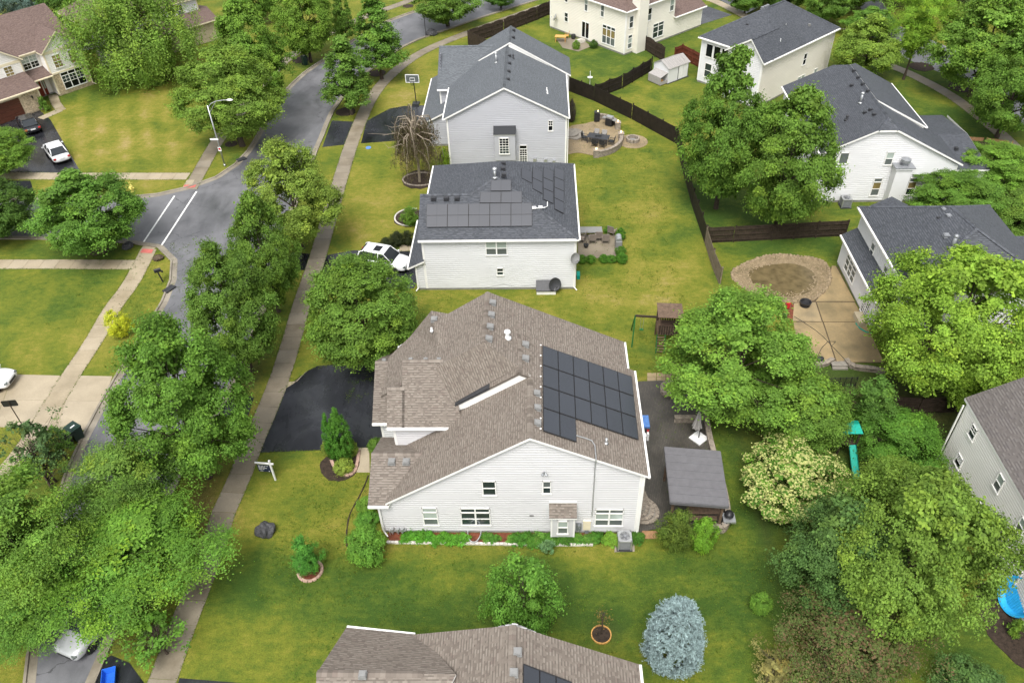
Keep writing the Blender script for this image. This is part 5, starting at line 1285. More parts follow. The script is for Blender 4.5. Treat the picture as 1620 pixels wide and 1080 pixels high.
def make_trunk(name, seed, H, Rm, fb, C, nl=18, r0=.19, mat='bark', multi=1):
    rng = random.Random(seed); mb = MB()
    for mm in range(multi):
        lean = (rng.uniform(-.5, .5) * (.4 + .6 * (multi > 1)), rng.uniform(-.5, .5) * (.4 + .6 * (multi > 1)))
        k = 7; pts = []
        for i in range(k):
            f = i / (k - 1); pts.append(Vector((lean[0] * f * 1.2 + rng.uniform(-.05, .05) * i * .5 + mm * .25, lean[1] * f * 1.2 + rng.uniform(-.05, .05) * i * .5, H * .80 * f)))
        for i in range(k - 1):
            a, b = r0 * (1 - .82 * i / (k - 1)), r0 * (1 - .82 * (i + 1) / (k - 1))
            mb.tube(pts[i], pts[i + 1], a * (1.35 if i == 0 else 1), b, 9, 0, False)
        for i in range(nl):
            c = Vector(C[rng.randrange(len(C))]); hz = max(fb * H * .75, c.z * rng.uniform(.45, .72)); f = min(hz / (H * .80), .98)
            j = min(int(f * (k - 1)), k - 2); s = pts[j].lerp(pts[j + 1], f * (k - 1) - j)
            mid = s.lerp(c, .5) + Vector((rng.uniform(-.2, .2), rng.uniform(-.2, .2), rng.uniform(.0, .35)))
            r = r0 * (1 - .75 * f) * .42
            mb.tube(s, mid, r, r * .65, 6, 0, False); mb.tube(mid, c, r * .65, r * .2, 5, 0, False)
            for _ in range(2):
                e = mid.lerp(c, .5) + Vector((rng.uniform(-.8, .8), rng.uniform(-.8, .8), rng.uniform(0, .6))); mb.tube(mid, e, r * .4, r * .12, 4, 0, False)
    o = mb.build(name, M[mat], None, smooth=True); me = o.data; bpy.data.objects.remove(o); return me

KIND = {}
def kind(key, seeds, H, Rm, fb, trunk=None, **k):
    lst = []
    for s in seeds:
        me, C, cr = make_crown('crown', s, H=H, Rm=Rm, fb=fb, **k)
        tk = dict(nl=18, r0=.19, mat='bark', multi=1); tk.update(trunk or {})
        lst.append((me, make_trunk('trunk', s, H, Rm, fb, C, **tk)))
    KIND[key] = (H, Rm, fb, lst)
kind('maple', (11, 12), 9, 4.0, .13, prof=prof_taper, n_cl=360, n_lf=230, leaf=.140, clr=.62, lump=.11, hole=4, asp=.75, bough=44, spiky=.2)
kind('bigmaple', (15,), 9.5, 5.4, .10, trunk=dict(r0=.26), prof=prof_round, bough=60, n_cl=620, n_lf=180, leaf=.145, clr=.68, lump=.13, hole=5, asp=.75, spiky=.2)
kind('linden', (21, 22), 9.5, 3.9, .13, prof=prof_taper, bough=46, n_cl=380, n_lf=220, leaf=.130, clr=.60, lump=.10, hole=0, spiky=.2, asp=.75)
kind('locust', (31, 32), 9, 4.6, .25, trunk=dict(nl=26, r0=.17), bough=30, prof=prof_vase, n_cl=300, n_lf=250, leaf=.125, clr=.80, flat=.42, lump=.24, hole=9, shell=.62, asp=.5, yellow=.4, spiky=.35)
kind('pear', (41, 42), 8.5, 2.3, .17, trunk=dict(r0=.13), prof=prof_pyr, n_cl=180, n_lf=160, leaf=.135, clr=.52, lump=.13, hole=3, asp=.75)
kind('willow', (51,), 10, 5.0, .08, trunk=dict(r0=.28, mat='bark_pale'), prof=prof_round, n_cl=330, n_lf=210, leaf=.19, clr=.85, flat=.8, lump=.16, hole=5, droop=1.4, asp=.45, yellow=.35)
kind('broad', (61, 62), 7.5, 4.2, .06, prof=prof_round, bough=36, n_cl=330, n_lf=200, leaf=.14, asp=.75, clr=.72, lump=.15, hole=5, spiky=.3)
kind('shrub', (71, 72), 1.5, .95, .02, trunk=dict(nl=8, r0=.03), prof=prof_round, n_cl=130, n_lf=110, leaf=.062, clr=.22, lump=.05, shell=.85, tintv=.08, flat=.9, asp=.75)
kind('bigshrub', (76, 77), 2.6, 1.5, .02, trunk=dict(nl=12, r0=.05, multi=2), prof=prof_round, n_cl=120, n_lf=120, leaf=.085, asp=.7, clr=.36, lump=.13, shell=.75, spiky=.2, flat=.85)
kind('flowering', (81,), 5.5, 3.0, .05, prof=prof_round, n_cl=230, n_lf=170, leaf=.15, asp=.8, clr=.5, lump=.14, second=(.60, (5.8, 2.7, 7.5), .72))
kind('reddish', (86,), 6, 3.6, .06, trunk=dict(nl=24, r0=.12), prof=prof_round, n_cl=250, n_lf=190, leaf=.10, clr=.62, lump=.2, hole=8, second=(.34, (1.9, .95, 1.7), .45), shell=.6)
kind('arborvitae', (91,), 4.0, .8, .0, trunk=dict(nl=3, r0=.06), prof=prof_column, n_cl=300, n_lf=80, leaf=.055, asp=.7, clr=.13, lump=.03, flat=1.5, shell=.8, tintv=.08, yellow=.1)
kind('sparse', (95,), 3.2, 1.5, .15, trunk=dict(nl=26, r0=.05, multi=3), prof=prof_vase, n_cl=46, n_lf=45, leaf=.12, clr=.34, lump=.3, hole=3, shell=.5)
kind('perennial', (101, 102), .8, .62, .0, trunk=dict(nl=2, r0=.012), prof=prof_dome, n_cl=22, n_lf=44, leaf=.15, clr=.2, lump=.1, asp=.38, spiky=.35, outn=.3)
kind('smalltree', (111, 112), 4.2, 2.0, .12, trunk=dict(nl=14, r0=.07), prof=prof_ovate, n_cl=150, n_lf=130, leaf=.10, asp=.7, clr=.45, lump=.13, hole=4, spiky=.2)

def crown_from(bbox, hb):
    x0, y0, x1, y1 = bbox; cx, cy = (x0 + x1) / 2, (y0 + y1) / 2
    hc = hb + 2.0
    for _ in range(12):
        c = G(cx, cy, hc); D = (c - CO).dot(CF) * 1.0; s = FPX / D
        Rr = (x1 - x0) / 2 / s; v = (c - CO).normalized(); phi = math.asin(-v.z)
        e = (y1 - y0) / 2 / s
        a2 = e * e - (Rr * math.sin(phi)) ** 2
        a = math.sqrt(a2) / math.cos(phi) if a2 > 0 else 0
        a = max(a, .45 * Rr); hc = hb + a
    return c, Rr, hc + a
rt = random.Random(7)
def plant(kd, bbox, hb, col, label, cat='tree', name='tree', group=None, v=0, rz=None, rs=1.0, sy=1.0):
    if cat == 'tree' and hb > 1: hb *= .25
    c, Rr, Ht = crown_from(bbox, hb); H, R0, fb, lst = KIND[kd]; cm, tm = lst[v % len(lst)]
    root = empty(name, (c.x, c.y, 0), rt.uniform(0, 6.28) if rz is None else rz, label, cat, group)
    if cat == 'tree' and kd in ('linden', 'maple', 'pear') and Rr < 6: rs *= .94
    s = (Rr * rs / R0, Rr * rs * sy / R0, Ht / H)
    for nm, me in (('trunk', tm), ('crown', cm)):
        o = bpy.data.objects.new(nm, me); COL.objects.link(o); o.parent = root; o.scale = s
        if nm == 'crown':
            j = [1 + rt.uniform(-.06, .06) for _ in range(3)]; o.color = (col[0] * j[0] * 1.08, col[1] * j[1] * 1.12, col[2] * j[2] * 1.15, 1)
        if nm == 'crown' and cat == 'tree' and False: tag(o, kind='stuff')
    return root
DK, MD, BR, YG, LT, BL = (.062, .128, .022), (.104, .192, .030), (.132, .236, .034), (.160, .248, .042), (.182, .290, .036), (.076, .152, .040)
SG = 'street trees along the kerb'
plant('linden', (172, 500, 394, 786), 1.6, MD, 'biggest full linden between the street and the black driveway, in front of the brown-roofed house', v=0)
plant('linden', (294, 388, 442, 600), 1.8, MD, 'street tree just above the biggest linden, left of the sidewalk', v=1)
plant('maple', (358, 314, 476, 498), 1.8, MD, 'street tree in the middle of the row along the sidewalk, below the yellow-green one', v=2)
plant('linden', (382, 224, 536, 396), .6, YG, 'yellow-green feathery street tree opposite the crosswalk', v=0)
plant('linden', (474, 396, 672, 590), 1.2, MD, 'round tree in front of the white parked SUV and the dark front driveway', v=1)
plant('linden', (272, 68, 452, 232), 2.2, BR, 'broad tree behind the street light at the corner', v=0, rz=.1, sy=.62)
plant('maple', (330, 10, 456, 178), 1.8, BR, 'bright tree behind the one by the street light', v=1)
plant('willow', (112, -45, 296, 122), .4, YG, 'drooping pale tree beside the house with the red door')
plant('maple', (428, -42, 528, 92), 2.0, BR, 'upright street tree with a dark trash bin at its foot', v=2)
plant('pear', (518, -25, 562, 66), 2.0, MD, 'small tree over the walk right of the bin tree', v=1)
plant('pear', (505, 62, 588, 176), 2.0, MD, 'narrow tree in a mulch ring at the street bend, nearer the black driveway apron', v=0, rs=1.1)
plant('pear', (552, -14, 636, 118), 2.2, MD, 'taller narrow tree in a mulch ring up the street bend', v=1, rs=1.1)
plant('maple', (648, -46, 762, 36), 2.4, MD, 'street tree beyond the dark post and boulder', v=0)
plant('maple', (762, -30, 822, 8), 2.0, DK, 'small street tree at the top edge above the long wooden fence', v=1)
plant('maple', (48, 266, 222, 402), 2.0, MD, 'wide dark maple over the side street near the crosswalk', v=0)
plant('maple', (-90, 280, 52, 378), 2.0, DK, 'darker maple at the left edge beside the wide one', v=2)
plant('linden', (-60, 200, 52, 275), 1.5, BR, 'light green tree at the left edge by the white sedan', v=1)
plant('locust', (-90, 745, 175, 1005), 2.2, (.115, .205, .035), 'feathery light green tree at the lower left edge', v=0)
plant('locust', (60, 785, 360, 985), 2.2, (.105, .205, .03), 'spreading tree whose branches reach over the sidewalk above the hidden silver car', v=1)
plant('locust', (-70, 905, 118, 1045), 1.8, (.10, .195, .035), 'lowest feathery tree over the street at the bottom left', v=0)
plant('locust', (110, 700, 290, 880), 2.0, (.115, .205, .04), 'thin paler tree over the street below the biggest linden', v=1)
plant('sparse', (8, 655, 112, 775), .3, (.075, .13, .045), 'open shrubby tree beside the two trash bins', v=0)
plant('sparse', (60, 668, 120, 730), .3, (.12, .22, .04), 'low leafy shoots below the two trash bins', 'shrub', 'shrub')
plant('sparse', (185, 950, 300, 1050), .3, (.10, .21, .03), 'open leafy branches over the driveway mouth by the blue tub')
plant('smalltree', (163, 485, 203, 528), .5, (.42, .42, .03), 'small bright yellow tree above the biggest linden', v=0)
plant('maple', (1078, 96, 1225, 330), 2.2, MD, 'left one of the big pair of maples behind the black fence', v=0)
plant('maple', (1165, 148, 1333, 372), 2.0, MD, 'right one of the big pair of maples behind the black fence', v=1)
plant('linden', (1050, 450, 1292, 680), 1.4, BR, 'large bushy tree over the dark paver patio beside the fort', v=0)
plant('bigmaple', (1385, 392, 1655, 645), .5, LT, 'large bright maple in front of the house with the lean-to roof', v=2)
plant('broad', (1195, 585, 1345, 715), .5, MD, 'dense bushy tree under the large one, above the teal play roof', v=0)
plant('smalltree', (1255, 598, 1350, 700), .5, MD, 'loose small tree by the short black railing', v=0)
plant('smalltree', (1335, 592, 1425, 690), .5, (.085, .170, .030), 'loose small tree against the dark fence, right of the railing', v=1)
plant('broad', (1350, 640, 1492, 752), .1, (.082, .190, .026), 'rounded bushy green tree right of the teal slide', v=1)
plant('flowering', (1178, 690, 1335, 818), .6, (.085, .175, .024), 'tree covered in cream flowers beside the teal slide')
plant('broad', (1238, 785, 1420, 985), .3, BL, 'dense bluish-green tree below the cream-flowering one', v=0)
plant('bigmaple', (1318, 735, 1570, 1015), .6, (.135, .225, .034), 'biggest yellow-green tree in front of the pale grey house at lower right', v=1, rs=1.05)
plant('broad', (1345, 722, 1475, 830), .6, YG, 'yellow-green tree top just below the rounded bushy green tree', v=1)
plant('reddish', (1225, 918, 1470, 1100), .3, (.085, .115, .030), 'reddish-brown leafed tree over the end of the old wooden fence')
plant('bigshrub', (1320, 1045, 1420, 1110), .0, BR, 'bright green shrub at the bottom edge below the reddish tree', 'shrub', 'shrub')
plant('bigshrub', (1480, 1060, 1600, 1120), .0, BL, 'dark green shrub at the bottom edge right of the bright one', 'shrub', 'shrub', v=1)
plant('maple', (1318, 28, 1432, 118), .8, YG, 'yellow-green tree right of the ivory house', v=0)
plant('locust', (1405, -20, 1500, 118), 2.5, LT, 'light tree with a dark trunk in a mulch ring by the curving walk', v=0)
plant('maple', (1478, -10, 1650, 150), 2.0, BR, 'big tree over the curving walk at the upper right', v=1)
plant('maple', (1540, 55, 1680, 215), 2.0, MD, 'tree hanging over the walk at the right edge', v=2)
plant('linden', (1440, 268, 1590, 352), .4, MD, 'bushy tree between the white chimney house and the lean-to roofed house', v=1)
plant('linden', (1500, 218, 1640, 300), .5, BR, 'light bushy tree right of the chimney house at the right edge', v=0)
plant('broad', (1560, 300, 1680, 370), .4, MD, 'low tree at the right edge beyond the dark hip roof', v=1)
far = [((1205, -60, 1290, 20), DK), ((1270, -40, 1350, 35), MD), ((1300, -70, 1420, 10), MD), ((1380, -80, 1480, 6), BR), ((1470, -90, 1580, -5), MD), ((1560, -70, 1660, 30), DK), ((1335, 15, 1420, 52), MD),
       ((1180, -80, 1250, 0), MD), ((1590, 0, 1700, 90), MD)]
fl = ['dark tree at the top edge right of the ivory house roof', 'tree at the top edge beside the far path', 'tree at the top edge over the bend of the far path', 'lighter tree top at the upper edge above the mulch-ring tree', 'tree top at the upper edge above the curving walk', 'dark tree in the upper right corner',
      'low dark tree beside the end of the far path', 'tree top at the upper edge behind the ivory house ridge', 'tree in the upper right corner, just below the darkest one']
for i, ((bb, cc), lb) in enumerate(zip(far, fl)): plant('maple', bb, 1.5, cc, lb, v=i)
for bb, cc, lb, kd in (((-10, -30, 60, 30), (.10, .15, .14), 'blue-grey conifer top in the upper left corner', 'broad'), ((60, -40, 140, 50), DK, 'dark tree behind the house with the red door', 'maple'), ((90, 0, 150, 66), MD, 'tree beside the roof corner of the house with the red door', 'maple'),
                       ((180, -70, 290, 0), MD, 'tree top at the upper edge behind the drooping pale tree', 'maple'), ((370, -50, 440, 26), MD, 'tree at the top edge beside the tan house front', 'maple'), ((1150, -30, 1215, 12), MD, 'small tree by the far black driveways at the top edge', 'maple')):
    plant(kd, bb, .8, cc, lb)
plant('smalltree', (768, 868, 888, 1012), .3, (.11, .22, .035), 'lone leafy tree on the lawn behind the bottom house', v=0)
plant('smalltree', (457, 845, 508, 908), .3, (.075, .23, .035), 'small bright sapling in a stone-edged red mulch ring', v=1)
# shrubs round the middle house
for kd, bb, cc, lb, v in (('arborvitae', (509, 655, 536, 728), (.070, .175, .022), 'left of the two tall columnar evergreens by the front walk', 0), ('arborvitae', (519, 646, 556, 730), (.068, .170, .022), 'right and taller of the two columnar evergreens by the front walk', 0),
                       ('shrub', (528, 723, 560, 751), (.21, .27, .05), 'round yellow-green shrub at the foot of the columnar evergreens', 0), ('shrub', (508, 698, 524, 722), (.19, .25, .045), 'yellow-green shrub peeking out left of the columnar evergreens', 1), ('shrub', (546, 694, 566, 722), (.19, .25, .045), 'yellow-green shrub peeking out right of the columnar evergreens', 2),
                       ('shrub', (581, 692, 608, 718), MD, 'round green shrub at the garage corner by the walk', 1), ('shrub', (548, 828, 613, 894), (.115, .24, .035), 'largest clipped round shrub at the front corner of the brown-roofed house', 0), ('shrub', (563, 782, 597, 812), BR, 'first clipped shrub above the largest one at the house corner', 2),
                       ('shrub', (562, 806, 600, 836), (.10, .22, .032), 'second clipped shrub touching the largest one', 1), ('bigshrub', (1040, 803, 1100, 870), (.10, .145, .026), 'tall orange-tinged shrub at the back patio steps', 0), ('shrub', (1092, 818, 1136, 872), (.16, .29, .03), 'bright lime shrub beside the pavilion post', 1),
                       ('shrub', (1187, 935, 1221, 971), BR, 'small round shrub alone on the right side lawn', 2), ('bigshrub', (634, 326, 662, 357), MD, 'green shrub in the stone-edged bed beside the dark roof', 0), ('shrub', (642, 338, 660, 352), (.32, .36, .12), 'pale flowering plant in the stone-edged bed', 1)):
    plant(kd, bb, 0.0, cc, lb, 'shrub', 'shrub', None, v)
for i, (bb, lb) in enumerate((((600, 375, 622, 392), 'leftmost dark spiky shrub above the white SUV'), ((615, 366, 640, 390), 'middle dark spiky shrub above the white SUV'), ((634, 364, 656, 388), 'right dark spiky shrub above the white SUV'))):
    plant('bigshrub', bb, 0, (.035, .045, .018), lb, 'shrub', 'shrub', None, i)
for i, (bb, lb) in enumerate((((913, 403, 928, 417), 'first round shrub along the patio edge, at the house wall'), ((927, 403, 943, 417), 'second round shrub along the patio edge'), ((947, 402, 963, 416), 'third round shrub along the patio edge'), ((959, 403, 976, 416), 'fourth round shrub along the patio edge'), ((974, 400, 993, 417), 'corner round shrub of the patio hedge'), ((973, 389, 990, 405), 'round shrub behind the corner one'),
                              ((974, 361, 990, 380), 'shrub beside the grill end of the patio'), ((955, 357, 972, 369), 'shrub behind the patio chairs'))):
    plant('shrub', bb, 0, (.078, .175, .022), lb, 'shrub', 'shrub', None, i)
plant('bigshrub', (695, 235, 712, 266), 0, (.19, .29, .03), 'lime-green leafy bush at the corner of the grey-sided house', 'shrub', 'shrub')
plant('bigshrub', (898, 160, 912, 192), 0, (.07, .06, .045), 'bare brownish shrub at the back corner of the grey-sided house', 'shrub', 'shrub', None, 1)
plant('sparse', (1178, 1015, 1275, 1100), 0, (.21, .19, .065), 'dry yellow-brown bush at the bottom edge left of the old fence', 'shrub', 'shrub')
plant('perennial', (60, 155, 78, 176), 0, MD, 'low green plants beside the front walk of the house with the red door', 'plant', 'plant')
plant('shrub', (905, 65, 918, 78), 0, BR, 'leafy plant on the little patio of the cream house', 'plant', 'plant')
plant('shrub', (872 + 60, 64, 872 + 74, 76), 0, DK, 'small dark shrub at the cream house wall', 'plant', 'plant')
# flower bed along the south wall: each plant its own
rb = random.Random(3); bedG = 'leafy perennials in the bed along the wall'
ORD = 'first second third fourth fifth sixth seventh eighth ninth tenth eleventh twelfth thirteenth fourteenth fifteenth sixteenth seventeenth eighteenth nineteenth twentieth twenty-first twenty-second'.split()
def row(x0, x1, y, n, cols, where, dense=1, s=1.0):
    for i in range(n):
        px = x0 + (x1 - x0) * (i + .5) / n + rb.uniform(-2, 2); py = y + rb.uniform(-3.5, 3.5); w = rb.uniform(9, 13) * s
        c = rb.choice(cols); r_ = plant('perennial', (px - w, py - w * .9, px + w, py + w * .8), 0, c, '%s green perennial from the left in the bed %s' % (ORD[i], where), 'plant', 'plant', bedG, i)
row(637, 738, 851, 15, [(.10, .27, .03), (.085, .24, .025)], 'left of the window well'); row(764, 790, 852, 4, [(.08, .2, .03)], 'just right of the window well', s=.8); row(806, 948, 852, 22, [(.075, .19, .03), (.06, .16, .02), (.12, .25, .04)], 'below the small bay window'); row(835, 880, 858, 5, [(.09, .22, .03)], 'spilling over the stone edging'); row(958, 978, 852, 5, [(.16, .28, .035)], 'just left of the air conditioner'); row(994, 1014, 851, 4, [(.06, .15, .02)], 'just right of the air conditioner')
plant('perennial', (852, 850, 880, 876), 0, (.13, .24, .10), 'clump with white blossoms hanging over the stone edging', 'plant', 'plant')

# blue spruce: layered drooping boughs of needles
def spruce(bbox, label):
    c, Rr, Ht = crown_from(bbox, 0.0); Ht *= .86; c = c + Vector((0, .45, 0)); Rr *= 1.04; rng = np.random.default_rng(77)
    P, Nn, T = [], [], []; nb = 640
    for i in range(nb):
        t = rng.random() ** .95 * .99; ph = rng.random() * 6.283; rad = 1.08 * Rr * (1.0 - t ** 2.1) ** .62 * min(1, .72 + t * 2.2) * rng.uniform(.84, 1.05)
        z = Ht * (.04 + .93 * t); d = np.array([math.cos(ph), math.sin(ph), .22 + t * .9]); d /= np.linalg.norm(d)
        tip = np.array([rad * math.cos(ph), rad * math.sin(ph), z]); shade = 1 + rng.normal() * .12
        for sgm in range(rng.integers(3, 6)):
            dd = d + rng.normal(size=3) * .38; dd /= np.linalg.norm(dd); L = rng.uniform(.30, .62); n = 34
            k = rng.random(n); pp = tip - d * .35 + dd * L * k[:, None] + rng.normal(size=(n, 3)) * .028
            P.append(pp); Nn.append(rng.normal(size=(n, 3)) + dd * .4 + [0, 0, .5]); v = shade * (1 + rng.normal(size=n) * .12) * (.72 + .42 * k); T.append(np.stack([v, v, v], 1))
    P = np.concatenate(P); P[:, 2] = np.maximum(P[:, 2], .04); Nn = np.concatenate(Nn); T = np.concatenate(T)
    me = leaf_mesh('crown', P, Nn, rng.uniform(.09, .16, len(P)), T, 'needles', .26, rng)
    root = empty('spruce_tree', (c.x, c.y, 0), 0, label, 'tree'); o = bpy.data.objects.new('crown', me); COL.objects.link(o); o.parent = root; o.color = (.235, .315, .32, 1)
    mb = MB(); mb.tube((0, 0, 0), (0, 0, Ht * .9), .14, .02, 8); 
    for i in range(40):
        a, z = rng.random() * 6.28, Ht * rng.uniform(.06, .85); r = Rr * (1 - (z / Ht) ** 2.1) ** .62 * .8; mb.tube((0, 0, z - .1), (r * math.cos(a), r * math.sin(a), z + .1), .03, .01, 5)
    mb.build('trunk', M['bark'], root)
spruce((1030, 940, 1117, 1066), 'silvery blue spruce on the lawn')

# weeping birch losing its leaves: pale twisted limbs and hanging grey-brown twigs
def birch():
    b = G(664, 288); rng = np.random.default_rng(9); root = empty('weeping_birch', b, 0, 'half-dead weeping birch with pale bare limbs and grey-brown hanging twigs, in a stone-edged bed', 'tree')
    mb = MB(); tw = MB(); lp, ln = [], []
    mb.path([(0, 0, 0), (.05, .1, 1.5), (-.1, 0, 3.2), (-.2, .1, 4.6), (0, 0, 5.4)], .11, 8)
    for i in range(44):
        a = rng.random() * 6.283; s = 1.0 if i > 8 else 1.35
        z0 = rng.uniform(2.2, 5.2); r = rng.uniform(.9, 1.9) * s; h1 = z0 + rng.uniform(.5, 1.4)
        p = [Vector((0, 0, z0)), Vector((r * .4 * math.cos(a), r * .4 * math.sin(a), h1)), Vector((r * .8 * math.cos(a + .2), r * .8 * math.sin(a + .2), h1 - .1)), Vector((r * math.cos(a + .3), r * math.sin(a + .3), h1 - .9)), Vector((r * 1.05 * math.cos(a + .3), r * 1.05 * math.sin(a + .3), h1 - 2.0))]
        for q, (r0, r1) in enumerate(((.05, .04), (.04, .03), (.03, .02), (.02, .012))): mb.tube(p[q], p[q + 1], r0, r1, 5, 0, False)
        for k in range(22):
            s0 = p[rng.integers(1, 4)].lerp(p[4], rng.random() * .6) + Vector((rng.normal() * .22, rng.normal() * .22, 0)); L = rng.uniform(.4, 1.5); L = min(L, s0.z - .25)
            e = s0 + Vector((rng.normal() * .12, rng.normal() * .12, -L)); tw.tube(s0, e, .012, .005, 3, 0, False)
            for u in range(15):
                q = s0.lerp(e, rng.random()); lp.append((q.x + rng.normal() * .08, q.y + rng.normal() * .08, q.z)); ln.append(rng.normal(size=3))
    # long bare limbs reaching toward the driveway
    for dx, dy, dz, L in ((-1.9, .5, 4.6, 0), (-2.6, .2, 4.1, 0), (-1.3, 1.2, 5.0, 0), (-2.2, -.5, 3.3, 0), (.9, -.9, 2.6, 0)):
        mid = Vector((dx * .5, dy * .5, dz + .25)); e = Vector((dx, dy, dz)); mb.tube((0, 0, dz - 1.2), mid, .05, .035, 5, 0, False); mb.tube(mid, e, .035, .012, 5, 0, False)
        for k in range(4): f = mid.lerp(e, .3 + .2 * k); mb.tube(f, f + Vector((rng.normal() * .5 - .2, rng.normal() * .5, rng.uniform(-.2, .5))), .015, .006, 4, 0, False)
    mb.build('trunk', M['bark_pale'], root); tag(tw.build('twigs', M['wood_brown'], root), kind='stuff')
    me = leaf_mesh('leaves', np.array(lp), np.array(ln), rng.uniform(.07, .15, len(lp)), np.clip(1 + rng.normal(size=(len(lp), 1)) * .2, .5, 1.6) * np.ones((1, 3)), 'leaves', .5, rng)
    o = bpy.data.objects.new('leaves', me); COL.objects.link(o); o.parent = root; o.color = (.085, .08, .035, 1); tag(o, kind='stuff'); root.scale = (1.2, 1.2, 1.22)
birch()
def disc(name, px, py, r, mat, label, cat, z=.03, ry=None, seed=0, parent=None):
    c = G(px, py); rd = random.Random(seed + int(px)); n = 26
    b = MB(); b.prism([((r * (1 + rd.uniform(-.07, .07))) * math.cos(6.283 * i / n), ((ry or r) * (1 + rd.uniform(-.07, .07))) * math.sin(6.283 * i / n)) for i in range(n)], 0, z)
    o = b.build(name, M[mat], None, loc=c); tag(o, label, cat); return o
for px, py, r, mt_, lb in ((547, 177, 1.15, 'mulch_dark', 'dark mulch ring round the narrow tree nearer the driveway apron'), (597, 116, 1.1, 'mulch_dark', 'dark mulch ring round the taller narrow tree at the bend'), (537, 60, .9, 'mulch_dark', 'dark mulch ring under the small tree right of the bin tree'), (476, 95, 1.1, 'mulch_dark', 'dark mulch ring beside the upright trash bin'),
                       (646, 10, .8, 'mulch_dark', 'dark mulch ring across the street at the top edge'), (1458, 106, 1.4, 'mulch_dark', 'dark mulch ring on the lawn beside the curving walk'), (1524, 138, 1.6, 'mulch_dark', 'dark mulch patch under the big upper right tree'), (157, 394, 1.0, 'soil', 'bare soil patch under the wide dark maple'), (366, 228, .7, 'mulch_dark', 'dark mulch at the trunk behind the street light'),
                       (665, 284, 1.9, 'mulch_dark', 'round bed under the half-dead weeping birch'), (538, 736, 1.3, 'mulch_dark', 'dark mulch bed round the columnar evergreens'), (648, 345, 1.5, 'mulch_dark', 'stone-edged planting bed beside the dark roof')): disc('mulch_bed', px, py, r, mt_, lb, 'mulch bed')
# ============================================================ FENCES
def fence(name, pts, h, mat, label, cat='fence', board=.14, gap=.012, post=2.4, scallop=0.0, rails_side=1, rails=True, picket=False, cap=.12):
    P = [Vector((p[0], p[1], 0)) for p in pts]; root = empty(name, P[0], 0, label, cat); o0 = P[0]; rd = random.Random(int(P[0].x * 7) % 97)
    bd = MB()
    for a, b in zip(P[:-1], P[1:]):
        L = (b - a).length; d = (b - a) / L; nn = Vector((-d.y, d.x, 0)) * rails_side; ang = math.atan2(d.y, d.x)
        np_ = max(1, int(round(L / post)))
        for i in range(int(L / (board + gap))):
            u = (i + .5) * (board + gap); f = (u / L * np_) % 1.0
            hh = h - scallop * math.sin(math.pi * f) * 1.0 + rd.uniform(-.012, .012) if scallop > 0 else h - scallop * math.sin(math.pi * f) + rd.uniform(-.012, .012)
            c = a + d * u - o0 - nn * .03; bd.cbox((c.x, c.y, hh / 2 + .03), (board, .02, hh), rz=ang)
        for i in range(np_ + 1):
            c = a + d * (L * i / np_) - o0 + nn * .03; m_ = MB(); m_.cbox((c.x, c.y, (h + cap) / 2), (.1, .1, h + cap), rz=ang); m_.cbox((c.x, c.y, h + cap + .015), (.13, .13, .03), rz=ang); m_.build('post', mat, root)
        if rails:
            for i in range(np_):
                for z in (.3, h * .52, h - .25):
                    c = a + d * (L * (i + .5) / np_) - o0 + nn * .035; m_ = MB(); m_.cbox((c.x, c.y, z), (L / np_ - .1, .04, .09), rz=ang); m_.build('rail', mat, root)
    tag(bd.build('boards', mat, root), kind='stuff'); return root
g = lambda *l: [G(*p) for p in l]
WB, WD, WW = M['wood_black'], M['wood_dark'], M['wood_weathered']
fence('wooden_fence', g((775, 88), (741, 71), (798, 52), (850, 32), (886, 16)), 1.75, M['wood_dark'], 'long weathered board fence with arched panels at the top, behind the grey-sided house', scallop=-.18, rails_side=-1)
fence('wooden_fence', g((899, 144), (940, 160), (1000, 189), (1071, 228)), 1.75, WB, 'black board fence from the grey-sided house down to the corner by the big maples', scallop=.0)
fence('wooden_fence', g((941, 157), (985, 140), (1030, 113)), 1.75, WB, 'black fence with a wavy top between the two upper back yards', scallop=.16, rails_side=-1)
fence('wooden_fence', g((1071, 228), (1080, 270), (1095, 325), (1115, 384)), 1.7, WB, 'black fence running down beside the open back lawn', scallop=.1, rails_side=1)
fence('wooden_fence', g((1115, 384), (1126, 420), (1138, 450)), 1.6, M['wood_weathered'], 'short leaning weathered fence above the large bushy tree', rails_side=1)
fence('wooden_fence', g((1118, 385), (1160, 383), (1220, 380), (1290, 376), (1336, 374)), 1.6, WD, 'dark rustic fence with visible rails behind the pond yard', rails_side=-1)
fence('wooden_gate', g((1021, 80), (1036, 90), (1050, 98)), 1.75, M['wood_dark'], 'dark arched gate panels between the cream house and the shed', 'gate', scallop=-.2, rails_side=-1)
fence('wooden_fence', g((1066, 98), (1078, 93), (1095, 102), (1110, 110)), 1.75, M['wood_red'], 'reddish-brown fence behind the shed', rails_side=-1)
fence('wooden_fence', g((1400, 652), (1450, 656), (1512, 652)), 1.5, M['wood_dark'], 'dark fence in the shade below the bright maple', rails_side=-1)
fence('wooden_fence', g((1284, 1018), (1292, 1050), (1302, 1110)), 1.5, M['wood_weathered'], 'end of an old grey wooden fence at the bottom edge')
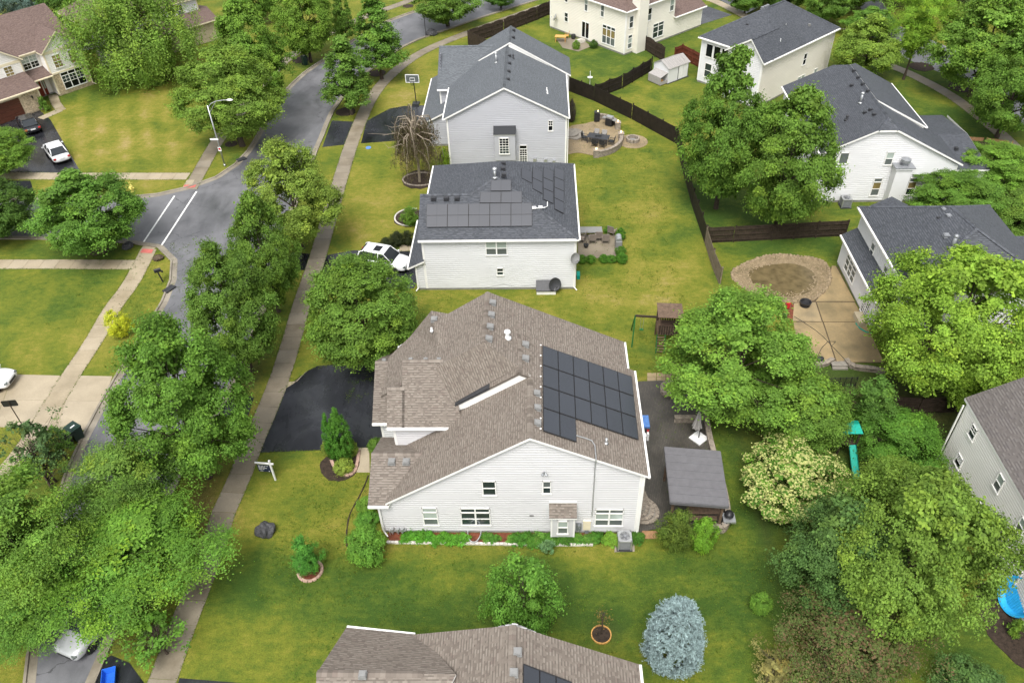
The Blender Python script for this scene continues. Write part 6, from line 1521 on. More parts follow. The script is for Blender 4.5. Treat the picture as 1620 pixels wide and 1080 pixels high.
# short black metal railing
r0 = G(1298, 614); root = empty('metal_railing', r0, 0, 'short black metal railing beside the shaded lawn strip', 'railing'); b_ = G(1352, 612) - r0
for i in range(7): c = b_ * (i / 6); m_ = MB(); m_.cbox((c.x, c.y, .5), (.05, .05, 1.0)); m_.build('post', M['black_metal'], root)
m_ = MB(); m_.tube((0, 0, .92), b_ + Vector((0, 0, .92)), .02); m_.tube((0, 0, .2), b_ + Vector((0, 0, .2)), .02); m_.build('rail', M['black_metal'], root)
m_ = MB()
for i in range(50): c = b_ * (i / 49); m_.tube((c.x, c.y, .2), (c.x, c.y, .92), .009, n=4)
tag(m_.build('pickets', M['black_metal'], root), kind='stuff')

# ============================================================ WALL BLOCKS
def block_wall(name, pts, h, mat, label, cat='wall', bl=.3, bw=.26, bh=.15, cap=None, closed=False, structure=False):
    line = catmull([(p.x, p.y) for p in pts], .25, closed); o0 = line[0]; root = empty(name, o0, 0, label, cat)
    rows = max(1, int(round(h / bh))); rd = random.Random(int(abs(o0.x * 31)) % 99); mb = MB(); tot = 0
    for r_ in range(rows):
        P = cum_resample(line, bl)
        for i in range(len(P) - 1):
            a, b = P[i], P[i + 1]; d = b - a; c = (a + b) / 2 - o0 + (d * .5 if r_ % 2 else Vector()); ang = math.atan2(d.y, d.x)
            mb.cbox((c.x, c.y, r_ * bh + bh / 2), (d.length - .015, bw + rd.uniform(-.02, .02), bh - .012), rz=ang)
    tag(mb.build('blocks', M[mat], root), kind='stuff')
    if cap:
        P = cum_resample(line, .45)
        for i in range(len(P) - 1):
            a, b = P[i], P[i + 1]; d = b - a; c = (a + b) / 2 - o0; m_ = MB(); m_.cbox((c.x, c.y, rows * bh + .035), (d.length - .012, bw + .08, .07), rz=math.atan2(d.y, d.x)); m_.build('coping_stone', M[cap], root)
    return root
def stones_ring(px, py, r, mat, label, n=22, sz=.2, a0=0, a1=6.283, ry=None, name='edging', fill=None, h=.1):
    c = G(px, py); root = empty(name, c, 0, label, 'edging'); rd = random.Random(int(px))
    for i in range(n):
        a = a0 + (a1 - a0) * (i + .5) / n; m_ = MB(); m_.cbox((r * math.cos(a), (ry or r) * math.sin(a), h / 2), (sz * .8, r * (a1 - a0) / n * .92, h * rd.uniform(.85, 1.1)), rz=a)
        m_.build('edging_stone', M[mat], root)
    if fill:
        m_ = MB(); m_.prism([(r * .93 * math.cos(6.283 * i / 24), (ry or r) * .93 * math.sin(6.283 * i / 24)) for i in range(24)], 0, .05); m_.build('mulch', M[fill], root)
    return root
stones_ring(491, 903, .68, 'block_pink', 'pink stone ring filled with red mulch round the small sapling', 16, .2, fill='mulch_red')
stones_ring(951, 1004, .52, 'wood_yellow', 'thin tan ring of edging round the dead little tree', 20, .07, fill='mulch_dark', h=.12)
stones_ring(665, 284, 1.75, 'block_grey', 'rough stone ring round the weeping birch', 34, .22, ry=1.3)
stones_ring(650, 344, 1.5, 'block_pale', 'pale stone edging of the bed beside the dark roof', 24, .16, 1.3, 4.9)
# dead little tree
c = G(951, 1003); root = empty('dead_sapling', c, 0, 'nearly bare dead little tree standing in the tan edging ring', 'tree'); m_ = MB(); m_.path([(0, 0, .03), (.03, .02, .8), (0, .1, 1.5), (.08, .12, 2.0)], .035)
rd = random.Random(2)
for i in range(26): z = rd.uniform(.6, 2.0); m_.tube((0, .05, z), (rd.uniform(-.4, .4), rd.uniform(-.3, .4), z + rd.uniform(0, .4)), .014, .005, 4)
m_.build('trunk', M['bark'], root)
rn = np.random.default_rng(4); pp = rn.normal(size=(130, 3)) * [.22, .2, .35] + [0, .1, 1.6]
me = leaf_mesh('leaves', pp, rn.normal(size=(130, 3)), rn.uniform(.06, .13, 130), np.ones((130, 3)), 'leaves', .5, rn); o = bpy.data.objects.new('leaves', me); COL.objects.link(o); o.parent = root; o.color = (.25, .17, .05, 1); tag(o, kind='stuff')

# red mulch bed and its stone edging along the south wall
bed = sheet('mulch_bed', [Vector((-9.2, 28.6, 0)), G(612, 858), G(700, 858), G(945, 861), G(945, 843), Vector((5.4, 28.6, 0))], .035, M['mulch_red'], kind=None, z0=0); tag(bed, 'long red mulch bed at the foot of the south wall', 'mulch bed')
block_wall('edging', g((612, 858), (655, 859), (700, 859), (738, 860), (800, 861), (870, 862), (938, 862)), .13, 'block_pale', 'pale stone block edging of the long wall bed', 'edging', bl=.24, bw=.16, bh=.13)
block_wall('edging', g((524, 728), (531, 742), (545, 752), (560, 748), (566, 730), (568, 712)), .13, 'block_pink', 'reddish stone edging between the columnar evergreens and the front walk', 'edging', bl=.26, bw=.2, bh=.13)
block_wall('edging', g((583, 752), (575, 772), (566, 790), (553, 815), (548, 850), (552, 872), (570, 890)), .06, 'mulch_dark', 'thin dark edging round the clipped shrubs', 'edging', bl=.3, bw=.07, bh=.06)

# ============================================================ BACK PATIO of the brown-roofed house
sheet('patio', g((1001, 604), (1045, 602), (1105, 606), (1125, 690), (1148, 780), (1150, 838), (1040, 836), (1010, 842), (1003, 842)), .03, M['paver_dark'], z0=0)
ps = empty('stepping_patio', G(1045, 598), kind='structure')
for i in range(5):
    for j in range(3):
        a = G(1024 + i * 15, 590 + j * 6.5) - ps.location; b = G(1038 + i * 15, 590 + j * 6.5) - ps.location; d = G(1038 + i * 15, 596 + j * 6.5) - ps.location; e = G(1024 + i * 15, 596 + j * 6.5) - ps.location
        m_ = MB(); m_.prism([(q.x, q.y) for q in (a, b, d, e)], 0, .025 + .004 * ((i + j) % 2)); m_.build('paving_stone', M['concrete_patio'], ps)
sheet('step_stone', g((1016, 840), (1040, 840), (1041, 852), (1012, 852)), .06, M['playtan'], z0=0)
block_wall('patio_wall', g((1104, 608), (1113, 650), (1122, 700), (1133, 740), (1146, 790), (1151, 828)), .45, 'block_grey', 'low curved block wall along the lawn side of the dark patio', cap='block_grey')
block_wall('patio_wall', g((1151, 830), (1143, 842), (1130, 842)), .6, 'block_grey', 'short block pedestal under the steel cooktop', cap='block_grey')
block_wall('planter_wall', g((1064, 625), (1050, 626), (1048, 612), (1062, 608)), .35, 'block_grey', 'small stone planter edge at the top of the dark patio', cap='block_grey')
block_wall('planter_wall', g((1066, 667), (1085, 667), (1100, 667)), .4, 'block_grey', 'straight stone bench beside the folded umbrella', cap='block_grey')
# curved steps down from the deck corner: four treads
root = empty('curved_steps', G(1014, 800), 0, 'curved paver steps beside the house corner, leading from the raised landing to the patio', 'steps'); o0 = root.location
out = [(1012, 735), (1015, 770), (1022, 790), (1034, 800), (1040, 812), (1036, 824), (1024, 829), (1012, 828)]
lines = []
for k in range(4):
    f = 1 - k * .24; lines.append([(1006 + (x - 1006) * f, 795 + (y - 795) * (1 - k * .10)) for x, y in out])
for k, L in enumerate(lines):
    q = catmull([G(*p) for p in L], .2); poly = [(p.x - o0.x, p.y - o0.y) for p in q] + [(G(1004, 828).x - o0.x - .05, G(1004, 828).y - o0.y), (G(1004, 735).x - o0.x - .05, G(1004, 735).y - o0.y)]
    m_ = MB(); m_.prism(poly, 0.0, .16 * (k + 1)); st = m_.build('step', M['stone_step'], root)
    e = [(p.x - o0.x, p.y - o0.y) for p in cum_resample(q, .28)]; m2 = MB()
    for a, b in zip(e[:-1], e[1:]):
        d = Vector((b[0] - a[0], b[1] - a[1], 0)); m2.cbox(((a[0] + b[0]) / 2, (a[1] + b[1]) / 2, .16 * (k + 1) + .012), (d.length - .015, .24, .05), rz=math.atan2(d.y, d.x))
    tag(m2.build('nosing_blocks', M['block_grey'], st), kind='stuff')
# pavilion
c0, c1, c2, c3 = [G(*p, 2.75) for p in ((1051, 708), (1139, 715), (1153, 799), (1061, 792))]
root = empty('pavilion', G(1106, 790), 0, 'pavilion with a flat grey sheet roof and brown posts on the dark patio', 'pavilion'); o0 = root.location
T_ = [c0 + Vector((0, 0, .12)), c1 + Vector((0, 0, .12)), c2 - Vector((0, 0, .05)), c3 - Vector((0, 0, .05))]
for i in range(7):      # roof of long panels with standing edges
    a, b = T_[0].lerp(T_[3], i / 7) - o0, T_[1].lerp(T_[2], i / 7) - o0; c_, d_ = T_[1].lerp(T_[2], (i + 1) / 7) - o0, T_[0].lerp(T_[3], (i + 1) / 7) - o0
    m_ = MB(); e = (d_ - a).normalized() * .006; q = [a + e, b + e, c_ - e, d_ - e]; m_.face(q[::-1]); m_.face([p - Vector((0, 0, .03)) for p in q])
    for k in range(4): j = (k + 1) % 4; m_.face([q[k], q[j], q[j] - Vector((0, 0, .03)), q[k] - Vector((0, 0, .03))])
    m_.build('roof_panel', M['canopy_grey'], root)
m_ = MB()
for a, b in ((0, 1), (1, 2), (2, 3), (3, 0)):
    p, q = T_[a] - o0 - Vector((0, 0, .14)), T_[b] - o0 - Vector((0, 0, .14)); mid = (p + q) / 2; d = q - p; m_.cbox(mid, (d.length, .07, .2), rz=math.atan2(d.y, d.x), ry=-math.asin(d.z / d.length))
m_.build('fascia', M['canopy_grey'], root)
cc = sum(T_, Vector()) / 4
for t in T_:
    p = cc + (t - cc) * .86 - o0; m_ = MB(); m_.cbox((p.x, p.y, 1.32), (.15, .15, 2.6)); m_.build('post', M['wood_brown'], root)
for i in range(5):
    p, q = T_[0].lerp(T_[1], .1 + .2 * i), T_[3].lerp(T_[2], .1 + .2 * i); p, q = p + (q - p) * .04 - o0 - Vector((0, 0, .16)), q - (q - p) * .04 - o0 - Vector((0, 0, .16)); m_ = MB(); mid = (p + q) / 2; d = q - p; m_.cbox(mid, (d.length, .06, .14), rz=math.atan2(d.y, d.x), ry=-math.asin(d.z / d.length)); m_.build('rafter', M['wood_brown'], root)
def table(name, loc, size, h, mt_, label, rz=0, cat='table', top=.04):
    root = empty(name, loc, rz, label, cat); m_ = MB(); m_.box((-size[0] / 2, -size[1] / 2, h - top), (size[0] / 2, size[1] / 2, h)); m_.build('table_top', M[mt_], root)
    for sx in (-1, 1):
        for sy in (-1, 1): m_ = MB(); m_.box((sx * (size[0] / 2 - .1) - .03, sy * (size[1] / 2 - .1) - .03, 0), (sx * (size[0] / 2 - .1) + .03, sy * (size[1] / 2 - .1) + .03, h - top)); m_.build('leg', M[mt_], root)
    return root
def chair(loc, rz, mt_, label, w=.56, hb=1.0, cat='chair', name='patio_chair', group=None, frame='black_metal'):
    root = empty(name, loc, rz, label, cat, group)
    m_ = MB(); m_.box((-w / 2, -w / 2, .38), (w / 2, w / 2, .44)); m_.build('seat', M[mt_], root)
    m_ = MB(); m_.cbox((0, w / 2 + .04, .44 + (hb - .44) / 2), (w, .04, hb - .44), rx=R(-10)); m_.build('backrest', M[mt_], root)
    for sx in (-1, 1):
        for sy in (-1, 1): m_ = MB(); m_.tube((sx * w / 2 * .92, sy * w / 2 * .9, 0), (sx * w / 2 * .92, sy * w / 2 * .9, .62), .018, n=6); m_.build('leg', M[frame], root)
        m_ = MB(); m_.box((sx * w / 2 - .03, -w / 2, .60), (sx * w / 2 + .03, w / 2 + .03, .635)); m_.build('armrest', M[frame], root)
    return root
pv = G(1110, 815); table('patio_table', (pv.x, pv.y, .03), (1.9, .9), .74, 'wood_brown', 'brown table under the pavilion roof')
bn = G(1108, 822); root = empty('bench', (bn.x, bn.y - .2, .03), 0, 'low bench in front of the table under the pavilion', 'bench'); m_ = MB(); m_.box((-.9, -.16, .4), (.9, .16, .45)); m_.build('seat', M['wood_brown'], root)
for sx in (-.75, .75): m_ = MB(); m_.box((sx - .04, -.14, 0), (sx + .04, .14, .4)); m_.build('leg', M['wood_brown'], root)
# steel cooktop with a round grill
c = G(1151, 836); root = empty('outdoor_cooker', (c.x, c.y + .25, .67), 0, 'black kettle grill set in a steel worktop at the end of the patio wall', 'grill'); m_ = MB(); m_.box((-.36, -.38, 0), (.36, .3, .16)); m_.build('worktop', M['metal_galv'], root)
m_ = MB(); m_.lathe((0, .05, .16), [(.12, 0), (.27, .06), (.29, .16), (.25, .30), (.1, .38), (.03, .4)], 18); m_.build('grill_bowl', M['black_metal'], root, smooth=True)
for x in (-.18, .02): m_ = MB(); m_.tube((x, -.38, .08), (x, -.42, .08), .035, n=8); m_.build('knob', M['black_metal'], root)
# folded umbrella on a square base
c = G(1105, 694); root = empty('patio_umbrella', c, 0, 'folded grey patio umbrella on a white square base', 'umbrella')
m_ = MB(); m_.cbox((0, 0, .09), (.92, .92, .1), rz=R(42)); m_.cbox((.12, -.12, .15), (.2, .2, .02), rz=R(42)); m_.build('base', M['plastic_white'], root); m_ = MB(); m_.tube((0, 0, .1), (0, .05, 2.6), .035); m_.build('pole', M['black_metal'], root)
m_ = MB(); n_ = 16
prof_ = [(.05, 2.55), (.10, 2.3), (.16, 1.8), (.24, 1.35), (.30, 1.05)]
for q in range(4):
    for i in range(n_):
        def pt(qq, ii):
            r_, z_ = prof_[qq]; a_ = 6.283 * ii / n_; r_ *= (1.18 if ii % 2 else .8); return (-.22 + r_ * math.cos(a_), .1 + r_ * math.sin(a_), z_)
        m_.face([pt(q + 1, i), pt(q + 1, i + 1), pt(q, i + 1), pt(q, i)])
m_.build('canopy', M['fabric_grey'], root)
m_ = MB(); m_.tube((0, 0, 2.4), (-.22, .1, 2.55), .025); m_.build('arm', M['black_metal'], root)
# covered cart with a blue tarpaulin
c = G(1014, 690); root = empty('covered_grill', c, 0, 'blue-covered cart with black side and red corner beside the house', 'grill cart')
m_ = MB(); m_.box((-.35, -.1, 0), (.48, 1.0, .82)); m_.build('cabinet', M['plastic_black'], root, bevel=.02)
m_ = MB(); m_.box((-.4, .0, .8), (.52, 1.05, .95)); m_.face([(-.4, 0, .951), (.52, 0, .951), (.06, .5, 1.03)]); m_.face([(.52, 0, .951), (.52, 1.05, .951), (.06, .5, 1.03)]); m_.face([(.52, 1.05, .951), (-.4, 1.05, .951), (.06, .5, 1.03)]); m_.face([(-.4, 1.05, .951), (-.4, 0, .951), (.06, .5, 1.03)]); m_.build('cover', M['blue_cover'], root)
m_ = MB(); m_.box((.32, -.16, .62), (.46, -.1, .78)); m_.build('badge', M['red_paint'], root); m_ = MB(); m_.box((-.1, -.42, 0), (.3, -.14, .5)); m_.box((.33, -.4, .0), (.46, -.14, .62)); m_.build('side_box', M['plastic_white'], root)
# air conditioner units
def ac(px, py, s, label, mt_='metal_grey', rz=0):
    c = G(px, py); root = empty('air_conditioner', c, rz, label, 'air conditioner')
    m_ = MB(); m_.box((-s * .62, -s * .62, 0), (s * .62, s * .62, .08)); m_.build('pad', M['vent_dark'], root)
    m_ = MB(); a = s / 2
    for i in range(12):
        z = .12 + i * .062; m_.box((-a, -a, z), (a, a, z + .034))
    m_.box((-a * .94, -a * .94, .08), (a * .94, a * .94, .86)); m_.build('louvres', M[mt_], root)
    m_ = MB()
    for sx in (-1, 1):
        for sy in (-1, 1): m_.box((sx * a - .04, sy * a - .04, .08), (sx * a + .04, sy * a + .04, .9))
    n_ = 24
    for i in range(n_):
        a0, a1 = 6.283 * i / n_, 6.283 * (i + 1) / n_
        def sq(t): k = (a + .03) / max(abs(math.cos(t)), abs(math.sin(t))); return (k * math.cos(t), k * math.sin(t))
        r_ = a * .78; m_.face([(r_ * math.cos(a0), r_ * math.sin(a0), .9), sq(a0) + (.9,), sq(a1) + (.9,), (r_ * math.cos(a1), r_ * math.sin(a1), .9)])
    m_.box((-a - .03, -a - .03, .84), (a + .03, a + .03, .898)); m_.build('case', M['metal_galv'], root)
    m_ = MB()
    for k in range(5):
        a0 = 6.283 * k / 5; m_.cbox((a * .42 * math.cos(a0), a * .42 * math.sin(a0), .905), (a * .7, a * .34, .012), rz=a0, rx=R(12))
    m_.lathe((0, 0, .9), [(.09, 0), (.09, .05), (.02, .06)], 12); m_.build('fan', M['metal_grey'], root)
    m_ = MB()
    for k in range(6):
        r_ = a * .78 * (k + 1) / 6
        for i in range(24): t0, t1 = 6.283 * i / 24, 6.283 * (i + 1) / 24; m_.tube((r_ * math.cos(t0), r_ * math.sin(t0), .93), (r_ * math.cos(t1), r_ * math.sin(t1), .93), .006, n=3, caps=False)
    m_.build('fan_guard', M['black_metal'], root)
    return root
sheet('gravel_pad', g((973, 860), (1003, 850), (1004, 872), (972, 873)), .03, M['block_grey'], z0=0)
ac(987, 862, .74, 'grey air conditioner at the back corner of the brown-roofed house'); ac(1336, 326, .8, 'air conditioner behind the right maple, at the foot of the white chimney house wall'); ac(880.5, 44, .7, 'air conditioner at the far left corner of the cream house')

# ============================================================ SECOND PATIO (white house with grey panels)
sheet('patio', g((914, 408), (914, 372), (980, 372), (981, 398), (972, 409)), .03, M['concrete_grey'], z0=0)
c = G(940, 378); table('patio_table', (c.x - .3, c.y + .35, .03), (2.0, .95), .74, 'vent_grey', 'pale glass-topped table among the brown chairs')
for i, (px, py, rz, lb) in enumerate(((937, 384, 180, 'brown wicker chair at the near left of the glass table'), (947, 380, 180, 'brown wicker chair in the middle of the near side of the glass table'), (957.5, 384, 180, 'brown wicker chair at the near right of the glass table'), (968, 372, 150, 'brown wicker chair standing apart near the back hedge'), (920, 383, 250, 'brown wicker chair against the house wall'))):
    c = G(px, py); chair((c.x, c.y, .03), R(rz), 'wicker', lb, .62, 1.12, frame='wicker')
c = G(978, 390); root = empty('gas_grill', (c.x, c.y, .03), 0, 'steel barrel grill at the outer end of the second patio', 'grill'); m_ = MB(); m_.box((-.28, -.5, 0), (.28, .45, .75)); m_.build('cabinet', M['vent_grey'], root)
m_ = MB(); T0 = Matrix.Rotation(R(90), 4, 'X'); m_.T = Matrix.Translation((0, .42, .8)) @ T0; m_.lathe((0, 0, 0), [(.02, 0), (.27, .01), (.27, .85), (.02, .86)], 16); m_.build('hood', M['metal_galv'], root, smooth=False)
c = G(927, 392); root = empty('fire_bowl', (c.x, c.y, .03), 0, 'small dark pot on the second patio', 'pot'); m_ = MB(); m_.lathe((0, 0, 0), [(.12, 0), (.2, .2), (.24, .34), (.2, .34), (.1, .2)], 14); m_.build('bowl', M['plastic_black'], root); m_ = MB(); m_.tube((.0, 0, .3), (.02, .02, .62), .03); m_.build('stem', M['bark'], root)
c = G(914.5, 438); m_ = MB(); m_.box((-.12, -.35, 0), (.15, .35, .35)); tag(m_.build('green_box', M['teal_plastic'], None, loc=c), 'small green box at the back corner wall of the white house with panels', 'box')

# ============================================================ THIRD PATIO (grey-sided house): paver circle, seat walls, fire pit
pat = catmull([G(*p) for p in ((897, 204), (905, 199), (925, 196), (950, 190), (965, 193), (980, 202), (984, 216), (982, 228), (972, 238), (955, 245), (938, 246), (915, 242), (897, 245))], .4)
sheet('patio', pat, .03, M['paver_sand'], z0=0)
for px, py, r in ((1001, 224, 1.6),):
    c = G(px, py); sheet('fire_pit_pad', [c + Vector((r * math.cos(i * .3), r * math.sin(i * .3), 0)) for i in range(21)], .028, M['paver_sand'], z0=0)
block_wall('seat_wall', g((947, 189), (958, 190), (969, 195), (977, 200)), .6, 'block_grey', 'short curved seat wall behind the grills', cap='block_grey'); block_wall('seat_wall', g((983, 222), (981, 232), (972, 240), (958, 246), (943, 249)), .6, 'block_grey', 'long curved seat wall on the near side of the round paver patio', cap='block_grey')
for px, py, lb in ((977, 204, 'block pillar with a lamp by the grills'), (982, 221, 'block pillar with a lamp beside the fire pit'), (943, 248, 'block pillar with a lamp at the near end of the seat wall')):
    c = G(px, py); root = empty('lamp_pillar', c, 0, lb, 'pillar'); m_ = MB()
    for k in range(5): m_.box((-.28 + .004 * (k % 2), -.28, k * .15), (.28, .28, k * .15 + .14))
    m_.build('blocks', M['block_grey'], root); m_ = MB(); m_.box((-.32, -.32, .75), (.32, .32, .82)); m_.build('coping_stone', M['block_grey'], root); m_ = MB(); m_.lathe((0, 0, .82), [(.07, 0), (.09, .1), (.06, .2)], 10); m_.build('lamp', M['lamp_lit'], root)
stones_ring(1001, 223, .62, 'block_grey', 'round stone fire pit on its own paver circle', 12, .22, name='fire_pit', fill='vent_grey', h=.4)
root = empty('back_steps', G(897, 214), 0, 'two curved stone steps at the back door of the grey-sided house', 'steps'); 
for k, (r_, z_) in enumerate(((1.9, .17), (1.3, .34))): m_ = MB(); m_.prism([(r_ * math.cos(R(-60 + 12 * i)), r_ * .8 * math.sin(R(-60 + 12 * i))) for i in range(11)] + [(-.3, .8), (-.3, -.8)], 0, z_); m_.build('step', M['stone_step'], root)
c = G(946, 226); table('patio_table', (c.x, c.y, .03), (2.3, 1.15), .74, 'vent_dark', 'dark rectangular dining table on the round paver patio', rz=R(-20))
d1, d2 = Vector((math.cos(R(-20)), math.sin(R(-20)), 0)), Vector((math.sin(R(20)), math.cos(R(20)), 0))
for k, (a, b, rz, lb) in enumerate(((-.5, .85, 0, 'grey-backed chair at the far left of the dark dining table'), (.35, .85, 0, 'grey-backed chair at the far right of the dark dining table'), (-.1, -.9, 180, 'black chair at the near left of the dark dining table'), (.75, -.9, 180, 'black chair at the near right of the dark dining table'), (1.5, 0, -90, 'black chair at the right end of the dark dining table'), (-1.5, 0, 90, 'black chair at the left end of the dark dining table'))):
    p = c + d1 * a + d2 * b; chair((p.x, p.y, .03), R(rz - 20), 'fabric_grey' if k < 2 else 'plastic_black', lb, .55, .98)
m_ = MB(); m_.box((-.35, -.12, 0), (.35, .12, .12)); tag(m_.build('planter_box', M['plastic_black'], None, loc=(c.x, c.y, .77)), 'black box in the middle of the dark dining table', 'box')
c = G(944, 192); root = empty('smoker_cabinet', c, 0, 'upright black smoker cabinet at the patio edge', 'smoker'); m_ = MB(); m_.box((-.3, -.3, .08), (.3, .3, 1.15)); m_.build('body', M['plastic_black'], root, bevel=.02); m_ = MB(); m_.box((-.26, -.34, .2), (.26, -.3, 1.05)); m_.build('door', M['black_metal'], root); m_ = MB(); m_.lathe((.1, 0, 1.15), [(.05, 0), (.05, .12), (.0, .2)], 8); m_.build('lamp', M['lamp_lit'], root)
c = G(964, 199); root = empty('gas_grill', c, R(-35), 'black and steel gas grill with side shelves in front of the short seat wall', 'grill'); m_ = MB(); m_.box((-.4, -.28, .1), (.4, .28, .85)); m_.build('cart', M['black_metal'], root); m_ = MB(); m_.cbox((0, .02, 1.0), (.78, .52, .3)); m_.build('hood', M['metal_galv'], root, bevel=.08); m_ = MB(); m_.box((-.85, -.26, .82), (-.4, .26, .87)); m_.box((.4, -.26, .82), (.85, .26, .87)); m_.build('shelves', M['vent_grey'], root)

# ============================================================ SHED
o0 = G(1060, 122); root = empty('garden_shed', o0, R(38), 'white garden shed with a ribbed grey roof and a low open lean-to', 'shed')
m_ = MB(); m_.box((-1.7, -1.25, .05), (1.7, 1.25, 1.85)); m_.build('wall', M['siding_bright'], root)
for x in (-1.7, 1.7): m_ = MB(); m_.face([(x, -1.25, 1.85), (x, 1.25, 1.85), (x, 0, 2.45)]); m_.build('gable', M['siding_bright'], root)
for sg in (-1, 1):
    m_ = MB(); n_ = 18
    for i in range(n_):
        x0, x1 = -1.85 + 3.7 * i / n_, -1.85 + 3.7 * (i + 1) / n_; z = .035 if i % 3 == 0 else 0
        m_.face([(x0, sg * 1.4, 1.83 + z), (x1, sg * 1.4, 1.83 + z), (x1, 0, 2.53 + z), (x0, 0, 2.53 + z)][::sg])
    m_.build('roof', M['fabric_grey'], root)
m_ = MB(); m_.box((.0, -1.29, .12), (.78, -1.25, 1.75)); m_.box((.82, -1.29, .12), (1.6, -1.25, 1.75)); m_.build('door', M['plastic_white'], root)
m_ = MB(); m_.box((-.06, -1.3, .1), (-.0, -1.26, 1.8)); m_.box((1.6, -1.3, .1), (1.66, -1.26, 1.8)); m_.build('door_rail', M['black_metal'], root)
m_ = MB(); m_.box((-1.85, -1.4, 0), (1.85, 1.4, .06)); m_.build('floor', M['vent_dark'], root)
m_ = MB(); m_.face([(-2.9, -1.2, 1.0), (-1.7, -1.2, 1.35), (-1.7, .9, 1.35), (-2.9, .9, 1.0)]); m_.box((-2.9, -1.2, .1), (-2.84, .9, .95)); m_.box((-2.9, -1.22, .1), (-1.7, -1.18, .5)); m_.box((-2.9, .86, .1), (-1.7, .9, .95)); m_.box((-2.9, -1.2, .95), (-2.84, .9, 1.02)); m_.build('lean_to', M['fabric_grey'], root)
m_ = MB(); m_.cbox((-2.4, -.7, .3), (.6, .4, .35)); tag(m_.build('storage_box', M['wood_yellow'], root), None)

# ============================================================ FORT AND SWING SET
o0 = G(1054, 540); root = empty('wooden_fort', o0, R(-4), 'brown play fort with a plank roof, a ladder and a swing beam', 'play fort')
for i in range(7): m_ = MB(); m_.cbox((0, .15 + i * .27 - .9, 3.02 - i * .02), (1.85, .26, .05)); m_.build('roof_plank', M['wood_brown'], root)
for sx in (-.8, .8):
    for sy in (-.8, .8): m_ = MB(); m_.box((sx - .06, sy - .06, 0), (sx + .06, sy + .06, 2.95)); m_.build('post', M['wood_brown'], root)
m_ = MB(); m_.box((-.85, -.85, 1.35), (.85, .85, 1.42)); m_.build('deck', M['wood_brown'], root)
for k, (a, b) in enumerate((((-.8, -.85), (.8, -.85)), ((.85, -.8), (.85, .8)), ((-.8, .85), (.8, .85)))):
    m_ = MB()
    for i in range(9): f = (i + .5) / 9; m_.cbox((a[0] + (b[0] - a[0]) * f, a[1] + (b[1] - a[1]) * f, 1.8), (.13 if k != 1 else .03, .03 if k != 1 else .13, .85))
    m_.build('rail_boards', M['wood_dark'], root)
for i in range(6): m_ = MB(); m_.cbox((-.55, -.95 - .09 * (5 - i), .2 + i * .2), (.55, .1, .04)); m_.build('ladder_rung', M['wood_brown'], root)
m_ = MB(); m_.tube((-.85, -1.4, 0), (-.85, -.85, 1.4), .035); m_.tube((-.25, -1.4, 0), (-.25, -.85, 1.4), .035); m_.build('ladder_rail', M['green_paint'], root)
q = G(1000, 494, 2.3); P1 = Vector((-.85, .1, 2.25)); L1 = Matrix.Rotation(R(4), 3, 'Z') @ (Vector((G(1006, 505).x, G(1006, 505).y, 2.3)) - o0)
m_ = MB(); P2 = Vector((-2.5, .15, 2.3)); m_.cbox((P1 + P2) / 2, ((P2 - P1).length, .12, .14), rz=math.atan2((P2 - P1).y, (P2 - P1).x)); m_.build('swing_beam', M['wood_dark'], root)
for sy in (-1, 1): m_ = MB(); m_.tube(P2, (-2.62, .15 + sy * 1.0, 0), .045, n=8); m_.build('leg', M['green_paint'], root)
for x in (-2.05, -1.85): m_ = MB(); m_.tube((x, .15, 2.2), (x, .15, 1.0), .012, n=4); m_.build('chain', M['metal_galv'], root)
m_ = MB(); m_.box((-2.1, .05, .95), (-1.8, .25, 1.0)); m_.build('swing_seat', M['green_paint'], root)
# teal play set: covered platform with a slide
o0 = G(1332, 716); root = empty('play_slide', o0, 0, 'small play tower with a teal roof and a teal slide among the trees', 'play tower')
m_ = MB(); m_.box((-.6, -.45, 2.3), (.6, .6, 2.36)); m_.face([(-.62, -.5, 2.36), (.62, -.5, 2.36), (.5, .1, 2.62), (-.5, .1, 2.62)]); m_.face([(-.62, .65, 2.36), (-.5, .1, 2.62), (.5, .1, 2.62), (.62, .65, 2.36)]); m_.face([(-.62, -.5, 2.36), (-.5, .1, 2.62), (-.62, .65, 2.36)]); m_.face([(.62, -.5, 2.36), (.62, .65, 2.36), (.5, .1, 2.62)]); m_.build('canopy', M['teal_plastic'], root)
for sx in (-.5, .5):
    for sy in (-.35, .5): m_ = MB(); m_.box((sx - .05, sy - .05, 0), (sx + .05, sy + .05, 2.3)); m_.build('post', M['wood_dark'], root)
m_ = MB(); m_.box((-.5, -.35, 1.15), (.5, .5, 1.2)); m_.build('deck', M['wood_dark'], root)
m_ = MB(); pr = [(-.4, 1.22), (-.8, 1.0), (-1.4, .55), (-2.0, .22), (-2.3, .18)]
for (y0, z0), (y1, z1) in zip(pr[:-1], pr[1:]):
    m_.face([(-.0, y0, z0), (.45, y0, z0), (.45, y1, z1), (-.0, y1, z1)][::-1])
    for x in (0, .45): m_.face([(x, y0, z0), (x, y1, z1), (x, y1, z1 + .15), (x, y0, z0 + .15)])
m_.build('slide', M['teal_plastic'], root)

